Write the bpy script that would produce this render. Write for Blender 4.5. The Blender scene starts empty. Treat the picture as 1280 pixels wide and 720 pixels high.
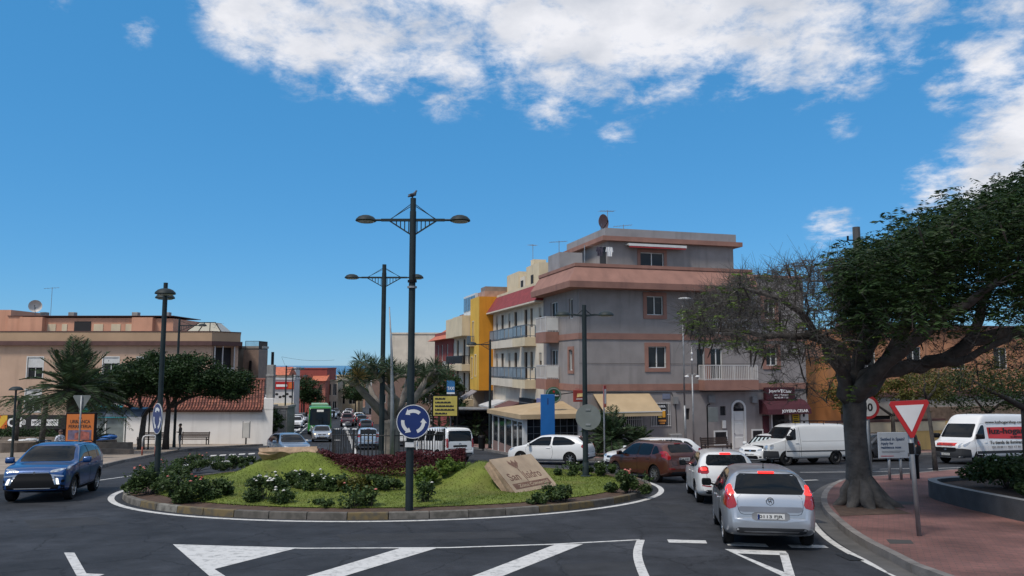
import bpy, bmesh, math, random
import numpy as np
from mathutils import Vector, Matrix, Euler
from mathutils.bvhtree import BVHTree
random.seed(7); RNG = np.random.default_rng(7)
S = bpy.context.scene; COL = S.collection
PI = math.pi
# ------------------------------------------------------------------ lie of the land and camera
FPX = 950.0; TH = math.atan(96/950.0); CAMZ = 2.55
def G(y):                                   # the street falls away from the camera towards the sea
    return -0.063*y if y < 75 else -4.725-0.035*(y-75)
def ray(px, py):
    a = (px-640)/FPX; b = (360-py)/FPX; c, s = math.cos(TH), math.sin(TH)
    return (a, c-b*s, s+b*c)
def spot(px, py):                           # where a sight line meets the ground
    d = ray(px, py); lo, hi = 1.0, 900.0
    for _ in range(60):
        m = (lo+hi)/2
        if CAMZ+d[2]*m/d[1] > G(m): lo = m
        else: hi = m
    return (d[0]*lo/d[1], lo)
def at(px, py, y):
    d = ray(px, py); t = y/d[1]
    return Vector((d[0]*t, y, CAMZ+d[2]*t))
# ------------------------------------------------------------------ objects
def link(o, parent=None):
    COL.objects.link(o)
    if parent is not None: o.parent = parent
    return o
def tag(o, label=None, cat=None, group=None, kind=None):
    if label: o['label'] = label
    if cat: o['category'] = cat
    if group: o['group'] = group
    if kind: o['kind'] = kind
    return o
def thing(name, label, cat, loc=(0, 0, 0), rotz=0.0, group=None):
    o = bpy.data.objects.new(name, None); o.empty_display_size = .3
    o.location = loc; o.rotation_euler = (0, 0, rotz)
    link(o); return tag(o, label, cat, group)
def children(o): return [c for c in bpy.data.objects if c.parent == o]
def dup(o, loc=None, rotz=None, label=None, group=None, parent=None):
    c = o.copy(); COL.objects.link(c)
    if parent is not None: c.parent = parent
    for ch in children(o): dup(ch, parent=c)
    if loc is not None: c.location = loc
    if rotz is not None: c.rotation_euler = (0, 0, rotz)
    if label: c['label'] = label
    if group: c['group'] = group
    return c
class MB:
    def __init__(s, M=None): s.v = []; s.f = []; s.m = []; s.M = M
    def add(s, vs, fs, mi=0):
        b = len(s.v)
        if s.M is not None: vs = [tuple(s.M @ Vector(p)) for p in vs]
        s.v += [tuple(p) for p in vs]; s.f += [[b+i for i in f] for f in fs]; s.m += [mi]*len(fs)
        return s
    def face(s, pts, mi=0): return s.add(pts, [list(range(len(pts)))], mi)
    def box(s, x0, x1, y0, y1, z0, z1, mi=0):
        v = [(x0,y0,z0),(x1,y0,z0),(x1,y1,z0),(x0,y1,z0),(x0,y0,z1),(x1,y0,z1),(x1,y1,z1),(x0,y1,z1)]
        return s.add(v, [[0,3,2,1],[4,5,6,7],[0,1,5,4],[1,2,6,5],[2,3,7,6],[3,0,4,7]], mi)
    def cbox(s, x0, x1, y0, y1, z0, z1, b=.02, mi=0):   # box with chamfered edges
        bm = bmesh.new(); bmesh.ops.create_cube(bm, size=1)
        bmesh.ops.scale(bm, vec=(x1-x0, y1-y0, z1-z0), verts=bm.verts)
        bmesh.ops.translate(bm, vec=((x0+x1)/2,(y0+y1)/2,(z0+z1)/2), verts=bm.verts)
        bmesh.ops.bevel(bm, geom=bm.edges[:], offset=b, segments=2, affect='EDGES', profile=.5)
        bm.verts.index_update()
        r = s.add([v.co[:] for v in bm.verts], [[v.index for v in f.verts] for f in bm.faces], mi); bm.free(); return r
    def bar(s, a, b, w, h=None, mi=0):      # rectangular bar from a to b
        h = h or w; a = Vector(a); b = Vector(b); d = (b-a).normalized()
        u = Vector((0,0,1)) if abs(d.z) < .95 else Vector((0,1,0))
        x = d.cross(u).normalized()*w/2; y = x.cross(d).normalized()*h/2
        v = [a-x-y,a+x-y,a+x+y,a-x+y,b-x-y,b+x-y,b+x+y,b-x+y]
        return s.add(v, [[0,1,2,3][::-1],[4,5,6,7],[0,1,5,4],[1,2,6,5],[2,3,7,6],[3,0,4,7]], mi)
    def tube(s, pts, rads, n=8, mi=0, cap=True):
        pts = [Vector(p) for p in pts]
        if not hasattr(rads, '__len__'): rads = [rads]*len(pts)
        vs = []; fs = []; prev = None
        for i, p in enumerate(pts):
            d = (pts[min(i+1,len(pts)-1)]-pts[max(i-1,0)]).normalized()
            if prev is None: prev = Vector((1,0,0)) if abs(d.x) < .8 else Vector((0,1,0))
            x = (prev-d*prev.dot(d)).normalized(); prev = x; y = d.cross(x)
            for k in range(n):
                t = 2*PI*k/n; vs.append(p+(x*math.cos(t)+y*math.sin(t))*rads[i])
        for i in range(len(pts)-1):
            for k in range(n):
                fs.append([i*n+k, i*n+(k+1)%n, (i+1)*n+(k+1)%n, (i+1)*n+k])
        if cap: fs.append(list(range(n))[::-1]); fs.append([(len(pts)-1)*n+k for k in range(n)])
        return s.add(vs, fs, mi)
    def lathe(s, prof, n=24, c=(0,0,0), axis='z', mi=0):
        vs = []; fs = []
        for r, z in prof:
            for k in range(n):
                t = 2*PI*k/n; a, b = r*math.cos(t), r*math.sin(t)
                p = (a,b,z) if axis == 'z' else ((a,z,b) if axis == 'y' else (z,a,b))
                vs.append((p[0]+c[0],p[1]+c[1],p[2]+c[2]))
        for i in range(len(prof)-1):
            for k in range(n): fs.append([i*n+k, i*n+(k+1)%n, (i+1)*n+(k+1)%n, (i+1)*n+k])
        ring_ = prof[0] == prof[-1]
        if prof[0][0] > 1e-5 and not ring_: fs.append(list(range(n))[::-1])
        if prof[-1][0] > 1e-5 and not ring_: fs.append([(len(prof)-1)*n+k for k in range(n)])
        return s.add(vs, fs, mi)
    def prism(s, poly, a, b, axis='y', mi=0):   # polygon (u,w) swept along axis between a and b
        n = len(poly)
        P = lambda u, w, t: (u,t,w) if axis == 'y' else ((t,u,w) if axis == 'x' else (u,w,t))
        vs = [P(u,w,a) for u,w in poly]+[P(u,w,b) for u,w in poly]
        fs = [list(range(n)), list(range(n,2*n))[::-1]]+[[i,n+i,n+(i+1)%n,(i+1)%n] for i in range(n)]
        return s.add(vs, fs, mi)
    def ell(s, c, r, nu=12, nv=8, mi=0):
        vs = []; fs = []
        for j in range(nv+1):
            ph = PI*j/nv-PI/2
            for i in range(nu):
                t = 2*PI*i/nu
                vs.append((c[0]+r[0]*math.cos(ph)*math.cos(t), c[1]+r[1]*math.cos(ph)*math.sin(t), c[2]+r[2]*math.sin(ph)))
        for j in range(nv):
            for i in range(nu): fs.append([j*nu+i, j*nu+(i+1)%nu, (j+1)*nu+(i+1)%nu, (j+1)*nu+i])
        return s.add(vs, fs, mi)
    def mesh(s, name, mats, smooth=False, fix=True, ang=None):
        me = bpy.data.meshes.new(name); me.from_pydata(s.v, [], s.f)
        for m in (mats if isinstance(mats, (list, tuple)) else [mats]): me.materials.append(m)
        if any(s.m): me.polygons.foreach_set('material_index', s.m)
        if fix:
            bm = bmesh.new(); bm.from_mesh(me); bmesh.ops.remove_doubles(bm, verts=bm.verts, dist=1e-5)
            bmesh.ops.recalc_face_normals(bm, faces=bm.faces); bm.to_mesh(me); bm.free()
        if smooth:
            me.polygons.foreach_set('use_smooth', [True]*len(me.polygons))
            if ang: me.set_sharp_from_angle(angle=math.radians(ang))
        me.update(); return me
    def build(s, name, mats, parent=None, smooth=False, fix=True, ang=None, loc=None, rotz=None):
        o = bpy.data.objects.new(name, s.mesh(name, mats, smooth, fix, ang))
        if loc is not None: o.location = loc
        if rotz is not None: o.rotation_euler = (0,0,rotz)
        return link(o, parent)
def np_mesh(name, v, f, mat, parent=None, smooth=False):   # numpy arrays of verts and quads
    me = bpy.data.meshes.new(name); n, k = f.shape
    me.vertices.add(len(v)); me.vertices.foreach_set('co', np.asarray(v, np.float32).ravel())
    me.loops.add(n*k); me.loops.foreach_set('vertex_index', np.asarray(f, np.int32).ravel())
    me.polygons.add(n); me.polygons.foreach_set('loop_start', np.arange(n, dtype=np.int32)*k)
    me.materials.append(mat); me.update(calc_edges=True); me.validate()
    if smooth: me.polygons.foreach_set('use_smooth', [True]*n)
    o = bpy.data.objects.new(name, me); return link(o, parent)
# ------------------------------------------------------------------ lettering
_tx = {}
def text_mesh(t, bold=0.0, depth=.004):
    k = (t, bold, depth)
    if k not in _tx:
        cu = bpy.data.curves.new('lettering', 'FONT'); cu.body = t; cu.size = 1; cu.align_x = 'CENTER'; cu.align_y = 'CENTER'
        cu.resolution_u = 3; cu.offset = bold; cu.extrude = depth
        o = bpy.data.objects.new('lettering', cu); COL.objects.link(o)
        dg = bpy.context.evaluated_depsgraph_get(); me = bpy.data.meshes.new_from_object(o.evaluated_get(dg))
        bpy.data.objects.remove(o); xs = [v.co.x for v in me.vertices]; ys = [v.co.y for v in me.vertices]
        cx, cy = (max(xs)+min(xs))/2, (max(ys)+min(ys))/2
        for v in me.vertices: v.co.x -= cx; v.co.y -= cy
        _tx[k] = (me, max(xs)-min(xs), max(ys)-min(ys))
    return _tx[k]
def letter(t, parent, c, w=None, h=None, rot=(PI/2,0,0), mat=None, bold=.012, depth=.004, name='lettering'):
    me, tw, th = text_mesh(t, bold, depth); me = me.copy(); me.materials.clear(); me.materials.append(mat)
    sx = (w/tw) if w else h/th; sy = (h/th) if h else sx
    R = Euler(rot).to_matrix()
    for v in me.vertices: v.co = R @ Vector((v.co.x*sx, v.co.y*sy, v.co.z*max(.5, min(sx, 1.5)))) + Vector(c)
    return link(bpy.data.objects.new(name, me), parent)
# ------------------------------------------------------------------ materials
def _n(nt, t, **k):
    n = nt.nodes.new(t)
    for a, b in k.items(): setattr(n, a, b)
    return n
MATS = {}
def mat(name, col, rough=.6, metal=0.0, var=.12, scale=2.0, bump=0.0, bscale=40.0, coat=0.0, spec=.5,
        emit=None, est=0.0, stain=None, stain_amt=.5, island=None, detail=4, streak=False, trans=0.0):
    if name in MATS: return MATS[name]
    m = bpy.data.materials.new(name); m.use_nodes = True; nt = m.node_tree; L = nt.links.new
    p = nt.nodes['Principled BSDF']; out = nt.nodes['Material Output']
    p.inputs['Roughness'].default_value = rough; p.inputs['Metallic'].default_value = metal
    p.inputs['Coat Weight'].default_value = coat; p.inputs['Coat Roughness'].default_value = .04
    p.inputs['Specular IOR Level'].default_value = spec
    tc = _n(nt, 'ShaderNodeNewGeometry')
    cur = None
    if island is not None:                    # each leaf or blade its own tint
        mx = _n(nt, 'ShaderNodeMix', data_type='RGBA'); L(tc.outputs['Random Per Island'], mx.inputs['Factor'])
        mx.inputs['A'].default_value = (*col, 1); mx.inputs['B'].default_value = (*island, 1); cur = mx.outputs['Result']
    if var > 0:
        no = _n(nt, 'ShaderNodeTexNoise'); no.inputs['Scale'].default_value = scale; no.inputs['Detail'].default_value = detail
        L(tc.outputs['Position'], no.inputs['Vector'])
        mr = _n(nt, 'ShaderNodeMapRange'); mr.inputs['From Min'].default_value = .3; mr.inputs['From Max'].default_value = .7
        mr.inputs['To Min'].default_value = 1-var; mr.inputs['To Max'].default_value = 1+var; L(no.outputs['Fac'], mr.inputs['Value'])
        hs = _n(nt, 'ShaderNodeHueSaturation'); L(mr.outputs['Result'], hs.inputs['Value'])
        if cur is None: hs.inputs['Color'].default_value = (*col, 1)
        else: L(cur, hs.inputs['Color'])
        cur = hs.outputs['Color']
    if stain is not None:
        n2 = _n(nt, 'ShaderNodeTexNoise'); n2.inputs['Scale'].default_value = 1.0; n2.inputs['Detail'].default_value = 8
        mp = _n(nt, 'ShaderNodeMapping'); L(tc.outputs['Position'], mp.inputs['Vector'])
        mp.inputs['Scale'].default_value = (1.6,1.6,.22) if streak else (.7,.7,.7); L(mp.outputs['Vector'], n2.inputs['Vector'])
        r2 = _n(nt, 'ShaderNodeMapRange'); r2.inputs['From Min'].default_value = .52; r2.inputs['From Max'].default_value = .75
        r2.inputs['To Max'].default_value = stain_amt; L(n2.outputs['Fac'], r2.inputs['Value'])
        m2 = _n(nt, 'ShaderNodeMix', data_type='RGBA'); L(r2.outputs['Result'], m2.inputs['Factor'])
        if cur is None: m2.inputs['A'].default_value = (*col, 1)
        else: L(cur, m2.inputs['A'])
        m2.inputs['B'].default_value = (*stain, 1); cur = m2.outputs['Result']
    if cur is None: p.inputs['Base Color'].default_value = (*col, 1)
    else: L(cur, p.inputs['Base Color'])
    if bump > 0:
        n3 = _n(nt, 'ShaderNodeTexNoise'); n3.inputs['Scale'].default_value = bscale; n3.inputs['Detail'].default_value = 3
        L(tc.outputs['Position'], n3.inputs['Vector']); bp = _n(nt, 'ShaderNodeBump'); bp.inputs['Strength'].default_value = bump
        bp.inputs['Distance'].default_value = .03; L(n3.outputs['Fac'], bp.inputs['Height']); L(bp.outputs['Normal'], p.inputs['Normal'])
    if emit is not None:
        p.inputs['Emission Color'].default_value = (*emit, 1); p.inputs['Emission Strength'].default_value = est
    if trans > 0:
        tr = _n(nt, 'ShaderNodeBsdfTranslucent'); ms = _n(nt, 'ShaderNodeMixShader'); ms.inputs['Fac'].default_value = trans
        if cur is not None: L(cur, tr.inputs['Color'])
        else: tr.inputs['Color'].default_value = (*col, 1)
        L(p.outputs['BSDF'], ms.inputs[1]); L(tr.outputs['BSDF'], ms.inputs[2]); L(ms.outputs['Shader'], out.inputs['Surface'])
    MATS[name] = m; return m
def paint(name, col, metal=.0, rough=.32):
    return mat(name, col, rough=rough, metal=metal, var=.03, scale=1.5, coat=.8)
GLASS = mat('dark_glass', (.006,.008,.010), rough=.03, var=0, spec=.27)
WGLASS = mat('window_glass', (.016,.019,.022), rough=.06, var=.3, scale=.8, spec=.3)
BLACK = mat('black_plastic', (.009,.009,.010), rough=.5, var=.15, spec=.15)
RUBBER = mat('tyre_rubber', (.012,.012,.013), spec=.2, rough=.8, var=.2, scale=8)
CHROME = mat('chrome', (.45,.46,.48), rough=.18, metal=1, var=.05)
ALLOY = mat('alloy_rim', (.42,.43,.45), rough=.3, metal=.85, var=.1)
WHITEP = mat('white_plastic', (.72,.72,.71), rough=.45, var=.06)
POLE = mat('dark_green_pole', (.016,.026,.029), rough=.6, var=.25, scale=3, stain=(.06,.06,.055), stain_amt=.3, spec=.3)
GALV = mat('galvanised_steel', (.27,.28,.29), rough=.5, metal=.45, var=.2, scale=4, stain=(.12,.09,.07), stain_amt=.3)
SIGNW = mat('sign_white', (.64,.64,.63), rough=.4, var=.08)
SIGNR = mat('sign_red', (.42,.018,.02), rough=.4, var=.1)
SIGNB = mat('sign_blue', (.010,.028,.13), rough=.35, var=.1)
SIGNBACK = mat('sign_back_grey', (.17,.185,.18), rough=.55, metal=.2, var=.15)
INK = mat('ink_black', (.012,.012,.013), rough=.6, var=0)
INKW = mat('ink_white', (.75,.75,.74), rough=.6, var=0)
WFRAME = mat('window_frame_white', (.62,.62,.60), rough=.45, var=.08)
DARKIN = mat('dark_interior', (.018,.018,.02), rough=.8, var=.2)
CONC = mat('concrete', (.27,.26,.245), rough=.85, var=.2, scale=3, bump=.2, stain=(.12,.115,.105), stain_amt=.5)
# ================================================================== camera, sky, sun
cam = bpy.data.cameras.new('camera'); co = bpy.data.objects.new('camera', cam); link(co)
cam.sensor_width = 36; cam.lens = 36*FPX/1280; cam.clip_end = 60000; cam.clip_start = .1
co.location = (0, 0, CAMZ); co.rotation_euler = (PI/2+TH, 0, 0); S.camera = co
SUN_EL, SUN_AZ = math.radians(58), math.radians(-138)      # azimuth clockwise from the view direction
sd = Vector((math.sin(SUN_AZ)*math.cos(SUN_EL), math.cos(SUN_AZ)*math.cos(SUN_EL), math.sin(SUN_EL)))
sl = bpy.data.lights.new('sun', 'SUN'); sl.energy = 2.6; sl.angle = math.radians(11); sl.color = (1, .93, .84)
so = bpy.data.objects.new('sun', sl); link(so); so.rotation_euler = (-sd).to_track_quat('-Z', 'Y').to_euler()
W = bpy.data.worlds.new('World'); S.world = W; W.use_nodes = True; nt = W.node_tree; L = nt.links.new
bg = nt.nodes['Background']; bg.inputs['Strength'].default_value = .092
sky = _n(nt, 'ShaderNodeTexSky', sky_type='NISHITA'); sky.sun_disc = False
sky.sun_elevation = SUN_EL; sky.sun_rotation = SUN_AZ; sky.air_density = 1.0; sky.dust_density = 0.0; sky.ozone_density = 3.0; sky.altitude = 300
hs = _n(nt, 'ShaderNodeHueSaturation'); hs.inputs['Saturation'].default_value = 1.05; hs.inputs['Hue'].default_value = .495
hs.inputs['Value'].default_value = 1.0
tint = _n(nt, 'ShaderNodeMix', data_type='RGBA', blend_type='MULTIPLY'); tint.inputs['Factor'].default_value = 1; tint.inputs['B'].default_value = (.80,1.02,1.20,1)
L(sky.outputs['Color'], tint.inputs['A'])
flat = _n(nt, 'ShaderNodeMix', data_type='RGBA'); flat.inputs['Factor'].default_value = .55; flat.inputs['B'].default_value = (.82,3.3,7.25,1)
L(tint.outputs['Result'], flat.inputs['A']); L(flat.outputs['Result'], hs.inputs['Color'])
tc = _n(nt, 'ShaderNodeTexCoord')
nrm = _n(nt, 'ShaderNodeVectorMath', operation='NORMALIZE'); L(tc.outputs['Generated'], nrm.inputs[0])
def mth(op, a, b=None, c=None, clamp=False):
    n = _n(nt, 'ShaderNodeMath', operation=op); n.use_clamp = clamp
    for i, x in enumerate((a, b, c)):
        if x is None: continue
        if isinstance(x, (int, float)): n.inputs[i].default_value = x
        else: L(x, n.inputs[i])
    return n.outputs[0]
sep = _n(nt, 'ShaderNodeSeparateXYZ'); L(nrm.outputs[0], sep.inputs[0])
zc = mth('ADD', mth('MAXIMUM', sep.outputs['Z'], 0.0), .22)
comb = _n(nt, 'ShaderNodeCombineXYZ')
L(mth('DIVIDE', sep.outputs['X'], zc), comb.inputs[0]); L(mth('DIVIDE', sep.outputs['Y'], zc), comb.inputs[1])
def noise(scale, det, rough, off, dist=0.0):
    mp = _n(nt, 'ShaderNodeMapping'); mp.inputs['Location'].default_value = off; L(comb.outputs[0], mp.inputs['Vector'])
    no = _n(nt, 'ShaderNodeTexNoise'); no.inputs['Scale'].default_value = scale; no.inputs['Detail'].default_value = det
    no.inputs['Roughness'].default_value = rough; no.inputs['Distortion'].default_value = dist
    L(mp.outputs[0], no.inputs['Vector']); return no.outputs['Fac']
# cumulus banks: each is a soft heap in a given direction of the sky, broken up by noise
BANKS = [((1235,222),.075,1.0),((1165,236),.05,.85),((560,15),.16,1.0),((760,10),.18,1.02),((960,10),.16,.98),((330,-5),.11,1.0),((400,45),.10,1.0),((455,30),.13,1.1),((690,60),.12,1.05),((800,20),.12,1.05),((900,20),.12,1.0),((560,70),.10,.95),((640,30),.12,1.0),((745,60),.11,1.0),((690,120),.07,.75),((850,30),.12,1.0),
         ((960,70),.09,.9),((1040,50),.11,1.0),((1140,0),.11,1.0),((1010,105),.06,.7),((1250,75),.085,.95),((1190,110),.05,.65),((1262,205),.085,1.0),
         ((1190,235),.05,.65),((1040,283),.045,.72),((1300,130),.09,.9),((175,40),.035,.55),((600,140),.025,.42),((60,0),.05,.4),
         ((500,-140),.25,1.1),((900,-140),.25,1.1),((1300,-80),.2,1.0),((700,-420),.4,.9),((1050,150),.04,.5),((770,165),.05,.45)]
acc = None
for (p, rad, amp) in BANKS:
    d = Vector(ray(*p)).normalized()
    dt = _n(nt, 'ShaderNodeVectorMath', operation='DISTANCE'); L(nrm.outputs[0], dt.inputs[0]); dt.inputs[1].default_value = d
    mr = _n(nt, 'ShaderNodeMapRange', interpolation_type='SMOOTHSTEP'); mr.inputs['From Min'].default_value = rad*1.25; mr.inputs['From Max'].default_value = 0
    mr.inputs['To Min'].default_value = 0; mr.inputs['To Max'].default_value = amp; L(dt.outputs['Value'], mr.inputs['Value'])
    acc = mr.outputs['Result'] if acc is None else mth('MAXIMUM', acc, mr.outputs['Result'])
big = noise(2.2, 12, .62, (3.1, 1.7, 0), .25); fine = noise(11.0, 12, .65, (0.3, 5.2, 0), .2)
# elsewhere (overhead and behind) scattered cloud that only lights the place
back = mth('MULTIPLY', mth('GREATER_THAN', .35, sep.outputs['Y']), .0)
up = _n(nt, 'ShaderNodeMapRange', interpolation_type='SMOOTHSTEP'); up.inputs['From Min'].default_value = .42; up.inputs['From Max'].default_value = .75
up.inputs['To Max'].default_value = .85; L(sep.outputs['Z'], up.inputs['Value'])
bk = _n(nt, 'ShaderNodeMapRange', interpolation_type='SMOOTHSTEP'); bk.inputs['From Min'].default_value = .3; bk.inputs['From Max'].default_value = -.4
bk.inputs['To Max'].default_value = .7; L(sep.outputs['Y'], bk.inputs['Value'])
acc = mth('MAXIMUM', acc, mth('MAXIMUM', up.outputs['Result'], bk.outputs['Result']))
nn = mth('ADD', mth('MULTIPLY', mth('SUBTRACT', big, .5), 2.3), mth('MULTIPLY', mth('SUBTRACT', fine, .5), 2.2))
dens = mth('ADD', mth('SUBTRACT', acc, .42), mth('MULTIPLY', nn, mth('MINIMUM', mth('MULTIPLY', acc, 1.6), .75)))
cov = _n(nt, 'ShaderNodeMapRange', interpolation_type='SMOOTHSTEP'); cov.inputs['From Min'].default_value = -.10; cov.inputs['From Max'].default_value = .66
cov.inputs['To Max'].default_value = .97; L(dens, cov.inputs['Value'])
# cloud brightness: thick parts a little greyer
ccol = _n(nt, 'ShaderNodeMix', data_type='RGBA'); ccol.inputs['A'].default_value = (6.2,6.5,7.2,1); ccol.inputs['B'].default_value = (9.0,9.0,9.4,1)
shn = _n(nt, 'ShaderNodeMapRange'); shn.inputs['From Min'].default_value = .36; shn.inputs['From Max'].default_value = .60; L(noise(4.2, 8, .55, (7.3,2.2,0)), shn.inputs['Value'])
L(shn.outputs['Result'], ccol.inputs['Factor'])
mixc = _n(nt, 'ShaderNodeMix', data_type='RGBA'); L(cov.outputs['Result'], mixc.inputs['Factor'])
L(hs.outputs['Color'], mixc.inputs['A']); L(ccol.outputs['Result'], mixc.inputs['B']); L(mixc.outputs['Result'], bg.inputs['Color'])
S.view_settings.view_transform = 'Standard'; S.view_settings.look = 'None'; S.view_settings.gamma = 1; S.view_settings.use_curve_mapping = False
S.view_settings.exposure = 0.12
# ================================================================== ground, sea, roads
def slab(name, poly, h, m, kind='structure', skirt=0.0, parent=None, zf=None):
    zf = zf or (lambda x, y: G(y))
    bm = bmesh.new(); vs = [bm.verts.new((x, y, 0)) for x, y in poly]; bm.faces.new(vs)
    ys = [p[1] for p in poly]
    cuts = [75.0] if min(ys) < 75 < max(ys) else []
    for c in cuts:
        bmesh.ops.bisect_plane(bm, geom=bm.verts[:]+bm.edges[:]+bm.faces[:], plane_co=(0,c,0), plane_no=(0,1,0))
    bmesh.ops.triangulate(bm, faces=bm.faces[:])
    if skirt > 0:
        be = [e for e in bm.edges if e.is_boundary]
        r = bmesh.ops.extrude_edge_only(bm, edges=be); low = {v for v in r['geom'] if isinstance(v, bmesh.types.BMVert)}
    else: low = set()
    for v in bm.verts: v.co.z = zf(v.co.x, v.co.y)+h-(skirt if v in low else 0)
    bmesh.ops.recalc_face_normals(bm, faces=bm.faces)
    up = sum(f.normal.z*f.calc_area() for f in bm.faces)
    if up < 0: bmesh.ops.reverse_faces(bm, faces=bm.faces)
    me = bpy.data.meshes.new(name); bm.to_mesh(me); bm.free(); me.materials.append(m)
    o = bpy.data.objects.new(name, me); link(o, parent)
    if parent is None and kind: o['kind'] = kind
    return o
EARTH = mat('dry_earth', (.20,.15,.10), rough=.95, var=.3, scale=.05)
g = MB(); ys = [-40, 0, 40, 75, 150, 300, 600, 1000, 1650, 1700]
vs = []
for y in ys:
    for x in (-1500, -300, 0, 300, 1500): vs.append((x, y, G(y)-(8 if y == 1700 else 0)-.006))
g.add(vs, [[j*5+i, j*5+i+1, (j+1)*5+i+1, (j+1)*5+i] for j in range(len(ys)-1) for i in range(4)])
tag(g.build('ground', EARTH), kind='structure')
SEA = mat('sea_water', (.03,.10,.19), rough=.25, var=.1, scale=.002)
tag(MB().face([(-30000,1500,-57),(30000,1500,-57),(30000,50000,-57),(-30000,50000,-57)]).build('water', SEA), kind='structure')

# asphalt with patches, grain and fine cracks
ASPH = bpy.data.materials.new('asphalt'); ASPH.use_nodes = True; nt = ASPH.node_tree; L = nt.links.new; p = nt.nodes['Principled BSDF']
geo = _n(nt, 'ShaderNodeNewGeometry')
def tex(t, sc, det=4, r=.5):
    n = _n(nt, t); n.inputs['Scale'].default_value = sc
    if t == 'ShaderNodeTexNoise': n.inputs['Detail'].default_value = det; n.inputs['Roughness'].default_value = r
    L(geo.outputs['Position'], n.inputs['Vector']); return n
a = tex('ShaderNodeTexNoise', .35, 5); b = tex('ShaderNodeTexNoise', 60, 2, .7); c = tex('ShaderNodeTexVoronoi', .55); c.feature = 'DISTANCE_TO_EDGE'
d = tex('ShaderNodeTexNoise', 1.7, 6, .65)
r1 = _n(nt, 'ShaderNodeMapRange'); r1.inputs['From Min'].default_value = .3; r1.inputs['From Max'].default_value = .7; r1.inputs['To Min'].default_value = .62; r1.inputs['To Max'].default_value = 1.45; L(a.outputs['Fac'], r1.inputs['Value'])
r2 = _n(nt, 'ShaderNodeMapRange'); r2.inputs['From Min'].default_value = .3; r2.inputs['From Max'].default_value = .7; r2.inputs['To Min'].default_value = .6; r2.inputs['To Max'].default_value = 1.4; L(b.outputs['Fac'], r2.inputs['Value'])
r4 = _n(nt, 'ShaderNodeMapRange'); r4.inputs['From Min'].default_value = .35; r4.inputs['From Max'].default_value = .65; r4.inputs['To Min'].default_value = .75; r4.inputs['To Max'].default_value = 1.28; L(d.outputs['Fac'], r4.inputs['Value'])
# cracks only where a second noise allows them
wv = _n(nt, 'ShaderNodeVectorMath', operation='ADD'); sc2 = _n(nt, 'ShaderNodeVectorMath', operation='SCALE'); sc2.inputs['Scale'].default_value = .5
L(d.outputs['Color'], sc2.inputs[0]); L(geo.outputs['Position'], wv.inputs[0]); L(sc2.outputs[0], wv.inputs[1]); L(wv.outputs[0], c.inputs['Vector'])
r3 = _n(nt, 'ShaderNodeMapRange'); r3.inputs['From Min'].default_value = .0; r3.inputs['From Max'].default_value = .016; r3.inputs['To Min'].default_value = .45; L(c.outputs['Distance'], r3.inputs['Value'])
def mu(x, y):
    n = _n(nt, 'ShaderNodeMath', operation='MULTIPLY'); L(x, n.inputs[0]); L(y, n.inputs[1]); return n.outputs[0]
val = mu(mu(mu(r1.outputs['Result'], r2.outputs['Result']), r3.outputs['Result']), r4.outputs['Result'])
h = _n(nt, 'ShaderNodeHueSaturation'); h.inputs['Color'].default_value = (.029,.031,.036,1); L(val, h.inputs['Value']); L(h.outputs['Color'], p.inputs['Base Color'])
p.inputs['Roughness'].default_value = .8; p.inputs['Specular IOR Level'].default_value = .25
bp = _n(nt, 'ShaderNodeBump'); bp.inputs['Strength'].default_value = .35; bp.inputs['Distance'].default_value = .01; L(b.outputs['Fac'], bp.inputs['Height']); L(bp.outputs['Normal'], p.inputs['Normal'])
slab('road', [(-90,-8),(90,-8),(90,75),(60,140),(-20,330),(-75,330),(-90,75)], 0.0, ASPH)

# brick paving of the right-hand pavement
BRICK = bpy.data.materials.new('red_brick_paving'); BRICK.use_nodes = True; nt = BRICK.node_tree; L = nt.links.new; p = nt.nodes['Principled BSDF']
geo = _n(nt, 'ShaderNodeNewGeometry'); mp = _n(nt, 'ShaderNodeMapping'); mp.inputs['Rotation'].default_value = (0,0,.45); L(geo.outputs['Position'], mp.inputs['Vector'])
bt = _n(nt, 'ShaderNodeTexBrick'); L(mp.outputs['Vector'], bt.inputs['Vector']); bt.inputs['Scale'].default_value = 1
bt.inputs['Brick Width'].default_value = .21; bt.inputs['Row Height'].default_value = .105; bt.inputs['Mortar Size'].default_value = .008
bt.inputs['Color1'].default_value = (.20,.088,.074,1); bt.inputs['Color2'].default_value = (.145,.068,.060,1); bt.inputs['Mortar'].default_value = (.10,.065,.055,1)
no = _n(nt, 'ShaderNodeTexNoise'); no.inputs['Scale'].default_value = .7; no.inputs['Detail'].default_value = 6; L(geo.outputs['Position'], no.inputs['Vector'])
mr = _n(nt, 'ShaderNodeMapRange'); mr.inputs['From Min'].default_value = .3; mr.inputs['From Max'].default_value = .7; mr.inputs['To Min'].default_value = .5; mr.inputs['To Max'].default_value = 1.4; L(no.outputs['Fac'], mr.inputs['Value'])
h = _n(nt, 'ShaderNodeHueSaturation'); L(mr.outputs['Result'], h.inputs['Value']); L(bt.outputs['Color'], h.inputs['Color']); L(h.outputs['Color'], p.inputs['Base Color']); p.inputs['Roughness'].default_value = .85
PAVE = mat('beige_paving', (.30,.245,.195), rough=.9, var=.18, scale=1.2, bump=.15, stain=(.17,.14,.115), stain_amt=.5)
PAVER = mat('pink_paving', (.22,.13,.115), rough=.9, var=.18, scale=1.5, bump=.15, stain=(.13,.10,.09), stain_amt=.5)
KERB = mat('kerb_stone', (.15,.137,.128), rough=.9, var=.25, scale=2.5, bump=.3, bscale=25, stain=(.10,.09,.08), stain_amt=.7, island=(.23,.21,.195))
PAINT = bpy.data.materials.new('road_paint'); PAINT.use_nodes = True; nt = PAINT.node_tree; L = nt.links.new; p = nt.nodes['Principled BSDF']
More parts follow.
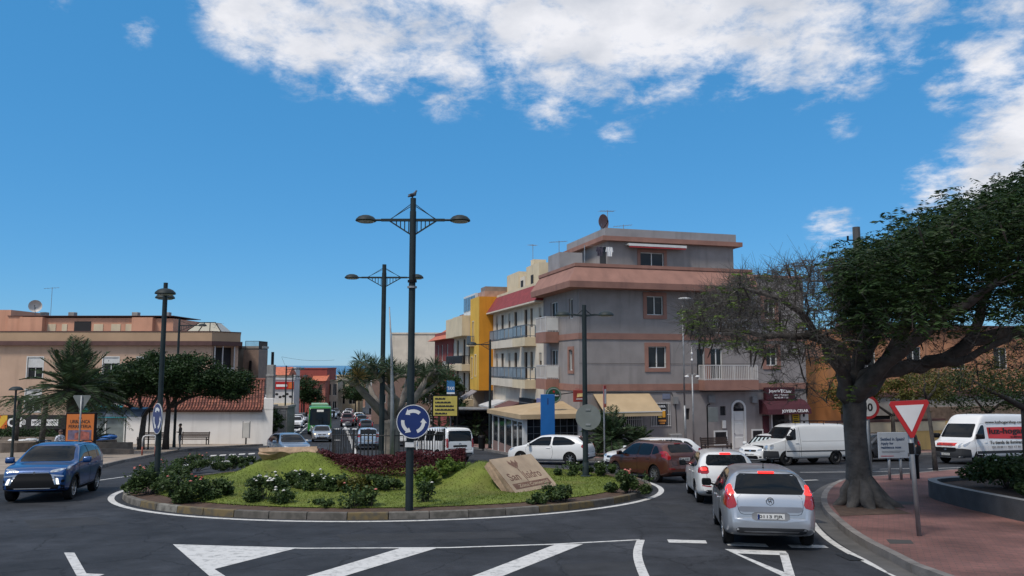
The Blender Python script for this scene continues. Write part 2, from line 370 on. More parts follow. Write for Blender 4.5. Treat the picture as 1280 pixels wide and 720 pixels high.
geo = _n(nt, 'ShaderNodeNewGeometry'); n1 = _n(nt, 'ShaderNodeTexNoise'); n1.inputs['Scale'].default_value = 7; n1.inputs['Detail'].default_value = 9; n1.inputs['Roughness'].default_value = .7; L(geo.outputs['Position'], n1.inputs['Vector'])
mr = _n(nt, 'ShaderNodeMapRange'); mr.inputs['From Min'].default_value = .50; mr.inputs['From Max'].default_value = .72; mr.inputs['To Max'].default_value = .85; L(n1.outputs['Fac'], mr.inputs['Value'])
mx = _n(nt, 'ShaderNodeMix', data_type='RGBA'); mx.inputs['A'].default_value = (.56,.55,.53,1); mx.inputs['B'].default_value = (.12,.12,.12,1); L(mr.outputs['Result'], mx.inputs['Factor']); L(mx.outputs['Result'], p.inputs['Base Color']); p.inputs['Roughness'].default_value = .75

def offset_path(path, d):
    out = []
    for i, p in enumerate(path):
        a = Vector(path[max(i-1,0)]); b = Vector(path[min(i+1,len(path)-1)]); t = (b-a).normalized(); out.append((p[0]-t.y*d, p[1]+t.x*d))
    return out
def smooth_path(pts, k=2):
    for _ in range(k):
        q = [pts[0]]
        for a, b in zip(pts, pts[1:]): q += [(a[0]*.75+b[0]*.25, a[1]*.75+b[1]*.25), (a[0]*.25+b[0]*.75, a[1]*.25+b[1]*.75)]
        pts = q+[pts[-1]]
    return pts
def strip(name, path, d0, d1, h, m, skirt=0.0, kind='structure'):
    if skirt:                                # kerbs: separate stones about a metre long
        acc_, q = 0.0, [path[0]]
        for u, w in zip(path, path[1:]):
            acc_ += math.hypot(w[0]-u[0], w[1]-u[1])
            if acc_ > .85: q.append(w); acc_ = 0.0
        path = q+[path[-1]] if q[-1] != path[-1] else q
    a = offset_path(path, d0); b = offset_path(path, d1); mb = MB(); n = len(path); g_ = .012 if skirt else 0.0
    lp = lambda u, w, t: (u[0]+(w[0]-u[0])*t, u[1]+(w[1]-u[1])*t)
    for i in range(n-1):
        e = g_/max(.05, math.hypot(a[i+1][0]-a[i][0], a[i+1][1]-a[i][1]))
        q = [lp(a[i],a[i+1],e), lp(a[i],a[i+1],1-e), lp(b[i],b[i+1],1-e), lp(b[i],b[i+1],e)]
        t = [(x,y,G(y)+h) for x,y in q]
        if skirt:
            lo = [(x,y,G(y)+h-skirt) for x,y in q]
            mb.add(t+lo, [[0,1,2,3],[0,4,5,1],[2,6,7,3],[0,3,7,4],[1,5,6,2]])
        else: mb.face(t)
    o = mb.build(name, m); o['kind'] = kind; return o
# right pavement: kerb line round the corner
kpx = [(1144,720),(1131,711),(1087,689),(1058,670),(1042,655),(1030,643),(1025.5,631),(1029,619),(1040,609),(1056,602.5)]
kr = [spot(*p) for p in kpx]; kr = [(6.75,3.0),(6.72,8.0)]+kr
kr += [spot(1085,600), spot(1120,597.5), spot(1170,592.5), spot(1225,588), spot(1290,584), (46,47)]
kr = smooth_path(kr, 2)
strip('kerb', kr, -.16, 0.0, .15, KERB, skirt=.2)
slab('pavement', offset_path(kr, -.155)+[(60,40),(60,3)], .147, BRICK, skirt=.2)
strip('gutter', kr[:len(kr)*2//3], .004, .36, .006, mat('gutter_concrete', (.085,.082,.08), rough=.9, var=.2, scale=3))
wl = smooth_path([(5.9,3.0),(5.85,9.0)]+[spot(*p) for p in [(1120,720),(1064,693),(1035,675),(1018,658),(1009,640),(1008,628),(1020,614),(1049,606),(1075,601)]], 2)
strip('edge_line', wl, -.07, .07, .005, PAINT)
# left pavement
kl = smooth_path([(-75,24),(-40,27.5),(-21.5,30.2),(-18.2,32.6),(-20.0,38.5),(-21.3,45),(-22.6,52.8),(-21.8,58),(-19.6,61.5),(-20.6,66.5),(-23,75.5),(-31.5,108),(-36,130),(-38.5,150),(-41,200),(-50,310)], 2)
strip('kerb', kl, 0, .16, .14, KERB, skirt=.2)
slab('pavement', offset_path(kl, .155)+[(-110,310),(-110,24)], .137, PAVE, skirt=.2)
# pavement in front of the grey building and down the right side of the street
C0 = Vector((4.1,46.6)); VX = Vector((.9605,.2786)); NX = Vector((-.2786,.9605))
def FP(X, Y): q = C0+VX*X+NX*Y; return (q.x, q.y)
kg = smooth_path([FP(-4.5,110),FP(-4.1,60),FP(-3.9,6),FP(-3.8,0.5),FP(-2.9,-2.6),FP(-.5,-4.6),FP(3,-5.1),FP(9,-5.0),FP(16,-4.6),FP(45,-4.2)], 2)
strip('kerb', kg, 0, .16, .14, KERB, skirt=.2)
slab('pavement', offset_path(kg, .155)+[FP(45,8),FP(10,8),FP(10,110)], .137, PAVER, skirt=.2)
# ---- repairs, iron covers and drains in the carriageway
PATCH = mat('asphalt_patch', (.022,.023,.026), rough=.9, var=.3, scale=2, bump=.3, bscale=60)
for q in ([(420,668),(640,664),(655,672),(430,677)],[(30,650),(120,646),(140,655),(40,661)],[(820,632),(850,630),(880,650),(846,654)],[(700,706),(790,702),(812,716),(712,720)]): slab('asphalt_patch', [spot(*p) for p in q], .0015, PATCH)
IRON = mat('cast_iron', (.028,.027,.026), rough=.55, metal=.6, var=.3, scale=30)
for px, py in ((1062,697),(1022,652)):
    cx, cy = spot(px, py); slab('drain_grate', [(cx-.13,cy-.3),(cx+.13,cy-.3),(cx+.13,cy+.3),(cx-.13,cy+.3)], .0095, IRON)
# ---- painted markings
def mark(px): slab('road_marking', [spot(*q) for q in px], .004, PAINT)
def markw(pts): slab('road_marking', pts, .004, PAINT)
def stroke(px, w):
    p = [spot(*q) for q in px]; strip('road_marking', p, -w/2, w/2, .005, PAINT)
mark([(216,680.5),(372,685),(268,711.5)]); mark([(216,680.5),(268,711.5),(282,720.5),(262,720.5)])
mark([(500,685.4),(546,685.2),(425,722),(378,722)]); mark([(694,680.7),(729,680.2),(624,722),(586,722)])
stroke([(222,681.6),(380,685.6),(560,684.8),(690,680.6),(800,674.8)], .10)
stroke(smooth_path([(801,675),(796,690),(799,706),(812,735)]), .16)
mark([(80,691),(93,691),(108,717),(131,718),(112,724),(98,724)])
mark([(834,674.5),(882,675.8),(884,679.5),(836,678.3)]); mark([(906,677.5),(957,680),(961,684),(910,681.8)]); mark([(984,681),(1030,681.5),(1036,685),(990,685)])
mark([(906,686.5),(982,689),(986,694.5),(922,692)]); mark([(906,686.5),(922,692),(993,720.5),(978,720.5)]); mark([(974,691),(985,692),(994,721),(981,717)])
stroke([(545,590),(640,586),(740,586),(800,585)], .14); stroke([(660,577),(760,577.5),(820,578)], .12)
stroke([(1000,590.5),(1060,590),(1110,589)], .14); stroke([(993,601),(1022,600)], .2)
stroke([(735,597),(765,598)], .12); stroke([(1100,586.5),(1140,585.5)], .12); stroke([(1160,586),(1200,584.5)], .12)
for i in range(5):
    x0 = 228+i*17; mark([(x0,583-i*1.6),(x0+11,582-i*1.6),(x0+12,580-i*1.6),(x0+1,581-i*1.6)])
for i in range(5):
    x0 = 262+i*12; mark([(x0,570.5-i*.6),(x0+8,570-i*.6),(x0+9,568.6-i*.6),(x0+1,569-i*.6)])
stroke([(60,609),(120,601),(170,594),(215,588),(250,584)], .12)
stroke([(446,574),(441,556),(434,540),(428,526)], .3)
for x0, yy in [(352,551),(376,551),(416,551),(436,551),(456,551),(366,538),(416,537),(428,537),(440,537),(452,537)]: mark([(x0,yy),(x0+9,yy),(x0+9,yy-1.5),(x0+1,yy-1.5)])
stroke([(362,545),(374,536),(384,529)], .2); stroke([(370,546),(380,537),(390,529)], .15)
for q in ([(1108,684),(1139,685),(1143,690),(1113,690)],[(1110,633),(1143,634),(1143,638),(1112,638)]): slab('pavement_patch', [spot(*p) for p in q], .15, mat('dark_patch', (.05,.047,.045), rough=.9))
# ================================================================== the roundabout island
IC = (-4.0, 27.75); IR = 8.85
def isl_h(x, y):
    r = math.hypot(x-IC[0], y-IC[1]); e = max(0.0, min(1.0, (IR-.25-r)/1.6)); e = e*e*(3-2*e)
    g = lambda cx, cy, sx, sy, h: h*math.exp(-((x-cx)/sx)**2-((y-cy)/sy)**2)
    return .15+e*(.10+max(g(-7.7,28.75,1.6,1.05,.88), g(-9.0,28.4,1.0,.9,.6), g(-.95,24.7,.95,.95,.80), g(-1.7,25.1,.9,.9,.5))+g(-5.2,32.2,3.4,2.0,.30))
def IZ(x, y): return G(y)+isl_h(x, y)
LAWN = mat('lawn_turf', (.12,.155,.02), rough=.95, var=.3, scale=1.3, stain=(.15,.14,.035), stain_amt=.6, bump=.4, bscale=60)
SOIL = mat('garden_soil', (.075,.045,.030), rough=.98, var=.35, scale=4, bump=.6, bscale=30)
def ring(name, r0, r1, m, nr, nt_=160, dz=0.0):
    v = []; f = []
    for j in range(nr+1):
        r = r0+(r1-r0)*j/nr
        for k in range(nt_):
            t = 2*PI*k/nt_; x = IC[0]+r*math.cos(t); y = IC[1]+r*math.sin(t); v.append((x,y,IZ(x,y)+dz))
    for j in range(nr):
        for k in range(nt_): f.append([j*nt_+k, j*nt_+(k+1)%nt_, (j+1)*nt_+(k+1)%nt_, (j+1)*nt_+k])
    o = MB().add(v, f).build(name, m, smooth=True); o['kind'] = 'structure'; return o
ring('lawn', 0.01, 7.95, LAWN, 34); ring('soil', 7.95, IR-.16, SOIL, 4, dz=-.02)
ISKERB = bpy.data.materials.new('painted_kerb'); ISKERB.use_nodes = True; nt = ISKERB.node_tree; L = nt.links.new; p = nt.nodes['Principled BSDF']
geo = _n(nt, 'ShaderNodeNewGeometry'); rp = _n(nt, 'ShaderNodeValToRGB'); L(geo.outputs['Random Per Island'], rp.inputs['Fac']); rp.color_ramp.interpolation = 'CONSTANT'
els = rp.color_ramp.elements; els[0].color = (.12,.108,.095,1); els[1].position = .55; els[1].color = (.15,.137,.12,1)
for ps, c in ((.34,(.15,.11,.05,1)), (.78,(.21,.20,.175,1)), (.9,(.10,.092,.08,1))): e = els.new(ps); e.color = c
n1 = _n(nt, 'ShaderNodeTexNoise'); n1.inputs['Scale'].default_value = 5; n1.inputs['Detail'].default_value = 8; L(geo.outputs['Position'], n1.inputs['Vector'])
mr = _n(nt, 'ShaderNodeMapRange'); mr.inputs['From Min'].default_value = .42; mr.inputs['From Max'].default_value = .62; mr.inputs['To Max'].default_value = .85; L(n1.outputs['Fac'], mr.inputs['Value'])
mx = _n(nt, 'ShaderNodeMix', data_type='RGBA'); L(mr.outputs['Result'], mx.inputs['Factor']); L(rp.outputs['Color'], mx.inputs['A']); mx.inputs['B'].default_value = (.07,.065,.055,1); L(mx.outputs['Result'], p.inputs['Base Color']); p.inputs['Roughness'].default_value = .9
mb = MB(); NK = 56
for k in range(NK):
    t0 = 2*PI*(k+.012)/NK; t1 = 2*PI*(k+.988)/NK
    v = []
    for t in (t0, (t0+t1)/2, t1):
        for r, z in ((IR-.16,.0),(IR-.16,.17),(IR-.015,.17),(IR,.155),(IR+.02,-.05)):
            x = IC[0]+r*math.cos(t); y = IC[1]+r*math.sin(t); v.append((x,y,G(y)+z))
    f = []
    for a in (0, 5):
        for i in range(4): f.append([a+i,a+i+1,a+5+i+1,a+5+i])
    f += [[0,1,2,3,4],[14,13,12,11,10]]; mb.add(v, f)
tag(mb.build('kerb', ISKERB), kind='structure')
def arc(r, a0, a1, n): return [(IC[0]+r*math.cos(a0+(a1-a0)*i/n), IC[1]+r*math.sin(a0+(a1-a0)*i/n)) for i in range(n+1)]
strip('edge_line', arc(IR+.32, 0, 2*PI, 120), -.09, .09, .005, PAINT)

# ================================================================== building helpers
def wall(mb, x0, x1, z0, z1, holes=(), y=0.0, rev=.16, mi=0):
    # wall face in the XZ plane at depth y, with real openings and their reveals
    xs = sorted({x0, x1, *[min(max(h[0],x0),x1) for h in holes], *[min(max(h[1],x0),x1) for h in holes]})
    zs = sorted({z0, z1, *[min(max(h[2],z0),z1) for h in holes], *[min(max(h[3],z0),z1) for h in holes]})
    for a, b in zip(xs, xs[1:]):
        for c, d in zip(zs, zs[1:]):
            mx, mz = (a+b)/2, (c+d)/2
            if any(h[0] < mx < h[1] and h[2] < mz < h[3] for h in holes): continue
            mb.face([(a,y,c),(b,y,c),(b,y,d),(a,y,d)], mi)
    for h in holes:
        r = h[4] if len(h) > 4 else rev; a, b, c, d = h[:4]
        mb.face([(a,y,c),(a,y,d),(a,y+r,d),(a,y+r,c)], mi); mb.face([(b,y,d),(b,y,c),(b,y+r,c),(b,y+r,d)], mi)
        mb.face([(a,y,c),(a,y+r,c),(b,y+r,c),(b,y,c)], mi); mb.face([(a,y,d),(b,y,d),(b,y+r,d),(a,y+r,d)], mi)
def window(par, a, b, c, d, y=0.0, mull=1, M=None, fm=None, glass=None, fr=.055, shutter=0.0, sm=None, name='window', tr=False):
    # frame with mullions set in the opening, its pane a piece of its own
    f = MB(M); yy = y+.09
    f.box(a,a+fr,yy,yy+.06,c,d); f.box(b-fr,b,yy,yy+.06,c,d); f.box(a+fr,b-fr,yy,yy+.06,c,c+fr); f.box(a+fr,b-fr,yy,yy+.06,d-fr,d)
    for i in range(mull):
        x = a+(b-a)*(i+1)/(mull+1); f.box(x-fr*.55,x+fr*.55,yy+.004,yy+.056,c+fr,d-fr)
    if tr: f.box(a+fr,b-fr,yy+.004,yy+.056,(c+d)/2-.02,(c+d)/2+.02)
    o = f.build(name, fm or WFRAME, par)
    p_ = MB(M); p_.box(a+.01,b-.01,yy+.062,yy+.10,c+.01,d-.01); p_.build('pane', glass or WGLASS, o)
    if shutter > 0:
        s = MB(M); n = max(3, int((d-c)*shutter/.09))
        for i in range(n):
            z = d-(d-c)*shutter*(i+1)/n; s.box(a+.02,b-.02,yy-.05,yy-.012,z+.006,z+(d-c)*shutter/n-.004)
        s.build('shutter', sm or WFRAME, o)
    return o
def trim(par, a, b, c, d, w, m, y=0.0, out=.05, M=None, name='window_surround'):
    t = MB(M); t.box(a-w,a,y-out,y+.02,c-w,d+w); t.box(b,b+w,y-out,y+.02,c-w,d+w); t.box(a,b,y-out,y+.02,d,d+w); t.box(a,b,y-out,y+.02,c-w,c); return t.build(name, m, par)
def railing(par, pts, z0, z1, m, bar_w=.03, gap=.12, rail=.05, name='railing', panel=None, pm=None):
    r = MB()
    for (ax, ay), (bx, by) in zip(pts, pts[1:]):
        r.bar((ax,ay,z1-rail/2),(bx,by,z1-rail/2),rail); r.bar((ax,ay,z0+.08),(bx,by,z0+.08),rail*.7)
        n = max(1, int(math.hypot(bx-ax,by-ay)/gap))
        for i in range(n+1):
            t = i/n; w = rail if i in (0, n) else bar_w; x, y = ax+(bx-ax)*t, ay+(by-ay)*t
            r.bar((x,y,z0+(.0 if i in (0,n) else .1)),(x,y,z1-rail),w)
    o = r.build(name, m, par)
    if panel:
        q = MB()
        for (ax, ay), (bx, by) in zip(pts, pts[1:]): q.bar((ax+(bx-ax)*.02,ay+(by-ay)*.02,(z0+z1)/2),(ax+(bx-ax)*.98,ay+(by-ay)*.98,(z0+z1)/2),.012,(z1-z0)*.7)
        q.build('panel', pm, o)
    return o
def boxes(par, name, M, m, lst):
    for b in lst: MB(M).box(*b).build(name, m, par)
class Bld:
    # a building: local X along its front, Y into it, Z absolute height kept through base
    def __init__(s, name, label, loc, base, rotz, group=None, cat='building'):
        s.t = thing(name, label, cat, (loc[0], loc[1], base), rotz, group); s.M = Matrix.Translation((0,0,-base)); s.base = base
    def mb(s): return MB(s.M)
    def side(s, x, y, ang): return s.M @ Matrix.Translation((x,y,0)) @ Matrix.Rotation(ang, 4, 'Z')
STREAK = dict(stain=(.10,.095,.09), stain_amt=.35, streak=True)
GREY = mat('grey_render', (.27,.245,.235), rough=.92, var=.10, scale=1.2, bump=.25, bscale=18, stain=(.10,.095,.10), stain_amt=.45, streak=True)
PINK = mat('dusty_pink_render', (.285,.148,.113), rough=.9, var=.12, scale=1.5, bump=.2, bscale=18, stain=(.14,.075,.065), stain_amt=.4, streak=True)
LGREY = mat('pale_grey_render', (.28,.27,.275), rough=.9, var=.12, scale=1, **STREAK)
CREAM = mat('cream_render', (.62,.52,.36), rough=.9, var=.10, scale=.8, stain=(.28,.24,.18), stain_amt=.35, streak=True)
CREAMP = mat('pale_render', (.62,.55,.45), rough=.9, var=.10, scale=.8, stain=(.28,.26,.22), stain_amt=.4, streak=True)
YEL = mat('yellow_render', (.66,.40,.06), rough=.9, var=.08, scale=.8, stain=(.36,.19,.02), stain_amt=.4, streak=True)
ORA = mat('orange_render', (.62,.26,.02), rough=.9, var=.08, scale=.8, stain=(.38,.13,.01), stain_amt=.4, streak=True)
DRED = mat('dark_red_render', (.25,.055,.046), rough=.9, var=.12, scale=.8, stain=(.12,.03,.025), stain_amt=.4, streak=True)
BEIGE = mat('beige_render', (.50,.345,.25), rough=.9, var=.08, scale=.6, stain=(.25,.17,.12), stain_amt=.35, streak=True)
SALM = mat('salmon_render', (.60,.31,.20), rough=.9, var=.08, scale=.8, stain=(.30,.15,.10), stain_amt=.4, streak=True)
OCHRE = mat('ochre_parapet', (.42,.285,.18), rough=.9, var=.08, scale=.6)
WWASH = mat('whitewash', (.80,.77,.73), rough=.9, var=.06, scale=.7, bump=.15, bscale=8, stain=(.45,.42,.38), stain_amt=.4, streak=True)
CORN = mat('dark_cornice', (.10,.05,.045), rough=.8, var=.15)
AWN = mat('tan_awning', (.42,.31,.185), rough=.85, var=.08, scale=1.5, stain=(.33,.22,.11), stain_amt=.5)
BURG = mat('burgundy_cloth', (.055,.008,.015), rough=.8, var=.12)
RAILW = mat('white_railing', (.55,.53,.51), rough=.5, var=.1)
RAILB = mat('blue_grey_railing', (.10,.13,.16), rough=.5, var=.12)
RAILD = mat('black_railing', (.02,.02,.023), rough=.5, var=.1)
TILE = bpy.data.materials.new('roof_tiles'); TILE.use_nodes = True; nt = TILE.node_tree; L = nt.links.new; p = nt.nodes['Principled BSDF']
geo = _n(nt, 'ShaderNodeNewGeometry'); rp = _n(nt, 'ShaderNodeValToRGB'); L(geo.outputs['Random Per Island'], rp.inputs['Fac'])
rp.color_ramp.elements[0].color = (.13,.045,.032,1); rp.color_ramp.elements[1].color = (.34,.125,.075,1); e = rp.color_ramp.elements.new(.5); e.color = (.22,.072,.048,1)
n1 = _n(nt, 'ShaderNodeTexNoise'); n1.inputs['Scale'].default_value = 1.2; n1.inputs['Detail'].default_value = 6; L(geo.outputs['Position'], n1.inputs['Vector'])
mr = _n(nt, 'ShaderNodeMapRange'); mr.inputs['From Min'].default_value = .3; mr.inputs['From Max'].default_value = .7; mr.inputs['To Min'].default_value = .55; mr.inputs['To Max'].default_value = 1.3; L(n1.outputs['Fac'], mr.inputs['Value'])
h = _n(nt, 'ShaderNodeHueSaturation'); L(mr.outputs['Result'], h.inputs['Value']); L(rp.outputs['Color'], h.inputs['Color']); L(h.outputs['Color'], p.inputs['Base Color']); p.inputs['Roughness'].default_value = .85
REDT = mat('red_flat_tiles', (.22,.035,.035), rough=.8, var=.2, scale=3)
ORT = mat('orange_tiles', (.45,.13,.07), rough=.8, var=.25, scale=3)
def tile_slope(mb, x0, x1, a, b, pitch=.24, rows=.38, r=.085):
    # barrel tiles laid on the slope from eave a=(y,z) to ridge b=(y,z)
    Lh = math.hypot(b[0]-a[0], b[1]-a[1]); dy, dz = (b[0]-a[0])/Lh, (b[1]-a[1])/Lh; n = int(Lh/rows); m = int((x1-x0)/pitch)
    for i in range(m):
        x = x0+(i+.5)*(x1-x0)/m
        for j in range(n):
            s0 = Lh*j/n-.03; s1 = Lh*(j+1)/n+.05; v = []
            for s_, rr, lift in ((s0, r*1.12, .035), (s1, r*.9, .0)):
                for k in range(5):
                    t = PI*k/4; ox = -math.cos(t)*rr; oh = math.sin(t)*rr*.75+lift
                    v.append((x+ox, a[0]+dy*s_-dz*oh, a[1]+dz*s_+dy*oh))
            mb.add(v, [[k,k+1,5+k+1,5+k] for k in range(4)])
# ================================================================== grey corner building
ANG = math.atan2(VX.y, VX.x)
gb = Bld('corner_building', 'grey rendered corner building with dusty pink bands, sloping pink cornice and roof terrace', (C0.x, C0.y), -3.45, ANG); T = gb.t
m = gb.mb(); W1 = [(4.58,5.73,5.68,6.88), (7.95,12.1,4.52,7.25,1.5), (13.1,13.95,5.6,6.9)]
wall(m, 0, 16.2, 4.5, 7.4, W1)
wall(m, 0, 16.2, 1.36, 4.12, [(4.63,5.88,2.35,3.7),(8.05,8.6,1.62,3.62),(9.05,9.9,1.62,3.62),(13.14,14.0,2.5,3.65)])
DOORH = (10.5,11.42,-2.98,-.25)
GF = [(2.3,4.1,-1.3,-.3), (4.75,6.05,-1.24,.15), (9.63,10.03,-.68,-.1), (7.0,7.45,-.9,-.2), DOORH, (9.2,10.0,-2.5,-1.72), (11.95,12.65,-2.55,-1.7), (13.45,14.75,-3.0,-.55,.5), (1.1,1.9,-2.95,-.4,.4)]
wall(m, 0, 16.2, -4.4, .95, GF)
for z0, z1 in ((-4.4,.95),(1.36,4.12),(4.5,7.4)):
    m.face([(16.2,0,z0),(16.2,12,z0),(16.2,12,z1),(16.2,0,z1)])
# upper right part without cornice and the flat roofs
m.box(12.12,16.2,.02,.25,7.4,8.35); m.box(.1,16.1,.3,12,7.3,7.55)
# loggia back wall
m.box(7.9,12.15,1.5,1.6,4.4,7.3)
m.build('wall', GREY, T)
# left (street) facade, built in its own plane along the side of the same building
SL = gb.side(0, 0, PI/2)            # local x -> into the street direction, y -> outwards is negative
ml = MB(gb.M @ Matrix(((0,1,0,0),(1,0,0,0),(0,0,1,0),(0,0,0,1))))    # swap: wall x runs along +Y, depth along +X
WL = [(1.05,1.72,5.45,6.72), (3.9,5.3,4.55,6.75), (1.05,1.72,2.2,3.5), (3.9,5.3,1.65,3.55)]
wall(ml, 0, 6.8, 4.5, 7.4, [WL[0], WL[1]]); wall(ml, 0, 6.8, 1.36, 4.12, [WL[2], WL[3]]); wall(ml, 0, 6.8, -4.4, .95, [(1.2,5.6,-3.0,-.3,.5)])
ml.build('wall', GREY, T)
MSW = ml.M
bands = gb.mb()
for z0, z1 in ((.95,1.36),(4.12,4.5)):
    bands.box(-.05,16.25,-.05,.2,z0,z1); bands.box(-.05,.2,.2,6.85,z0,z1)
bands.build('pink_band', PINK, T)
# cornice: vertical lip, then a slope back to the terrace parapet
def cornice(par, xr, yl, prof, m):      # profile (out, z) swept round the corner, right end at xr, left end at yl
    mb = gb.mb(); v = []
    for o, z in prof: v += [(-o, yl, z), (-o, -o, z), (xr, -o, z)]
    n = len(prof); f = []
    for i in range(n):
        j = (i+1) % n; f += [[i*3,i*3+1,j*3+1,j*3],[i*3+1,i*3+2,j*3+2,j*3+1]]
    f += [[i*3 for i in range(n)], [i*3+2 for i in range(n)][::-1]]
    return mb.add(v, f).build('cornice', m, par)
cornice(T, 12.1, 6.8, [(-.25,7.22),(.92,7.22),(.95,7.6),(.30,8.55),(.36,8.58),(.36,8.78),(-.25,8.78)], PINK)
cp = gb.mb(); cp.box(12.12,16.3,-.08,.3,8.35,8.5); cp.build('coping', PINK, T)
# windows with pink surrounds
for (a,b,c,d) in ((4.58,5.73,5.68,6.88),(4.63,5.88,2.35,3.7),(13.14,14.0,2.5,3.65),(13.1,13.95,5.6,6.9)):
    window(T,a,b,c,d,M=gb.M); trim(T,a,b,c,d,.24,PINK,M=gb.M)
window(T,8.05,8.6,1.62,3.62,M=gb.M,mull=0); window(T,9.05,9.9,1.62,3.62,M=gb.M)
window(T,8.3,8.75,4.7,6.5,y=1.4,M=gb.M,mull=0); window(T,9.3,10.4,5.0,6.5,y=1.4,M=gb.M)
boxes(T,'pink_panel',gb.M,PINK,[(8.62,9.03,-.02,.0,1.62,3.62),(8.8,9.2,1.46,1.5,4.55,6.7)])
for (a,b,c,d) in WL: 
    window(T,a,b,c,d,M=MSW,mull=1 if b-a>1 else 0)
for (a,b,c,d) in (WL[2],): trim(T,a,b,c,d,.2,PINK,M=MSW)
# balconies
def balcony(x0, x1, out, z0, z1, zr, left=False, mrail=RAILW):
    b = gb.mb() if not left else MB(MSW)
    b.box(x0,x1,-out,-.052,z0,z1); o = b.build('balcony', PINK, T)
    pts = [(x0+.05,-.06),(x0+.05,-out+.05),(x1-.05,-out+.05),(x1-.05,-.06)]
    r = MB(gb.M if not left else MSW)
    for (ax,ay),(bx,by) in zip(pts, pts[1:]):
        r.bar((ax,ay,zr-.03),(bx,by,zr-.03),.05); r.bar((ax,ay,z1+.06),(bx,by,z1+.06),.04)
        n = max(2, int(math.hypot(bx-ax,by-ay)/.13))
        for i in range(n+1):
            t = i/n; wd = .06 if i % 8 == 0 else .03; r.bar((ax+(bx-ax)*t,ay+(by-ay)*t,z1),(ax+(bx-ax)*t,ay+(by-ay)*t,zr-.05),wd)
    r.build('railing', mrail, o)
    if left:
        boxes(o,'side_panel',MSW,WFRAME,[(x1-.09,x1-.07,-out+.08,-.06,z1+.1,zr-.08),(x0+.0,x0+.02,-out+.1,-.1,z1+.1,zr-.08)])
    return o
balcony(8.1,12.0,.8,.95,1.58,2.55); balcony(3.55,5.7,.95,4.0,4.7,5.72,True); balcony(3.55,5.7,.95,.95,1.62,2.55,True)
r = gb.mb()
for i in range(33): r.box(7.98+i*.127,8.01+i*.127,.06,.09,4.55,5.45)
r.box(7.96,12.09,.05,.10,5.45,5.5); r.box(7.96,12.09,.05,.10,4.6,4.64); r.build('railing', RAILW, T)
# arched street door
d = gb.mb(); cx = 10.96; arch = [(10.5,-2.98),(10.5,-.25)]+[(cx-.46*math.cos(t*PI/10), -.25+.46*math.sin(t*PI/10)) for t in range(1,10)]+[(11.42,-.25),(11.42,-2.98)]
inn = [(10.56,-2.98),(10.56,-.25)]+[(cx-.40*math.cos(t*PI/10), -.25+.40*math.sin(t*PI/10)) for t in range(1,10)]+[(11.36,-.25),(11.36,-2.98)]
d.box(10.56,11.36,.02,.06,-2.98,-.42)
for (a,b,c,e) in ((10.66,11.26,-2.8,-2.1),(10.66,11.26,-1.95,-1.2),(10.66,11.26,-1.05,-.55)): d.cbox(a,b,-.005,.04,c,e,.03)
dr = d.build('door', WFRAME, T); MB(gb.M).ell((10.64,-.01,-1.85),(.03,.05,.03)).build('handle', CHROME, dr)
fr = gb.mb(); n = len(arch)
for i in range(n-1):
    (a,b),(c,e) = arch[i],arch[i+1]; (a2,b2),(c2,e2) = inn[i],inn[i+1]; k = 1.14
    oo = lambda x, z: (cx+(x-cx)*1.16, z if z <= -.25 else -.25+(z+.25)*1.16)
    fr.add([(*oo(a,b)[:1],-.05,oo(a,b)[1]),(*oo(c,e)[:1],-.05,oo(c,e)[1]),(c2,-.05,e2),(a2,-.05,b2),(*oo(a,b)[:1],.02,oo(a,b)[1]),(*oo(c,e)[:1],.02,oo(c,e)[1]),(c2,.02,e2),(a2,.02,b2)],[[0,1,2,3],[0,4,5,1],[3,2,6,7]])
fr.build('door_frame', WFRAME, T)
fl = gb.mb(); fl.prism([(10.56,-.42),(10.56,-.25)]+[(cx-.40*math.cos(t*PI/10), -.25+.40*math.sin(t*PI/10)) for t in range(1,10)]+[(11.36,-.25),(11.36,-.42)], .0, .03); fl.build('fanlight', WGLASS, T)
# grilled windows, vents, boxes, pipes
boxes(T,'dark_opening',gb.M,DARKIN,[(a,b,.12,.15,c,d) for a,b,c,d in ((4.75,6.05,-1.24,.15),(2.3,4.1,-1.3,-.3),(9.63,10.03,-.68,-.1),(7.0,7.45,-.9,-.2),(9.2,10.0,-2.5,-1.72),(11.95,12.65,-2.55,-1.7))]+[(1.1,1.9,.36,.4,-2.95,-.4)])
def grille(a,b,c,d,n,m,hz=0):
    q = gb.mb()
    for i in range(n+1): x = a+(b-a)*i/n; q.box(x-.02,x+.02,-.05,-.02,c-.05,d+.05)
    for z in (c,d)+tuple(c+(d-c)*(i+1)/(hz+1) for i in range(hz)): q.box(a-.05,b+.05,-.046,-.024,z-.02,z+.02)
    return q.build('window_grille', m, T)
grille(4.75,6.05,-1.24,.15,11,RAILW,1); grille(2.3,4.1,-1.3,-.3,14,RAILW,1)
for (a,b,c,d) in ((9.2,10.0,-2.5,-1.72),(11.95,12.65,-2.55,-1.7)):
    trim(T,a,b,c,d,.09,WFRAME,M=gb.M,name='vent_frame'); grille(a+.04,b-.04,c+.05,d-.05,8,RAILD)
bx = gb.mb(); bx.cbox(9.72,9.98,-.1,-.01,-1.5,-1.0,.02); bx.build('letter_box', WFRAME, T)
boxes(T,'meter_box',gb.M,mat('box_grey', (.22,.22,.22), var=.1),[(6.25,6.6,-.14,-.01,.1,.55),(8.75,9.2,-.2,-.01,.15,.6),(11.9,12.25,-.22,-.01,.1,.5)])
bx = gb.mb(); bx.cbox(5.9,6.7,-.35,-.01,-2.95,-1.75,.03); bx.build('utility_cabinet', mat('cabinet_grey', (.24,.24,.24), var=.1), T)
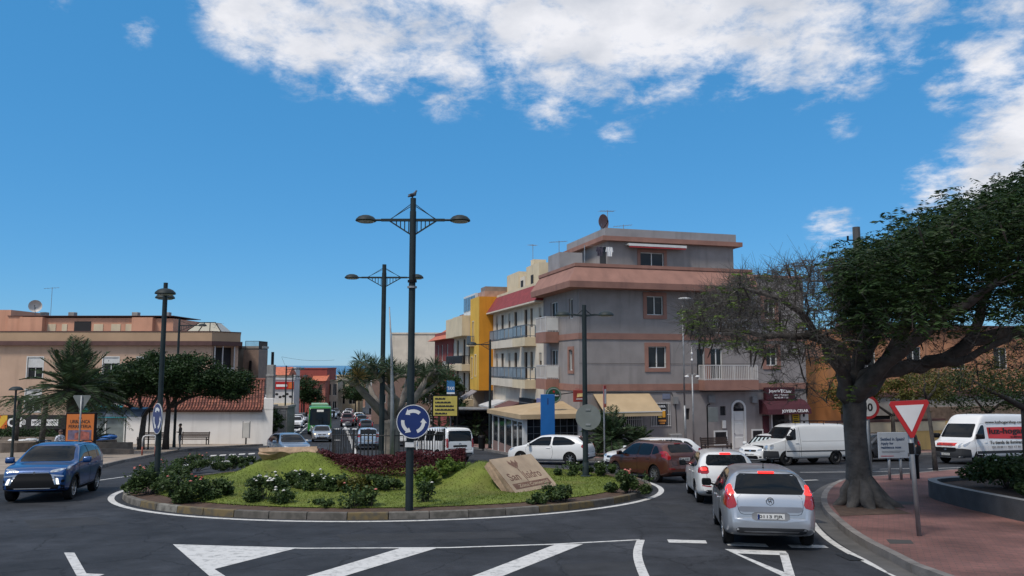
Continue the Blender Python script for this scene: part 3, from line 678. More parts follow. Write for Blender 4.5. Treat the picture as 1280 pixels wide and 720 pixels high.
cb = gb.mb(); cb.tube([(.1,-.03,.88),(6.2,-.03,.80),(6.3,-.03,.5)],.018,5); cb.tube([(6.45,-.03,.1),(6.5,-.03,-1.7)],.018,5); cb.tube([(6.5,-.03,.83),(16,-.03,.86)],.016,5); cb.tube([(0,-.03,2.65),(8,-.03,2.6),(13,-.03,2.62)],.008,4); cb.build('cable', BLACK, T)
sp = gb.mb(); sp.box(5.55,6.08,-.04,-.005,.42,.74); q = sp.build('street_plate', mat('plate_blue_grey', (.17,.19,.26), var=.1), T)
# pub poster in the grilled window
ps = gb.mb(); ps.box(5.15,5.8,-.075,-.055,-1.2,.12); po = ps.build('poster', INK, T)
letter('JARRA', po, (5.47,-.08,-gb.base-.06), w=.5, h=.2, mat=INKW, bold=.02)
gl = gb.mb(); gl.box(5.5,5.7,-.082,-.076,-.72,-.32); gl.build('beer_glass', mat('beer_yellow', (.75,.36,.03), var=.1), po)
gl = gb.mb(); gl.box(5.49,5.71,-.083,-.076,-.318,-.24); gl.build('beer_foam', INKW, po)
q = gb.mb()
for i in range(4): q.box(5.2,5.44,-.082,-.076,-.34-i*.13,-.27-i*.13)
q.build('price_lines', mat('poster_yellow', (.65,.45,.08), var=0), po)
q = gb.mb(); q.box(5.22,5.74,-.082,-.076,-.98,-.86); q.box(5.3,5.66,-.082,-.076,-1.12,-1.04); q.build('orange_lines', mat('poster_orange', (.6,.25,.05), var=0), po)
# jewellery shop: sign block, rounded awning, door, boards
js = gb.mb(); js.box(12.85,15.0,-.35,-.002,.28,1.08); jo = js.build('shop_sign', BURG, T)
letter('Joyería', jo, (13.45,-.36,-gb.base+.83), w=.85, h=.24, mat=INKW, bold=.02); letter('César', jo, (14.45,-.36,-gb.base+.83), w=.65, h=.22, mat=INKW, bold=.02)
q = gb.mb(); q.box(13.97,14.05,-.36,-.35,.7,.92); q.box(13.9,14.12,-.36,-.35,.88,.96); q.build('emblem', INKW, jo)
letter('Taller y Relojería', jo, (13.93,-.36,-gb.base+.58), w=1.2, h=.11, mat=INKW, bold=.02); letter('Tel. 922 39 11 22', jo, (13.93,-.36,-gb.base+.42), w=1.1, h=.10, mat=INKW, bold=.02)
aw = gb.mb(); pr = [(0,.3),(-.35,.22),(-.7,.0),(-.95,-.3),(-1.0,-.62),(-.97,-.62),(-.92,-.32),(-.68,-.05),(-.34,.16),(0,.24)]
aw.prism([(a,z) for a,z in pr], 12.5, 15.75, axis='x'); aw.prism([(0,.24),(-.34,.16),(-.68,-.05),(-.92,-.32),(-.97,-.62),(0,-.62)], 12.5, 12.53, axis='x'); aw.prism([(0,.24),(-.34,.16),(-.68,-.05),(-.92,-.32),(-.97,-.62),(0,-.62)], 15.72, 15.75, axis='x')
ao = aw.build('awning', BURG, T); letter('JOYERIA CESAR', ao, (14.5,-1.015,-gb.base-.44), w=2.0, h=.24, rot=(PI/2-.15,0,0), mat=INKW, bold=.02)
q = gb.mb(); q.box(13.5,14.7,.46,.5,-3.0,-.55); q.build('shop_door', DARKIN, T)
trim(T,13.45,14.75,-3.0,-.6,.08,WFRAME,M=gb.M,name='door_frame')
q = gb.mb(); q.box(12.72,13.2,-.05,-.004,-2.3,-.75); q.build('notice_board', BURG, T)
q = gb.mb(); q.box(15.0,15.5,-.05,-.004,-1.35,-.65); yo = q.build('yellow_notice', mat('notice_yellow', (.62,.45,.02), var=.1), T)
q = gb.mb()
for i in range(4): q.box(15.06+.03*(i%2),15.44-.04*(i%3),-.056,-.05,-.80-i*.14,-.75-i*.14)
q.build('print_lines', INK, yo)
q = gb.mb(); q.box(15.6,16.2,-.06,-.004,-3.0,-.25); q.build('white_pier', WFRAME, T)
q = gb.mb()
for z in (-.75,-1.3,-1.85): q.ell((15.85,-.06,z),(.09,.02,.15))
q.build('pier_emblem', INK, T)
# big tan awning over the windows
aw = gb.mb(); aw.prism([(0,.78),(-1.7,-.22),(-1.72,-.50),(-1.69,-.50),(-1.67,-.25),(0,.72)], .9, 4.65, axis='x'); aw.build('awning', AWN, T)
q = gb.mb(); q.box(.9,4.65,-1.735,-1.722,-.27,-.22); q.build('awning_bar', WFRAME, T)
# hanging pub sign and round emblem sign at the corner
q = gb.mb(); q.cbox(-.65,.1,-.75,-.6,.35,1.05,.02); q.bar((-.25,-.6,1.1),(-.25,0,1.1),.04); so_ = q.build('hanging_sign', mat('sign_dark_red', (.25,.03,.02), var=.15), T)
q = gb.mb(); q.prism([(-.46,.62),(-.1,.66),(-.08,.86),(-.44,.84)],-.765,-.751); q.build('yellow_print', mat('sign_cream', (.7,.5,.2), var=.3, scale=9), so_)
q = gb.mb(); q.box(-.5,-.04,-.762,-.751,.50,.54); q.build('white_print', INKW, so_)
GRN = mat('beer_green', (.012,.07,.03), rough=.4, var=.1)
q = gb.mb(); q.lathe([(.0,-.06),(.47,-.06),(.50,0),(.47,.06),(0,.06)], 28, (-1.6,.2,.72), 'y'); es = q.build('round_sign', GRN, T)
q = gb.mb(); q.lathe([(.38,-.075),(.45,-.075),(.45,-.055),(.38,-.055),(.38,-.075)], 28, (-1.6,.2,.72), 'y'); q.build('sign_rim', mat('sign_rim_grey',(.20,.24,.21),var=.2), es)
q = gb.mb(); q.box(-1.97,-1.23,.12,.139,.63,.81); q.build('sign_band', INK, es); letter('Heineken', es, (-1.6,.117,-gb.base+.72), w=.62, h=.10, mat=INKW)
q = gb.mb(); q.prism([(-1.6+.10*math.cos(PI/2+i*PI/5)*(1 if i%2==0 else .4), .94+.10*math.sin(PI/2+i*PI/5)*(1 if i%2==0 else .4)) for i in range(10)], .12, .138); q.build('red_star', SIGNR, es)
q = gb.mb(); q.bar((-1.6,.25,.72),(0,.25,.9),.05); q.build('sign_bracket', BLACK, T)
# penthouse on the roof terrace
pm = gb.mb(); wall(pm, 2.8, 12.2, 7.5, 10.7, [(5.16,6.9,8.8,10.0)], y=2.0)
pm.face([(2.8,2.0,7.5),(2.8,2.0,10.7),(2.8,9,10.7),(2.8,9,7.5)]); pm.face([(12.2,2.0,7.5),(12.2,9,7.5),(12.2,9,10.7),(12.2,2.0,10.7)])
pm.build('penthouse_wall', GREY, T)
q = gb.mb(); q.box(2.35,12.7,1.6,9.2,10.62,10.92); q.build('roof_edge', PINK, T)
q = gb.mb(); q.box(2.62,12.35,1.85,9.1,10.92,11.48); q.build('parapet', LGREY, T)
window(T,5.16,6.9,8.8,10.0,y=2.0,M=gb.M); trim(T,5.16,6.9,8.8,10.0,.2,PINK,y=2.0,M=gb.M)
q = gb.mb(); q.box(4.1,8.3,1.45,1.95,10.38,10.46); q.box(4.1,8.3,1.4,1.45,10.30,10.46); rb = q.build('roller_blind', WFRAME, T); q = gb.mb(); q.box(4.15,8.25,1.42,1.5,10.20,10.30); q.build('valance', SIGNR, rb)
q = gb.mb(); q.box(.35,2.0,4.4,6.75,7.5,10.15); q.build('stair_block', LGREY, T)
q = gb.mb(); q.box(.9,2.75,2.6,4.3,8.0,9.0); lo_ = q.build('glazed_shelter', WFRAME, T); q = gb.mb()
for k in range(3): q.box(.98+k*.6,1.5+k*.6,2.57,2.6,8.15,8.9); 
for k in range(2): q.box(.87,.9,2.7+k*.8,3.4+k*.8,8.15,8.9)
q.build('pane', WGLASS, lo_); q = gb.mb(); q.box(.8,2.8,2.5,4.4,9.0,9.08); q.build('shelter_roof', WFRAME, lo_)
q = gb.mb(); q.box(2.78,2.8,2.2,3.2,8.6,10.3); q.build('terrace_door', DARKIN, T)
q = gb.mb(); q.cbox(6.4,7.0,5,5.6,11.48,11.85,.03); q.build('roof_vent', CONC, T)
# laundry on the terrace
def GP(x, y, z): p_ = Vector((C0.x,C0.y))+VX*x+NX*y; return (p_.x,p_.y,z)
for xx, lb, mm in ((2.62,'white shirt hung to dry on the grey building\'s roof terrace',INKW),(1.95,'dark checked shirt hung to dry beside the glazed roof shelter',mat('cloth_dark',(.05,.04,.06),var=.4,scale=9))):
    q = MB(); s = []
    for i in range(7):
        u = i/6; s.append((u-.5)*.62)
    v = []; f = []
    prof = [(.15,0,.02),(.2,-.12,.03),(.17,-.3,.02),(.16,-.45,.035),(.16,-.6,.02)]
    for (hw, z, ya) in prof:
        for i in range(7): v.append(((i/3-1)*hw, ya*math.sin(i*2.1+z*5), z))
    f = [[j*7+i,j*7+i+1,(j+1)*7+i+1,(j+1)*7+i] for j in range(4) for i in range(6)]; q.add(v, f)
    q.add([(a,b+.03,c) for a,b,c in v], [ff[::-1] for ff in f])
    for sx in (-1,1): q.bar((sx*.17,0.01,-.02),(sx*.23,.02,-.32),.07,.04)
    o = q.build('shirt', mm, loc=GP(xx,1.2,10.1), rotz=ANG); tag(o, lb, 'laundry')
cl = MB(); cl.tube([GP(.9,1.2,10.12),GP(2.8,1.2,10.12)],.008,4); cl.tube([GP(.9,1.2,8.0),GP(.9,1.2,10.15)],.03,6); tag(cl.build('clothes_line', GALV), 'washing line on the roof terrace of the grey building', 'clothes line')

# terrace cafe under a tan roof at the foot of the corner
kb = Bld('cafe_terrace', 'glazed cafe terrace with tan canopy roof and white posts beside the grey building', FP(-3.6,-.2), -3.0, ANG, cat='cafe'); K = kb.t
q = kb.mb(); q.add([(-.35,-.5,-.62),(4.8,-.5,-.62),(4.8,7.4,-.72),(-.35,7.4,-.72),(-.35,-.5,-.35),(4.8,-.5,-.35),(4.4,3.2,.22),(2.6,3.2,.22),(4.8,7.4,-.45),(-.35,7.4,-.45)],
    [[0,1,2,3],[0,1,5,4],[4,5,6,7],[4,7,9],[9,7,6,8],[5,8,6],[3,2,8,9],[0,3,9,4],[1,2,8,5]]); q.build('canopy', AWN, K)
q = kb.mb()
for x in (0.05,3.5): q.box(x-.12,x+.12,-.12,.12,-3.1,-.6)
for y in (1.2,2.4,4.0,5.6,7.1): q.box(-.05,.08,y-.07,y+.07,-3.4,-.65)
q.box(-.08,-.0,.12,7.2,-.85,-.66); q.build('post', WFRAME, K)
q = kb.mb(); q.box(.18,4.0,0,.1,-3.1,-2.3); q.box(-.02,.06,.13,7.1,-3.3,-2.5); q.build('parapet', mat('cafe_parapet', (.22,.14,.12), var=.15), K)
q = kb.mb(); q.box(.18,4.0,.04,.06,-2.3,-.63); q.box(.0,.03,.15,7.1,-2.5,-.86); q.build('glazing', WGLASS, K)
q = kb.mb()
for i in range(10): q.box(.18+i*.42,.205+i*.42,.0,.035,-2.3,-.63)
for z in (-1.9,-1.5,-1.1): q.box(.18,4.0,.002,.03,z-.012,z+.012)
q.build('glazing_bar', mat('bar_grey', (.15,.17,.18), var=.1), K)
q = kb.mb(); q.box(.3,4.6,.3,7.0,-3.05,-2.99); q.build('floor', DARKIN, K)
# blue totem sign in front of it
bt_ = at(685,560,44.2); tz = G(44.2)+.14
q = MB(); q.cbox(-.4,.4,-.1,.1,0,3.5,.015); bo = q.build('totem_sign', mat('totem_blue', (.008,.11,.34), rough=.45, var=.08), loc=(2.05,44.2,tz), rotz=.1); tag(bo, 'plain bright blue upright totem sign in front of the cafe terrace', 'sign')
letter('i', bo, (0.0,-.104,3.1), h=.36, mat=mat('totem_mark', (.01,.03,.13), var=0), bold=.03)
# ================================================================== buildings down the right side of the street
SA = math.atan2(-NX.y, -NX.x)        # fronts on this side run towards the camera, facing the street
def street_bld(name, label, t_far, t_near, out, base, group=None):
    q = FP(-out, t_far); b = Bld(name, label, q, base, SA, group); b.L = t_near-t_far if t_near > t_far else t_far-t_near; return b
# cream house with balconies and dark red tiled eaves: X = 0 far end, 17 near end
cb_ = street_bld('balcony_house', 'cream house with two rows of balconies under a dark red tiled eave', 20.6, 6.82, 0, -4.9); T = cb_.t; M = cb_.M
m = cb_.mb(); Lc = 13.78; holes = []
for z0, z1 in ((4.5,6.7),(1.35,3.5)):
    for x, dr in ((.9,0),(2.6,1),(4.8,0),(6.5,1),(9.2,1),(10.7,0),(12.75,0)): holes.append((x,x+(.8 if dr else .6),z0 if dr else z0+.8,z1-(.1 if x > 12 else 0)))
wall(m,0,Lc,-4.9,7.2,holes+[(1,4,-3.9,-.9,.4),(5,8,-3.9,-.9,.4),(9,12.4,-3.9,-.9,.4)],rev=.2)
m.face([(Lc,0,-4.9),(Lc,8,-4.9),(Lc,8,7.2),(Lc,0,7.2)]); m.face([(0,0,-4.9),(0,8,-4.9),(0,8,7.2),(0,0,7.2)])
m.build('wall', CREAMP, T)
for h in holes: window(T,*h[:4],M=M,mull=1 if h[1]-h[0]>.72 else 0,fm=mat('frame_brown',(.09,.06,.045),var=.2),shutter=.45 if h[0] in (.9,4.8,12.75) else 0,sm=mat('shutter_beige',(.36,.31,.25),var=.1))
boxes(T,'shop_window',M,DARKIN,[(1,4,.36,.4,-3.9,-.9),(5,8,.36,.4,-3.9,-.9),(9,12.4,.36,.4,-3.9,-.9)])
m = cb_.mb(); m.add([(-.1,-.6,7.05),(Lc,-.6,7.05),(Lc,.3,8.4),(-.1,.3,8.4),(-.1,.3,7.05),(Lc,.3,7.05)],[[0,1,2,3],[0,3,4],[1,5,2],[0,4,5,1]]); m.build('tiled_eave', REDT, T)
m = cb_.mb(); m.box(-.1,Lc,-.62,.1,6.93,7.04); m.build('eave_soffit', CREAMP, T)
for z0 in (3.9,.85):
    for a,b,o in ((.4,4.1,.45),(4.3,8.2,.6),(8.9,12.1,.85)):
        q = cb_.mb(); q.box(a,b,-o,-.003,z0,z0+.62); bo = q.build('balcony', CREAM if a > 8 else CREAMP, T)
        q = MB(M); pts = [(a+.04,-.05),(a+.04,-o+.04),(b-.04,-o+.04),(b-.04,-.05)]
        for (ax,ay),(bx_,by) in zip(pts, pts[1:]):
            q.bar((ax,ay,z0+1.5),(bx_,by,z0+1.5),.06); q.bar((ax,ay,z0+.72),(bx_,by,z0+.72),.05); n = max(1,int(math.hypot(bx_-ax,by-ay)/.28))
            for i in range(n+1):
                t = i/n; q.bar((ax+(bx_-ax)*t,ay+(by-ay)*t,z0+.6),(ax+(bx_-ax)*t,ay+(by-ay)*t,z0+1.5),.045)
        q.build('railing', RAILB, bo); q = MB(M); k3 = (b-a)/3
        for i in range(3): q.box(a+k3*i+.12,a+k3*(i+1)-.12,-o+.03,-o+.05,z0+.78,z0+1.44)
        q.build('railing_panel', mat('railing_panel',(.24,.29,.33),rough=.3,var=.2), bo)
m = cb_.mb(); m.box(0,Lc,.4,8,7.2,8.3); m.box(0,Lc,.32,.4,7.2,8.6); m.build('roof_parapet', CREAM, T)
m = cb_.mb(); m.box(.2,1.0,1.2,7,8.3,10.3); m.build('roof_room', YEL, T)
boxes(T,'roof_room',M,CREAM,[(1.0,4.4,1.0,7,8.3,10.25),(5.9,9.2,1.2,7,8.3,10.4)])
boxes(T,'roof_room',M,CREAMP,[(4.4,5.9,1.1,7,8.3,9.7)])
boxes(T,'roof_window',M,DARKIN,[(4.8,5.4,1.06,1.1,8.7,9.4),(7.2,7.8,1.16,1.2,8.9,9.6)])
boxes(T,'roof_room',M,LGREY,[(9.4,13.4,1.8,7,8.3,9.6)])
m = cb_.mb(); m.box(3.0,3.8,2.5,3.6,10.25,11.4); m.build('chimney_block', CREAM, T)
# shop fronts along the ground floor
m = cb_.mb(); m.box(12.5,13.7,-.12,-.003,-3.9,.2); m.build('lilac_pier', mat('lilac_paint',(.17,.18,.34),var=.15), T)
m = cb_.mb(); m.box(8.8,12.4,-.3,-.003,-.9,.1); m.build('shop_sign', INK, T)
m = cb_.mb(); m.box(8.9,12.3,-.31,-.302,-.25,-.2); m.box(8.9,12.3,-.31,-.302,-.78,-.74); m.build('sign_trim', GALV, T)
m = cb_.mb(); m.prism([(0,-.3),(-1.2,-.75),(-1.2,-.95),(0,-.9)],4.9,8.1,axis='x'); m.build('awning', mat('awning_brown',(.13,.06,.055),var=.2), T)
m = cb_.mb(); m.prism([(0,-.35),(-1.5,-.8),(-1.5,-.95),(0,-.9)],.9,4.1,axis='x'); m.build('awning', mat('awning_white',(.5,.5,.5),var=.2), T)
# orange and yellow house standing forward
oh = street_bld('orange_house', 'narrow yellow and orange house overhanging the street', 24.05, 20.65, 1.25, -5.0); T = oh.t; M = oh.M
m = oh.mb(); hh = [(.9,1.4,4.6,6.4),(1.9,2.35,1.6,3.4),(.5,1.0,1.4,3.2)]; wall(m,0,3.38,.35,8.5,hh); m.build('wall', YEL, T)
m = oh.mb(); m.face([(3.382,0,.35),(3.382,5,.35),(3.382,5,8.5),(3.382,0,8.5)]); m.face([(0,0,.35),(3.38,0,.35),(3.38,5,.35),(0,5,.35)]); m.face([(0,0,8.5),(3.38,0,8.5),(3.38,5,8.5),(0,5,8.5)]); m.face([(0,0,.35),(0,5,.35),(0,5,8.5),(0,0,8.5)]); m.build('end_wall', ORA, T)
for h in hh: window(T,*h,M=M,mull=0); trim(T,*h,.08,CREAM,M=M,out=.03)
m = oh.mb(); m.box(.2,3.2,1.3,4.8,-5,.35); m.build('ground_floor', LGREY, T)
m = oh.mb(); m.box(.2,1.6,-.4,-.003,4.2,4.4); bo = m.build('balcony', CREAM, T); railing(bo,[(.25,0),(.25,-.35),(1.55,-.35),(1.55,0)],4.4-oh.base,5.1-oh.base,RAILB)
m = oh.mb(); m.box(.4,2.9,.6,3.4,8.5,9.05); m.build('roof_railing', mat('pale_pink',(.4,.26,.2),var=.2), T); m = oh.mb(); m.box(.7,2.4,.8,3,9.05,9.5); m.build('chimney_block', mat('pale_brown',(.25,.19,.15),var=.2), T)
m = oh.mb(); m.prism([(0,.3),(-1.3,-.5),(-1.3,-1.2),(-1.26,-1.2),(-1.26,-.55),(0,.2)],.4,2.6,axis='x'); m.build('shop_awning', mat('awning_grey',(.26,.24,.25),var=.25,scale=6), T)
# cream house with rounded corner balconies and black railings
ch = street_bld('cream_house', 'cream house with black balcony railings and glazed roof room', 32.8, 24.1, .9, -5.4); T = ch.t; M = ch.M
m = ch.mb(); hh = [(1.2,2.2,3.2,5.0),(4.2,5.2,2.6,5.0),(6.5,7.4,2.6,4.9),(1.2,2.2,.3,2.0),(4.2,5.2,-.6,1.8),(6.5,7.4,-.6,1.8)]
wall(m,0,8.7,-5.4,7.2,hh); m.face([(8.7,0,-5.4),(8.7,6,-5.4),(8.7,6,7.2),(8.7,0,7.2)]); m.face([(0,0,7.2),(8.7,0,7.2),(8.7,6,7.2),(0,6,7.2)]); m.build('wall', CREAMP, T)
for h in hh: window(T,*h,M=M,fm=mat('frame_brown',(.09,.06,.045)))
for z0,z1,zr,rm in ((5.2,7.05,0,None),(2.0,2.6,3.4,RAILD),(-1.2,-.6,.2,RAILD)):
    for a,b,mm in ((.1,4.3,CREAM),(4.4,8.6,CREAM)):
        q = ch.mb(); q.box(a,b,-.9 if a<1 else -1.1,-.003,z0,z1); bo = q.build('balcony', mm, T)
        if rm: railing(bo,[(a+.05,-.03),(a+.05,-.85 if a<1 else -1.05),(b-.05,-.85 if a<1 else -1.05),(b-.05,-.03)],z1-ch.base,zr-ch.base,rm,gap=.14,bar_w=.05)
m = ch.mb(); m.box(3.0,8.0,.3,5,7.2,9.2); lo_ = m.build('roof_room', WFRAME, T); m = ch.mb()
for i in range(4): m.box(3.2+i*1.2,4.2+i*1.2,.25,.3,7.7,9.0)
m.box(8.0,8.04,.6,4.5,7.7,9.0); m.build('pane', mat('roof_pane',(.10,.14,.19),rough=.1,var=.2), lo_)
m = ch.mb(); m.box(.5,8.5,-.35,-.003,-2.9,-2.1); so_ = m.build('shop_sign', INK, T)
q = ch.mb(); q.prism([(6.3,-2.8),(6.3,-2.5),(6.15,-2.5),(6.55,-2.2),(6.95,-2.5),(6.8,-2.5),(6.8,-2.8),(6.62,-2.8),(6.62,-2.6),(6.48,-2.6),(6.48,-2.8)],-.37,-.352); q.build('emblem', INKW, so_)
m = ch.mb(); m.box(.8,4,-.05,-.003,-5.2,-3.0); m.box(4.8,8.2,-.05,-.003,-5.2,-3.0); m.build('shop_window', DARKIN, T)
# dark red house with sloping tiled eave
rh = street_bld('dark_red_house', 'dark red house with white window frames and orange tiled eave', 46.2, 32.85, .45, -5.8); T = rh.t; M = rh.M
m = rh.mb(); hh = [(1.5,2.5,3.0,4.8),(4,5,3.0,4.8),(7,8,3.0,4.8),(10.5,12,2.2,4.8),(1.5,2.5,-.4,1.4),(4,5,-.4,1.4),(7,8,-.4,1.4),(10.5,12,-1.2,1.4)]
wall(m,0,13.3,-5.8,6.2,hh); m.face([(13.3,0,-5.8),(13.3,7,-5.8),(13.3,7,6.2),(13.3,0,6.2)]); m.build('wall', DRED, T)
for h in hh: window(T,*h,M=M,tr=True)
m = rh.mb(); m.add([(-.1,-.9,5.3),(13.4,-.9,5.3),(13.4,1.6,6.9),(-.1,1.6,6.9),(-.1,1.6,5.3),(13.4,1.6,5.3)],[[0,1,2,3],[0,3,4],[1,5,2],[0,4,5,1]]); m.build('tiled_eave', ORT, T)
for z0, rm in ((1.4,WFRAME),(-1.9,RAILD)): m = rh.mb(); m.box(9.8,13.2,-1.0,-.003,z0,z0+.6); bo = m.build('balcony', DRED, T); railing(bo,[(9.85,-.95),(13.15,-.95)],z0+.6-rh.base,z0+1.5-rh.base,rm)
m = rh.mb(); m.box(6,9.5,1.7,6,6.2,8.1); m.build('roof_room', DRED, T)
# big blank-walled cream block further down, then smaller houses to the end of the view
def far_block(name, label, x0, x1, y, d, z1, m_, rows=(), cols=0, wm=None, rot=0.0, roof=None, base=None, wsz=(1.0,1.3), cat='building', group=None):
    base = base if base is not None else min(G(y+d), G(y))-1.0
    b = Bld(name, label, (x0, y), base, rot, group); Lx = x1-x0; q = b.mb()
    hh = [((i+.5)*Lx/cols-wsz[0]/2,(i+.5)*Lx/cols+wsz[0]/2,z,z+wsz[1]) for z in rows for i in range(cols)]
    wall(q,0,Lx,base,z1,hh,rev=.25); q.face([(0,0,base),(0,d,base),(0,d,z1),(0,0,z1)]); q.face([(Lx,0,base),(Lx,d,base),(Lx,d,z1),(Lx,0,z1)]); q.face([(0,d,base),(Lx,d,base),(Lx,d,z1),(0,d,z1)]); q.face([(0,0,z1-.02),(Lx,0,z1-.02),(Lx,d,z1-.02),(0,d,z1-.02)])
    q.build('wall', m_, b.t)
    for h in hh: window(b.t,*h,M=b.M,fm=wm or WFRAME)
    if roof:
        q = b.mb(); q.add([(-.4,-.4,z1),(Lx+.4,-.4,z1),(Lx+.4,d+.4,z1),(-.4,d+.4,z1),(-.4,d/2,z1+roof[0]),(Lx+.4,d/2,z1+roof[0])],[[0,1,5,4],[2,3,4,5],[0,4,3],[1,2,5]]); q.build('roof', roof[1], b.t)
    else:
        q = b.mb(); q.box(-.12,Lx+.12,-.12,.2,z1,z1+.25); q.box(-.12,.2,.2,d,z1,z1+.25); q.box(Lx-.2,Lx+.12,.2,d,z1,z1+.25); q.build('coping', m_, b.t)
    return b
far_block('apartment_block','big cream block with blank end wall rising above the street trees',-20.2,-9.0,128,25,7.7,CREAMP)
far_block('townhouse','brown townhouse half hidden by the street trees below the cream block',-20.5,-11,112,14,1.2,mat('brown_render',(.20,.13,.10),var=.15),rows=(-3,),cols=3)
far_block('townhouse','pale ground floor townhouse with shaded entrance behind the dragon tree',-11,-8.0,104,8,-1.5,LGREY,rows=(-5.2,),cols=2)
b = far_block('shop_house','white shop house with red striped sign far down the street',-31.5,-24,165,14,0.5,mat('white_far',(.5,.5,.5),var=.1),rows=(-4,-8),cols=3); q = b.mb(); 
for i in range(4): q.box(2.5,6.5,-.12,-.003,-2.6-i*.7,-2.2-i*.7)
q.build('striped_sign', SIGNR, b.t)
far_block('townhouse','beige townhouse with open balconies at the far bend of the street',-38.5,-33.8,168,6,0.1,CREAM,rows=(-2.6,-6.0),cols=2,wsz=(1.5,1.8))
far_block('townhouse','cream corner house with tall dark windows beside the beige townhouse',-38.8,-36.4,160,5,-0.8,mat('cream_far',(.42,.36,.29),var=.1),rows=(-3.8,-7.4),cols=2,wsz=(.8,2.4))
far_block('townhouse','low pale house at the far end of the street',-39,-28,215,14,-3,CREAMP,rows=(-6.5,),cols=4)
far_block('townhouse','brick coloured house low behind the far street trees',-58,-44,230,14,-2.0,mat('brick_far',(.30,.17,.12),var=.15),rows=(-6,),cols=5)
# ---- left side of the street
b = far_block('red_house','dark red three storey house with tiled balcony roof and blue window',-45.0,-38.2,158,8,1.7,DRED,rows=(-1.4,),cols=1,wm=mat('frame_blue',(.12,.2,.35))); T = b.t
q = b.mb(); q.box(4.9,6.9,-1.6,4,-9.8,-.6); q.build('wing', mat('red_wing',(.34,.115,.085),var=.12), T)
q = b.mb(); q.add([(4.0,-2.3,-.7),(7.2,-2.3,-.7),(7.2,.5,.5),(4.0,.5,.5),(4.0,.5,-.7),(7.2,.5,-.7)],[[0,1,2,3],[0,3,4],[1,5,2],[0,4,5,1]]); q.build('roof', ORT, T)
q = b.mb(); q.box(5.5,6.2,-1.64,-1.6,-3.2,-2.0); q.build('window', DARKIN, T)
b = far_block('market_building','pale market building with a red sign band over graffiti covered wall',-36.4,-33.0,116,3,.3,mat('white_far',(.5,.5,.5)),rows=(),cols=0); T = b.t
q = b.mb(); q.box(0,3.4,-.2,-.003,-1.1,.0); so_ = q.build('red_sign', SIGNR, T); q = b.mb(); q.box(2.6,3.35,-.22,-.203,-1.0,-.1); q.build('orange_panel', mat('sign_orange',(.55,.12,.02),var=.1), so_)
q = b.mb(); q.box(.2,.6,-.22,-.203,-.85,-.25); q.box(.75,2.4,-.22,-.203,-.75,-.4); q.build('white_print', INKW, so_)
q = b.mb()
for i in range(6): q.ell((.3+i*.52,-.01,-2.1+.25*math.sin(i*2)),(.26,.02,.2),8,4)
q.build('graffiti', INK, T)
q = b.mb(); q.box(-.1,3.5,-.6,-.003,-5.3,-3.2); q.build('lower_wall', CREAM, T)
far_block('townhouse','cream house with red tiled gable beyond the white cottage',-45.0,-38.8,132,4,0.8,CREAMP,rows=(-1.9,),cols=3,wsz=(1.1,1.6),roof=(1.4,ORT))
far_block('townhouse','white house standing next to the dark red house',-42.6,-40.2,142,3,1.9,mat('white_far',(.5,.5,.5)),rows=(),cols=0)
b = far_block('garage','low garage with a closed grey roller shutter beside the white cottage',-26.4,-24.3,83,3,-2.1,CONC); q = b.mb()
for i in range(16): q.box(.15,1.95,-.06-(i%2)*.03,-.003,-4.9+i*.165,-4.75+i*.165)
q.build('roller_shutter', GALV, b.t)
b = far_block('apartment_block','pale grey block with brown stair tower behind the white cottage roof',-33.6,-28.2,86,2.0,4.4,mat('pale_grey_far',(.36,.33,.29),var=.08)); T = b.t
q = b.mb(); q.box(3.75,5.45,-1.2,1.9,-7,4.2); q.build('stair_tower', mat('brown_tower',(.22,.15,.115),var=.15), T)
q = b.mb(); q.box(-3.2,2.8,-1.6,-.003,-7,.6); q.build('lower_block', mat('yellow_low',(.55,.40,.14),var=.1), T)
q = b.mb(); q.box(-3.1,2.7,-1.63,-1.603,-.1,.0); q.box(-.9,-.6,-1.63,-1.603,-5,.6); q.build('edge', BEIGE, T)
railing(T,[(3.9,-1.1),(5.4,-1.1),(5.4,1.8)],4.2-b.base,5.2-b.base,RAILD)
q = b.mb(); q.box(4.5,4.7,-1.5,-1.21,-4,3); q.build('drain_pipe', BLACK, T); q = b.mb(); q.box(4.2,5.65,-1.8,-1.21,-.5,-.2); q.build('stair_landing', DARKIN, T)

# ================================================================== long beige apartment house on the left
bb = Bld('apartment_house', 'long beige apartment house with white roller blinds and salmon roof rooms', (-66, 71.2), -6.0, 0); T = bb.t; M = bb.M; LX = 37.9
wx = [x for x in (2,6.5,11,15.5,20,24.6,29.2,33.6)]
cols = [(-66+66+0)]; wins = []
for px in (-60,-1,40,99,142,183,225): 
    pass
q = bb.mb(); hh = []
for px in (-55,-8,47,141,183,224):
    x = (px-640)/950*71.2+66
    for z0, z1 in ((1.35,3.25),(-1.75,.25)): hh.append((x-.72,x+.72,z0,z1))
wall(q,0,LX,-6,4.65,hh); q.face([(0,0,-6),(0,14,-6),(0,14,4.65),(0,0,4.65)]); q.face([(LX+1.65,2.5,-6),(LX-2.9,15,-6),(LX-2.9,15,4.65),(LX+1.65,2.5,4.65)]); q.build('wall', BEIGE, T)
FPL = lambda e: [(0,-e),(LX+e*.5,-e),(LX+1.65+e,2.5-e*.3),(LX-2.9+e,15),(0,15)]
for i, h in enumerate(hh):
    window(T,*h,M=M,shutter=(.62,.6,.5,.3,.7,.4)[i//2],mull=1); trim(T,*h,.09,WFRAME,M=M,out=.03)
q = bb.mb(); q.prism(FPL(.42),4.35,4.75,axis='z'); q.build('cornice', CORN, T)
q = bb.mb(); q.prism(FPL(.2),4.75,5.62,axis='z'); q.build('parapet', OCHRE, T)
q = bb.mb(); q.prism(FPL(.25),5.62,5.69,axis='z'); q.build('coping', CORN, T)
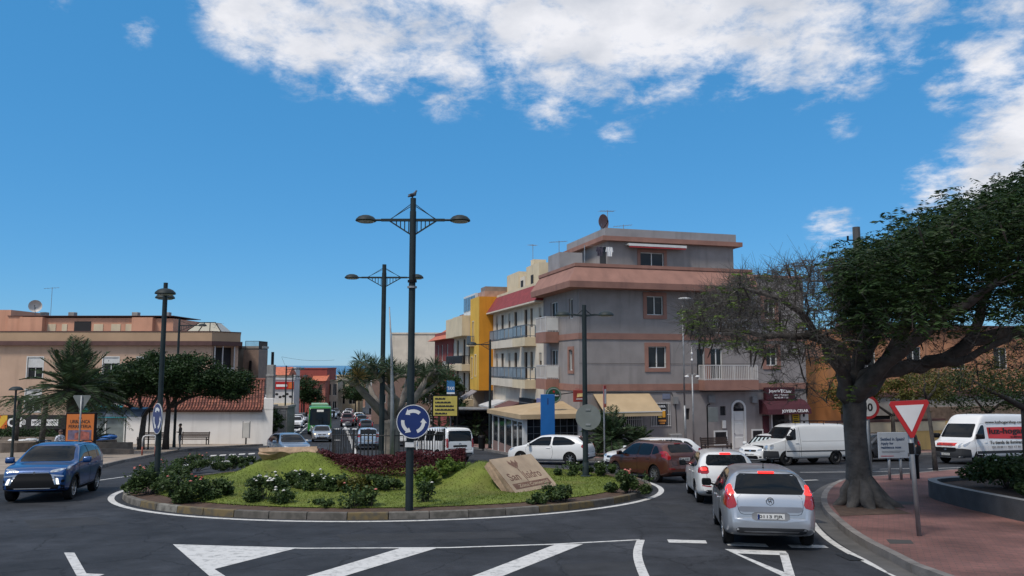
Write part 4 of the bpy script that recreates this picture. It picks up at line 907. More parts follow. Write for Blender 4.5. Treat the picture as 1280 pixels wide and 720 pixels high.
# glazed bay on the cut-off corner: local X along the cut
LC = math.hypot(1.65,2.5); MC = M @ Matrix.Translation((LX,0,0)) @ Matrix.Rotation(math.atan2(2.5,1.65),4,'Z')
q = MB(MC); wall(q,0,LC,-6,4.4,[(.25,LC-.5,-.9,4.2,.5)]); q.build('wall', BEIGE, T)
q = MB(MC); q.box(.2,LC-.45,-.25,.3,-.9,1.2); bo = q.build('corner_balcony', CREAMP, T)
q = MB(MC)
for x in (.25,1.1,LC-.6): q.box(x,x+.09,-.2,-.12,1.2,4.3)
q.box(.25,LC-.5,-.19,-.14,2.2,2.27)
for a,b_ in ((.3,1.1),(1.15,LC-.6)): q.bar((a,-.165,1.25),(b_,-.165,2.2),.06); q.bar((a,-.165,2.2),(b_,-.165,1.25),.06)
q.build('balcony_frame', RAILW, bo); q = MB(MC); q.box(.26,LC-.51,.42,.48,1.2,4.15); q.build('balcony_door', DARKIN, bo)
# salmon roof rooms
q = bb.mb()
q.box(0,17.0,3.0,9,4.9,7.9); q.box(17.0,18.4,2.6,9,4.9,7.25); q.box(18.4,20.6,2.2,9,4.9,7.15); q.box(20.6,29.2,2.8,9,4.9,7.1); q.box(29.2,31.2,2.3,9,4.9,7.12); q.box(31.2,33,2.8,9,4.9,7.05); q.build('roof_room', SALM, T)
q = bb.mb(); q.box(17.0,33.1,2.5,9.1,7.25,7.31); q.build('roof_coping', CORN, T)
q = bb.mb(); q.box(23.4,25.0,2.74,2.8,5.5,6.75); q.build('roof_door', DARKIN, T)
boxes(T,'roof_door',M,CREAM,[(a,b_,2.75,2.8,5.5,6.5) for a,b_ in ((20.8,21.6),(22.2,22.7),(25.3,26.2),(27.0,27.9),(28.4,29.1))])
q = bb.mb()
for x in (19.2,22.0,28.3,31.4): q.cbox(x,x+.6,4,4.6,7.25,7.75,.04)
q.build('chimney', CONC, T)
q = bb.mb(); q.add([(35.0,1.0,5.66),(38.4,1.0,5.66),(38.4,4,5.66),(35.0,4,5.66),(36.0,1.8,6.6),(37.5,1.8,6.6),(37.5,3.2,6.6),(36.0,3.2,6.6)],[[0,1,5,4],[1,2,6,5],[2,3,7,6],[3,0,4,7],[4,5,6,7]]); gz = q.build('roof_lantern', mat('lantern_glass',(.36,.34,.27),rough=.25,var=.05), T)
q = bb.mb()
for a,b_ in (((35.0,.98,5.66),(36.0,1.78,6.6)),((36.2,.98,5.66),(36.5,1.78,6.6)),((37.3,.98,5.66),(37.0,1.78,6.6)),((38.4,.98,5.66),(37.5,1.78,6.6)),((36.0,1.78,6.6),(37.5,1.78,6.6))): q.bar(a,b_,.06)
q.build('lantern_bar', BLACK, gz)
# shops on the ground floor
q = bb.mb(); q.box(0,28,-.9,-.003,-3.3,-2.05); sg = q.build('shop_fascia', INK, T)
X = lambda px: (px-640)/950*70.3+66
q = bb.mb(); q.box(X(-30),X(17),-.93,-.903,-3.3,-2.05); op = q.build('orange_panel', mat('sign_orange',(.55,.12,.02),var=.1), sg)
q = bb.mb(); q.add([(X(2),-.94,-3.3),(X(8),-.94,-3.3),(X(17),-.94,-2.4),(X(17),-.94,-2.05),(X(10),-.94,-2.05)],[[0,1,2,3,4]]); q.build('yellow_flash', mat('sign_yellow',(.65,.40,.04),var=.05), op)
q = bb.mb(); q.box(X(31),X(35),-.93,-.903,-3.1,-2.25); q.box(X(47),X(80),-.93,-.903,-2.98,-2.42); q.build('white_panel', INKW, sg)
letter('C', sg, (X(22.5),-.93,-2.68-bb.base), h=.85, mat=INKW, bold=.03); letter('@', sg, (X(37),-.93,-2.66-bb.base), h=.5, mat=INKW, bold=.01); letter('NAVETERIA | HOT', sg, (X(63.5),-.94,-2.7-bb.base), w=2.25, h=.34, mat=INK, bold=.02)
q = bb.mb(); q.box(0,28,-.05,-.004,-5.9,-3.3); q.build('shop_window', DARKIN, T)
# teal fronted shop between the apartment house and the white cottage
ts = Bld('corner_shop', 'small shop with teal fascia and pale glass front beside the white cottage', (-37.6, 65.0), -5.2, 0); T = ts.t
q = ts.mb(); q.box(0,6.5,.2,5,-5.2,-.9); q.build('wall', LGREY, T)
q = ts.mb(); q.box(0,6.5,-.15,.2,-1.9,-.85); fo = q.build('fascia', mat('teal_panel',(.02,.24,.30),var=.15), T); q = ts.mb(); q.box(.2,2.4,-.19,-.152,-1.75,-1.25); q.build('green_panel', mat('sign_green',(.03,.30,.10),var=.1), fo)
q = ts.mb(); q.box(.2,6.4,.12,.2,-4.1,-1.9); q.build('shop_window', mat('shop_glass_pale',(.20,.23,.23),rough=.15,var=.3,scale=1.2), T)
q = ts.mb()
for x in (.15,1.7,3.2,4.8,6.4): q.box(x,x+.1,.05,.119,-4.2,-1.9)
q.build('shop_frame', WFRAME, T)
# white cottage with tiled roof
wc = Bld('white_cottage', 'white cottage with red barrel tiled roof and blank front wall', (-31.0, 61.9), -4.6, 0); T = wc.t
q = wc.mb(); q.prism([(0,0),(11.75,0),(9.4,7.5),(0,7.5)],-4.6,-1.02,axis='z'); q.prism([(11.0,-.02),(11.75,-.02),(9.45,7.52),(8.7,7.52)],-1.02,-.15,axis='z'); q.build('wall', WWASH, T)
q = wc.mb(); q.add([(-.3,-.35,-1.1),(11.0,-.35,-1.1),(11.0,4.0,1.15),(-.3,4.0,1.15),(-.3,8,-1.0),(11.0,8,-1.0),(-.3,-.3,-1.22),(11,-.3,-1.22)],[[0,1,2,3],[3,2,5,4],[0,3,4],[1,5,2],[0,6,7,1]]); q.v = [(x-.31*max(y,0),y,z) for x,y,z in q.v]; ro = q.build('roof', mat('tile_bed',(.12,.05,.035),var=.2), T)
q = wc.mb(); tile_slope(q,-.3,11.0,(-.42,-1.08),(4.0,1.22)); q.tube([(-.3,4.0,1.28),(11.0,4.0,1.28)],.13,8); q.v = [(x-.31*max(y,0),y,z) for x,y,z in q.v]; q.build('roof_tiles', TILE, ro)
q = wc.mb(); q.cbox(10.95,11.5,.6,1.25,-.15,2.55,.03); q.cbox(10.9,11.55,.55,1.3,1.6,1.75,.02); q.build('chimney', CONC, T)
q = wc.mb(); q.tube([(11.3,.9,2.5),(11.3,.9,3.6)],.12,8); q.build('flue', BLACK, T)

# ================================================================== buildings behind the big tree on the right
ob = Bld('orange_building', 'plain orange rendered building right of the grey corner building', FP(16.6,1.2), -4.4, ANG); T = ob.t
q = ob.mb(); wall(q,0,3.2,-4.4,3.1,[]); q.face([(3.2,0,-4.4),(3.2,9,-4.4),(3.2,9,3.1),(3.2,0,3.1)]); q.face([(0,0,3.1),(3.2,0,3.1),(3.2,9,3.1),(0,9,3.1)]); q.build('wall', mat('orange_wall',(.50,.205,.07),rough=.9,var=.08,scale=.8,**STREAK), T)
q = ob.mb(); q.box(-.05,3.3,-.1,.3,3.1,3.8); q.build('parapet', SALM, T)
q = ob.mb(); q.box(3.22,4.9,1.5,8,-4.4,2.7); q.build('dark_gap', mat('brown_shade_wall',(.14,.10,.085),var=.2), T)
lb = Bld('long_building', 'long salmon apartment building behind the big tree on the right', FP(21.6,3.5), -5.0, ANG); T = lb.t
hh = [(2+i*4.2,3.4+i*4.2,z,z+1.7) for z in (2.2,) for i in range(9)]
q = lb.mb(); wall(q,0,42,.4,5.2,hh); q.face([(0,0,.4),(0,10,.4),(0,10,5.2),(0,0,5.2)]); q.face([(0,0,5.2),(42,0,5.2),(42,10,5.2),(0,10,5.2)]); q.build('wall', mat('salmon_long',(.47,.215,.11),rough=.9,var=.08,scale=.8,**STREAK), T)
for h in hh: window(T,*h,M=lb.M)
q = lb.mb(); q.box(0,42,-.3,.1,5.2,5.6); q.box(0,42,-.15,-.003,.2,.5); q.build('cornice', CORN, T)
gh = [(1.5+i*5,4.5+i*5,-3.6,-1.2) for i in range(8)]
q = lb.mb(); wall(q,0,42,-5,.2,gh); q.build('wall', mat('ground_floor_pale',(.30,.27,.24),var=.15), T)
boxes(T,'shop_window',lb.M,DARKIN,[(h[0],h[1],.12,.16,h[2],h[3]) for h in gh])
# garden walls in front of it
w1 = Bld('boundary_wall', 'low yellow painted wall with a brown coping along the right street', FP(16.8,-1.2), -5.0, ANG, cat='wall'); T = w1.t
q = w1.mb(); q.box(0,9.5,0,.22,-5,-1.9); q.box(9.5,32,0,.22,-5,-1.3); q.build('wall', mat('yellow_wall',(.62,.42,.155),rough=.9,var=.1,scale=.8,**STREAK), T)
q = w1.mb(); q.box(0,9.5,-.03,.25,-1.9,-1.25); q.build('upper_band', mat('pale_yellow_band',(.55,.47,.32),var=.1), T); q = w1.mb(); q.box(-.02,9.5,-.06,.28,-1.25,-1.1); q.build('coping', CORN, T)
w2 = Bld('retaining_wall', 'brown stone retaining wall behind the yellow wall under the garden trees', FP(24.5,1.2), -4.0, ANG, cat='wall')
q = w2.mb(); q.box(0,30,0,.4,-4.0,-.5); q.build('wall', mat('brown_stone',(.18,.13,.10),rough=.95,var=.3,scale=3,bump=.5,bscale=6), w2.t)
# ================================================================== vehicles
def pchip(pts):
    xs = np.array([p[0] for p in pts], float); ys = np.array([p[1] for p in pts], float); h = np.diff(xs); d = np.diff(ys)/h
    m = np.zeros(len(xs)); m[0] = d[0]; m[-1] = d[-1]
    for i in range(1, len(xs)-1):
        if d[i-1]*d[i] > 0: w1 = 2*h[i]+h[i-1]; w2 = h[i]+2*h[i-1]; m[i] = (w1+w2)/(w1/d[i-1]+w2/d[i])
    def f(x):
        x = min(max(x, xs[0]), xs[-1]); i = min(int(np.searchsorted(xs, x, 'right'))-1, len(xs)-2); i = max(i, 0)
        t = (x-xs[i])/h[i]; return float(ys[i]*(1+2*t)*(1-t)**2+m[i]*h[i]*t*(1-t)**2+ys[i+1]*t*t*(3-2*t)+m[i+1]*h[i]*t*t*(t-1))
    return f
def chaikin(p, k=2):
    for _ in range(k):
        q = [p[0]]
        for a, b in zip(p, p[1:]): q += [(a[0]*.75+b[0]*.25, a[1]*.75+b[1]*.25), (a[0]*.25+b[0]*.75, a[1]*.25+b[1]*.75)]
        p = q+[p[-1]]
    return p
def car_shell(top, bot, wid, belt, tum, wheels, rw, W, archw=.24, edge=.16):
    # lofted body: cross sections along the length, arches cut out for the wheels
    ft, fb, fw, fl = pchip(top), pchip(bot), pchip(wid), pchip(belt); x0, x1 = top[0][0], top[-1][0]
    xs = sorted({round(float(x), 4) for x in np.linspace(x0, x1, 64)} | {round(p[0], 4) for p in top} | {x0+.02, x0+.05, x1-.02, x1-.05})
    rings = []
    for x in xs:
        zt, zb, w, bl = ft(x), fb(x), fw(x), fl(x); zs = min(bl, zt-.05); H = zs-zb; gh = max(zt-zs, .03); ys = .965*w
        yr = ys-tum*gh; e = min(edge, gh*.8)
        p = [(0,zb),(.78*w,zb),(.95*w,zb+.05),(w*.99,zb+.22*H),(w,zb+.55*H),(w*.995,zb+.80*H),(ys,zs),(ys-tum*gh*.5,zs+gh*.5),(yr,zt-e*.55),(yr-e*.9,zt-.01),(yr*.45,zt+.012),(0,zt+.016)]
        rings.append((x, chaikin(p, 2)))
    def shrink(r, x, k):
        zc = (r[0][1]+r[-1][1])/2; return (x, [(y*k, zc+(z-zc)*k) for y, z in r])
    f_ = rings[-1][1]; b_ = rings[0][1]
    rings += [shrink(f_, x1+.018, .94), shrink(f_, x1+.03, .7), shrink(f_, x1+.034, .3)]
    rings = [shrink(b_, x0-.026, .3), shrink(b_, x0-.022, .7), shrink(b_, x0-.013, .94)]+rings
    n = len(rings[0][1]); V = []; F = []
    for x, r in rings:
        for y, z in r: V.append((x, y, z))
        for y, z in r[-2:0:-1]: V.append((x, -y, z))
    m = 2*n-2
    for i in range(len(rings)-1):
        for k in range(m): F.append([i*m+k, i*m+(k+1)%m, (i+1)*m+(k+1)%m, (i+1)*m+k])
    F.append(list(range(m))[::-1]); F.append([(len(rings)-1)*m+k for k in range(m)])
    bvh = BVHTree.FromPolygons([Vector(v) for v in V], F)
    return V, F, bvh
def cut_arches(V, F, wheels, rw, W, paintm, depth=.26):
    me = bpy.data.meshes.new('body'); me.from_pydata(V, [], F); me.materials.append(paintm); me.materials.append(BLACK)
    bm = bmesh.new(); bm.from_mesh(me); bmesh.ops.recalc_face_normals(bm, faces=bm.faces); bm.to_mesh(me); bm.free()
    o = bpy.data.objects.new('body', me); COL.objects.link(o)
    c = MB()
    for x in wheels:
        for s in (-1, 1): c.lathe([(rw*1.13, s*(W-depth)), (rw*1.13, s*(W+.3))], 28, (x, 0, rw*1.02), 'y', 1)
    cm = c.mesh('cutter', [paintm, BLACK]); cu = bpy.data.objects.new('cutter', cm); COL.objects.link(cu)
    md = o.modifiers.new('b', 'BOOLEAN'); md.operation = 'DIFFERENCE'; md.object = cu; md.solver = 'EXACT'
    dg = bpy.context.evaluated_depsgraph_get(); r = bpy.data.meshes.new_from_object(o.evaluated_get(dg))
    bpy.data.objects.remove(o); bpy.data.objects.remove(cu)
    r.polygons.foreach_set('use_smooth', [True]*len(r.polygons)); r.set_sharp_from_angle(angle=math.radians(38)); return r
def decal(bvh, poly, d, off=.005, step=.07, thick=0.0):
    # panel laid on the body: polygon as seen from one side (L, R, F, B or T)
    bm = bmesh.new()
    P = {'L': lambda u, w: (u, 4, w), 'R': lambda u, w: (u, -4, w), 'F': lambda u, w: (9, u, w), 'B': lambda u, w: (-9, u, w), 'T': lambda u, w: (u, w, 6)}[d]
    D = {'L': (0,-1,0), 'R': (0,1,0), 'F': (-1,0,0), 'B': (1,0,0), 'T': (0,0,-1)}[d]; D = Vector(D)
    bm.faces.new([bm.verts.new(P(u, w)) for u, w in poly])
    ax = {'L': (0,2), 'R': (0,2), 'F': (1,2), 'B': (1,2), 'T': (0,1)}[d]
    for k, a in enumerate(ax):
        vals = [q[k] for q in poly]; lo, hi = min(vals), max(vals); n = int((hi-lo)/step)
        for i in range(1, n+1):
            co = [0,0,0]; no = [0,0,0]; co[a] = lo+(hi-lo)*i/(n+1); no[a] = 1
            bmesh.ops.bisect_plane(bm, geom=bm.verts[:]+bm.edges[:]+bm.faces[:], plane_co=co, plane_no=no)
    bad = []
    for v in bm.verts:
        h, no, ix, ds = bvh.ray_cast(v.co, D)
        if h is None: bad.append(v); continue
        if no.dot(D) > 0: no = -no
        v.co = h+(no*.4-D*.6).normalized()*off
    bmesh.ops.delete(bm, geom=bad, context='VERTS')
    for f in bm.faces:
        if f.normal.dot(D) > 0: f.normal_flip()
    bm.verts.index_update(); r = ([v.co[:] for v in bm.verts], [[v.index for v in f.verts] for f in bm.faces]); bm.free(); return r
def mir(poly): return [(-u, w) for u, w in poly]
_wh = {}
def wheel_meshes(r, w, style):
    k = (r, w, style)
    if k in _wh: return _wh[k]
    t = MB(); ri = r*.66
    t.lathe([(ri,-w/2+.01),(r*.93,-w/2),(r*.985,-w/2+.02),(r,-w*.25),(r,w*.25),(r*.985,w/2-.02),(r*.93,w/2),(ri,w/2-.01),(ri,-w/2+.01)], 28, (0,0,0), 'y')
    tm = t.mesh('wheel', RUBBER, smooth=True, ang=35)
    q = MB(); q.lathe([(0,-.02),(ri*.92,-.02),(ri,-w/2+.015),(ri,w/2-.015),(ri*.93,w/2-.012),(ri*.9,w*.12),(0,w*.05)], 28, (0,0,0), 'y', 1)
    n = {'five':5, 'multi':9, 'steel':0, 'cap':7}[style]
    for i in range(n):
        a = 2*PI*i/n; wd = {5:.075,9:.035,7:.07}[n]
        c, s = math.cos(a), math.sin(a)
        for sg in ((-1,1) if n == 5 else (0,)):
            b = a+sg*.16; q.bar((c*.03,w*.30,s*.03),(math.cos(b)*ri*.96,w*.36,math.sin(b)*ri*.96),wd*.62 if n==5 else wd,.03)
    q.lathe([(ri*.9,w*.30),(ri*.985,w*.5),(ri*.985,w*.30),(ri*.9,w*.30)], 28, (0,0,0), 'y'); q.lathe([(0,w*.42),(.05,w*.40),(.06,w*.28),(0,w*.28)], 14, (0,0,0), 'y')
    if style == 'steel': q.lathe([(0,w*.2),(ri*.5,w*.32),(ri*.9,w*.22),(0,w*.1)], 20, (0,0,0), 'y', 1)
    rm = q.mesh('rim', [ALLOY if style != 'steel' else mat('steel_rim',(.10,.10,.105),rough=.5,metal=.4), BLACK], smooth=True, ang=30)
    _wh[k] = (tm, rm); return _wh[k]
LRED = mat('lamp_red', (.30,.008,.010), rough=.12, var=.15, scale=12, coat=.8)
LREDON = mat('brake_lamp_lit', (.5,.02,.02), rough=.2, var=0, emit=(1,.035,.03), est=1.6)
LCLEAR = mat('lamp_clear', (.46,.48,.50), rough=.1, metal=.5, var=.5, scale=14, coat=1)
LON = mat('headlamp_lit', (.8,.7,.5), rough=.2, var=0, emit=(1,.78,.45), est=1.8)
LAMB = mat('lamp_amber', (.5,.2,.02), rough=.2, var=.1)
TRIM = mat('grey_bumper_plastic', (.035,.037,.041), rough=.65, var=.15, spec=.25)
PLATE = mat('number_plate_white', (.62,.62,.6), rough=.4, var=.1)
def rrect(a, b, c, d, r=.03, k=2):
    p = [(a+r,c),(b-r,c),(b,c+r),(b,d-r),(b-r,d),(a+r,d),(a,d-r),(a,c+r)]; return p
def rnd(poly, k=1):          # round a polygon's corners
    for _ in range(k):
        q = []
        for i in range(len(poly)):
            a, b = poly[i], poly[(i+1)%len(poly)]; t = min(.2, .055/max(1e-6, math.hypot(b[0]-a[0], b[1]-a[1]))); q += [(a[0]*(1-t)+b[0]*t,a[1]*(1-t)+b[1]*t),(a[0]*t+b[0]*(1-t),a[1]*t+b[1]*(1-t))]
        poly = q
    return poly
def place(o, x, y, fwd):
    a = Vector((fwd[0], fwd[1], 0)).normalized(); s = G(y+.5)-G(y-.5); n = Vector((0,-s,1)).normalized()
    f = (a-n*a.dot(n)).normalized(); l = n.cross(f)
    R = Matrix((f, l, n)).transposed(); o.rotation_euler = R.to_euler(); o.location = (x, y, G(y)+.004)
class Car:
    def __init__(s, name, label, cat, paintm, top, bot, wid, belt, tum, wheels, rw, ww=.2, rim='five', group=None, edge=.16, track=None):
        s.t = thing(name, label, cat, group=group); s.W = max(p[1] for p in wid); s.pm = paintm; s.wheels = wheels; s.rw = rw
        V, F, s.bvh = car_shell(top, bot, wid, belt, tum, wheels, rw, s.W, edge=edge)
        o = bpy.data.objects.new('body', cut_arches(V, F, wheels, rw, s.W, paintm)); link(o, s.t); s.body = o
        tm, rm = wheel_meshes(rw, ww, rim)
        for x in wheels:
            for sd_ in (1, -1):
                wo = bpy.data.objects.new('wheel', tm); link(wo, s.t); wo.location = (x, sd_*(s.W-ww/2-.035), rw); wo.rotation_euler = (0, .3*x, 0 if sd_ > 0 else PI)
                link(bpy.data.objects.new('rim', rm), wo)
    def on(s, name, poly, d, m, off=.005, parent=None, r=0, step=.07):
        v, f = decal(s.bvh, rnd(poly, r) if r else poly, d, off, step)
        if not f: return None
        return MB().add(v, f).build(name, m, parent or s.t, smooth=True, fix=False)
    def both(s, name, poly, m, off=.005, r=0, step=.07):
        return [s.on(name, poly, 'L', m, off, None, r, step), s.on(name, poly, 'R', m, off, None, r, step)]
    def pair(s, name, poly, d, m, off=.006, r=0):
        return [s.on(name, poly, d, m, off, None, r, .05), s.on(name, mir(poly), d, m, off, None, r, .05)]
    def side_lamp(s, name, poly_end, poly_side, d, m, off=.007, r=1):
        # lamp wrapping round the corner: one mesh from its end and side faces
        for sg, sd_ in ((1,'L'),(-1,'R')):
            v, f = decal(s.bvh, rnd(poly_end if sg > 0 else mir(poly_end), r), d, off, .05); mb = MB().add(v, f)
            if poly_side:
                v, f = decal(s.bvh, rnd(poly_side, r), sd_, off, .05); mb.add(v, f)
            mb.build(name, m, s.t, smooth=True, fix=False)
    def mirror(s, x, z, m=None, sc=1.0, out=.12):
        for sg in (1, -1):
            h, no, ix, ds = s.bvh.ray_cast(Vector((x, sg*4, z)), Vector((0, -sg, 0))); y = h.y
            q = MB(); q.cbox(x-.05*sc,x+.09*sc,min(y+sg*.07,y+sg*(.07+.21*sc)),max(y+sg*.07,y+sg*(.07+.21*sc)),z-.01,z+.15*sc,.04*sc); q.bar((x,y-sg*.02,z-.0),(x,y+sg*.12,z+.05),.05,.04)
            mo = q.build('wing_mirror', m or s.pm, s.t, smooth=True, ang=50)
            q = MB(); ya, yb = sorted((y+sg*.09, y+sg*(.05+.21*sc))); q.box(x-.055*sc,x-.05*sc,ya,yb,z+.015,z+.13*sc); q.build('mirror_glass', GLASS, mo)
    def plate(s, d, z, text, w=.5, h=.11, x=None, y=0.0):
        D = {'F': Vector((9,y,z)), 'B': Vector((-9,y,z))}[d]; sg = 1 if d == 'F' else -1
        hit = s.bvh.ray_cast(D, Vector((-sg,0,0)))[0]; px = hit.x+sg*.012
        q = MB(); q.cbox(min(px,px+sg*.012),max(px,px+sg*.012),y-w/2,y+w/2,z-h/2,z+h/2,.004); po = q.build('number_plate', PLATE, s.t)
        if text: letter(text, po, (px+sg*.014,y,z), w=w*.86, h=h*.66, rot=(PI/2,0,PI/2 if d == 'F' else -PI/2), mat=INK, bold=.02, depth=.001)
        q = MB(); xx = sorted((px+sg*.0122, px+sg*.0135)); yy = y-w/2+.02 if d == 'B' else y+w/2-.02; 
        q.box(xx[0],xx[1],(y+w/2-.045 if d=='B' else y-w/2+.005),(y+w/2-.005 if d=='B' else y-w/2+.045),z-h/2+.005,z+h/2-.005); q.build('country_band', SIGNB, po)
    def door(s, poly, handle=None, inset=.010):
        for sd_ in ('L','R'):
            s.on('door_gap', poly, sd_, BLACK, .0015, None, 1)
            c = (sum(p[0] for p in poly)/len(poly), sum(p[1] for p in poly)/len(poly))
            big = max(abs(p[0]-c[0]) for p in poly); bz = max(abs(p[1]-c[1]) for p in poly)
            q = [(c[0]+(u-c[0])*(1-inset/big), c[1]+(w-c[1])*(1-inset/bz)) for u, w in poly]
            do = s.on('door', q, sd_, s.pm, .005, None, 1)
            if handle and do:
                sg = 1 if sd_ == 'L' else -1; h = s.bvh.ray_cast(Vector((handle[0], sg*4, handle[1])), Vector((0,-sg,0)))[0]
                b = MB(); b.cbox(handle[0]-.10,handle[0]+.10,*sorted((h.y+sg*.004,h.y+sg*.035)),handle[1]-.014,handle[1]+.014,.008); b.build('handle', s.pm, do, smooth=True, ang=50)
def scaled(pts, kx, kz=1.0): return [(a*kx, b*kz) for a, b in pts]
def hatch(name, label, paintm, L=4.2, W=1.77, H=1.48, wb=2.6, rake=.0, rim='five', roof_arc=0.0, group=None, cat='hatchback car', plate_r=None, plate_f=None, brake=False, lights_on=False,
          tail='tall', rear_glass=None, mirror_m=None, three_door=False, nose=0.0, rw=.315, detail=2, rear_plate_z=.62, low_trim=None, tailgate_m=None, refl=True):
    k = L/4.2; kz = H/1.48; w = W/2
    top = [(-2.10,.60),(-2.085,.82),(-2.03,.98),(-1.97+rake*.2,1.08),(-1.80+rake*.6,1.27),(-1.64+rake,1.41),(-1.45+rake,1.445),(-.7,1.475),(-.15,1.48),(.30,1.445),(.70,1.27),(1.08,1.02),(1.22,.965),(1.70,.875-nose*.3),(1.97,.775-nose),(2.06,.66-nose),(2.095,.55)]
    bot = [(-2.10,.34),(-1.9,.25),(-1.5,.2),(1.5,.19),(1.9,.21),(2.095,.26)]
    wid = [(-2.10,w*.80),(-2.03,w*.895),(-1.85,w*.955),(-1.3,w*.995),(-.5,w),(.8,w*.995),(1.4,w*.985),(1.8,w*.93),(2.0,w*.83),(2.095,w*.70)]
    belt = [(-2.1,1.03),(-1.2,.985),(0,.945),(1.1,.90),(2.1,.74)]
    top, bot, wid, belt = [scaled(p, k, kz if i != 2 else 1) for i, p in enumerate((top, bot, wid, belt))]
    xf = wb/2+.03*k; xr = -wb/2+.03*k
    c = Car(name, label, cat, paintm, top, bot, wid, belt, .41, (xr, xf), rw, rim=rim, group=group)
    s_ = lambda p: scaled(p, k, kz)
    c.on('windscreen', [(y*w/.885, z*kz) for y, z in [(-.71,.985),(.71,.985),(.575,1.40),(-.575,1.40)]], 'F', GLASS, .006, None, 1)
    if three_door:
        c.both('side_window', s_([(1.0,.95),(.45,1.30),(.25,1.38),(-.28,1.405),(-.25,.97)]), GLASS, .006, 1)
        c.both('side_window', s_([(-.34,.97),(-.36,1.405),(-.9,1.385),(-1.35+rake*.5,1.26),(-1.60+rake*.5,1.10),(-1.40,1.02)]), GLASS, .006, 1)
    else:
        c.both('side_window', s_([(1.0,.95),(.45,1.30),(.25,1.38),(-.18,1.405),(-.2,.97)]), GLASS, .006, 1)
        c.both('side_window', s_([(-.28,.97),(-.26,1.405),(-.8,1.39),(-1.12,1.36),(-1.08,.99)]), GLASS, .006, 1)
        c.both('side_window', s_([(-1.14,1.0),(-1.17,1.345),(-1.38+rake*.6,1.30),(-1.60+rake*.6,1.09)]), GLASS, .006, 1)
        c.both('pillar_trim', s_([(-.2,.97),(-.18,1.40),(-.26,1.40),(-.28,.97)]), BLACK, .004)
    rg = rear_glass or [(-.60,1.06),(.60,1.06),(.53,1.38),(-.53,1.38)]
    c.on('rear_window', [(y*w/.885, z*kz) for y, z in rg], 'B', GLASS, .006, None, 1)
    tm = LRED
    tl = {'tall': ([(.60,.80),(.80,.74),(.83,.95),(.76,1.16),(.68,1.20),(.66,1.0)], [(-2.0,.78),(-1.80,.86),(-1.83,1.02),(-1.93,1.14),(-2.0,1.0)]),
          'block': ([(.52,.86),(.80,.86),(.79,1.06),(.55,1.08)], [(-2.04,.87),(-1.86,.9),(-1.90,1.06),(-2.0,1.05)]),
          'round': ([(.58,.84),(.80,.80),(.82,.98),(.70,1.08),(.58,1.0)], [(-2.04,.82),(-1.80,.9),(-1.86,1.04),(-2.0,1.0)]),
          'high': ([(.60,.86),(.82,.84),(.80,1.14),(.68,1.16)], [(-2.06,.88),(-1.74,.94),(-1.74,1.16),(-1.98,1.14)])}[tail]
    e_ = [(y*w/.885, z*kz) for y, z in tl[0]]; sd_ = s_(tl[1])
    c.side_lamp('tail_light', e_, sd_, 'B', tm)
    if brake:
        zc = sum(z for y, z in e_)/len(e_); hi = [(y, max(z, zc+.04*(1 if z > zc else -.3))) for y, z in e_]; 
        c.pair('brake_light', rnd([(yy*1.0, zz) for yy, zz in [((y-.71*w/.885)*.72+.71*w/.885, (z-zc)*.42+zc+(.13 if tail == 'tall' else .03)*kz) for y, z in e_]]), 'B', LREDON, .010)
        hs_ = [(y*w/.885, z*kz) for y, z in [(-.15,1.405),(.15,1.405),(.15,1.435),(-.15,1.435)]]
        q = MB(); hx = c.bvh.ray_cast(Vector((-9,0,1.40*kz)), Vector((1,0,0)))[0].x; q.cbox(hx-.04,hx+.05,-.15,.15,1.395*kz,1.435*kz,.01); q.build('brake_light', LREDON, c.t)
    else:
        q = MB(); hx = c.bvh.ray_cast(Vector((-9,0,1.40*kz)), Vector((1,0,0)))[0].x; q.cbox(hx-.03,hx+.06,-.13,.13,1.40*kz,1.43*kz,.01); q.build('brake_light', LRED, c.t)
    if refl: c.pair('reflector', [(y*w/.885, z*kz) for y, z in [(.48,.50),(.74,.52),(.74,.55),(.48,.53)]], 'B', LRED, .006)
    # tailgate seam, lower valance and bumper lines
    tg = [(-.58,1.02),(-.60,.78),(-.54,.66),(.54,.66),(.60,.78),(.58,1.02)]
    c.on('tailgate_gap', [(y*w/.885*1.012, z*kz-.006*(z<1)) for y, z in tg], 'B', BLACK, .0015, None, 1)
    c.on('tailgate', [(y*w/.885, z*kz) for y, z in tg], 'B', tailgate_m or paintm, .005, None, 1)
    c.on('rear_valance', [(y*w/.885, z*kz) for y, z in [(-.62,.30),(.62,.30),(.66,.42),(-.66,.42)]], 'B', low_trim or TRIM, .006, None, 1)
    hm = LON if lights_on else LCLEAR
    c.side_lamp('headlight', [(y*w/.885, z*kz-nose*.8) for y, z in [(.40,.66),(.70,.70),(.76,.82),(.62,.80),(.44,.74)]], s_([(1.95,.69-nose),(1.70,.80-nose*.5),(1.62,.86-nose*.3),(1.86,.80-nose*.6)]), 'F', LCLEAR)
    if lights_on: c.pair('headlamp_glow', [(y*w/.885, z*kz) for y, z in [(.52,.69),(.66,.71),(.67,.77),(.54,.76)]], 'F', LON, .011, 1)
    c.on('grille', [(y*w/.885, z*kz-nose*.8) for y, z in [(-.33,.62),(.33,.62),(.36,.71),(-.36,.71)]], 'F', BLACK, .006, None, 1)
    c.on('lower_grille', [(y*w/.885, z*kz) for y, z in [(-.50,.30),(.50,.30),(.44,.46),(-.44,.46)]], 'F', BLACK, .006, None, 1)
    c.pair('fog_lamp', [(y*w/.885, z*kz) for y, z in [(.54,.36),(.66,.37),(.66,.44),(.54,.43)]], 'F', BLACK, .006, 1)
    c.on('bonnet_badge', [(math.cos(i*PI/5)*.05, .665*kz-nose*.8+math.sin(i*PI/5)*.045) for i in range(10)], 'F', CHROME, .012)
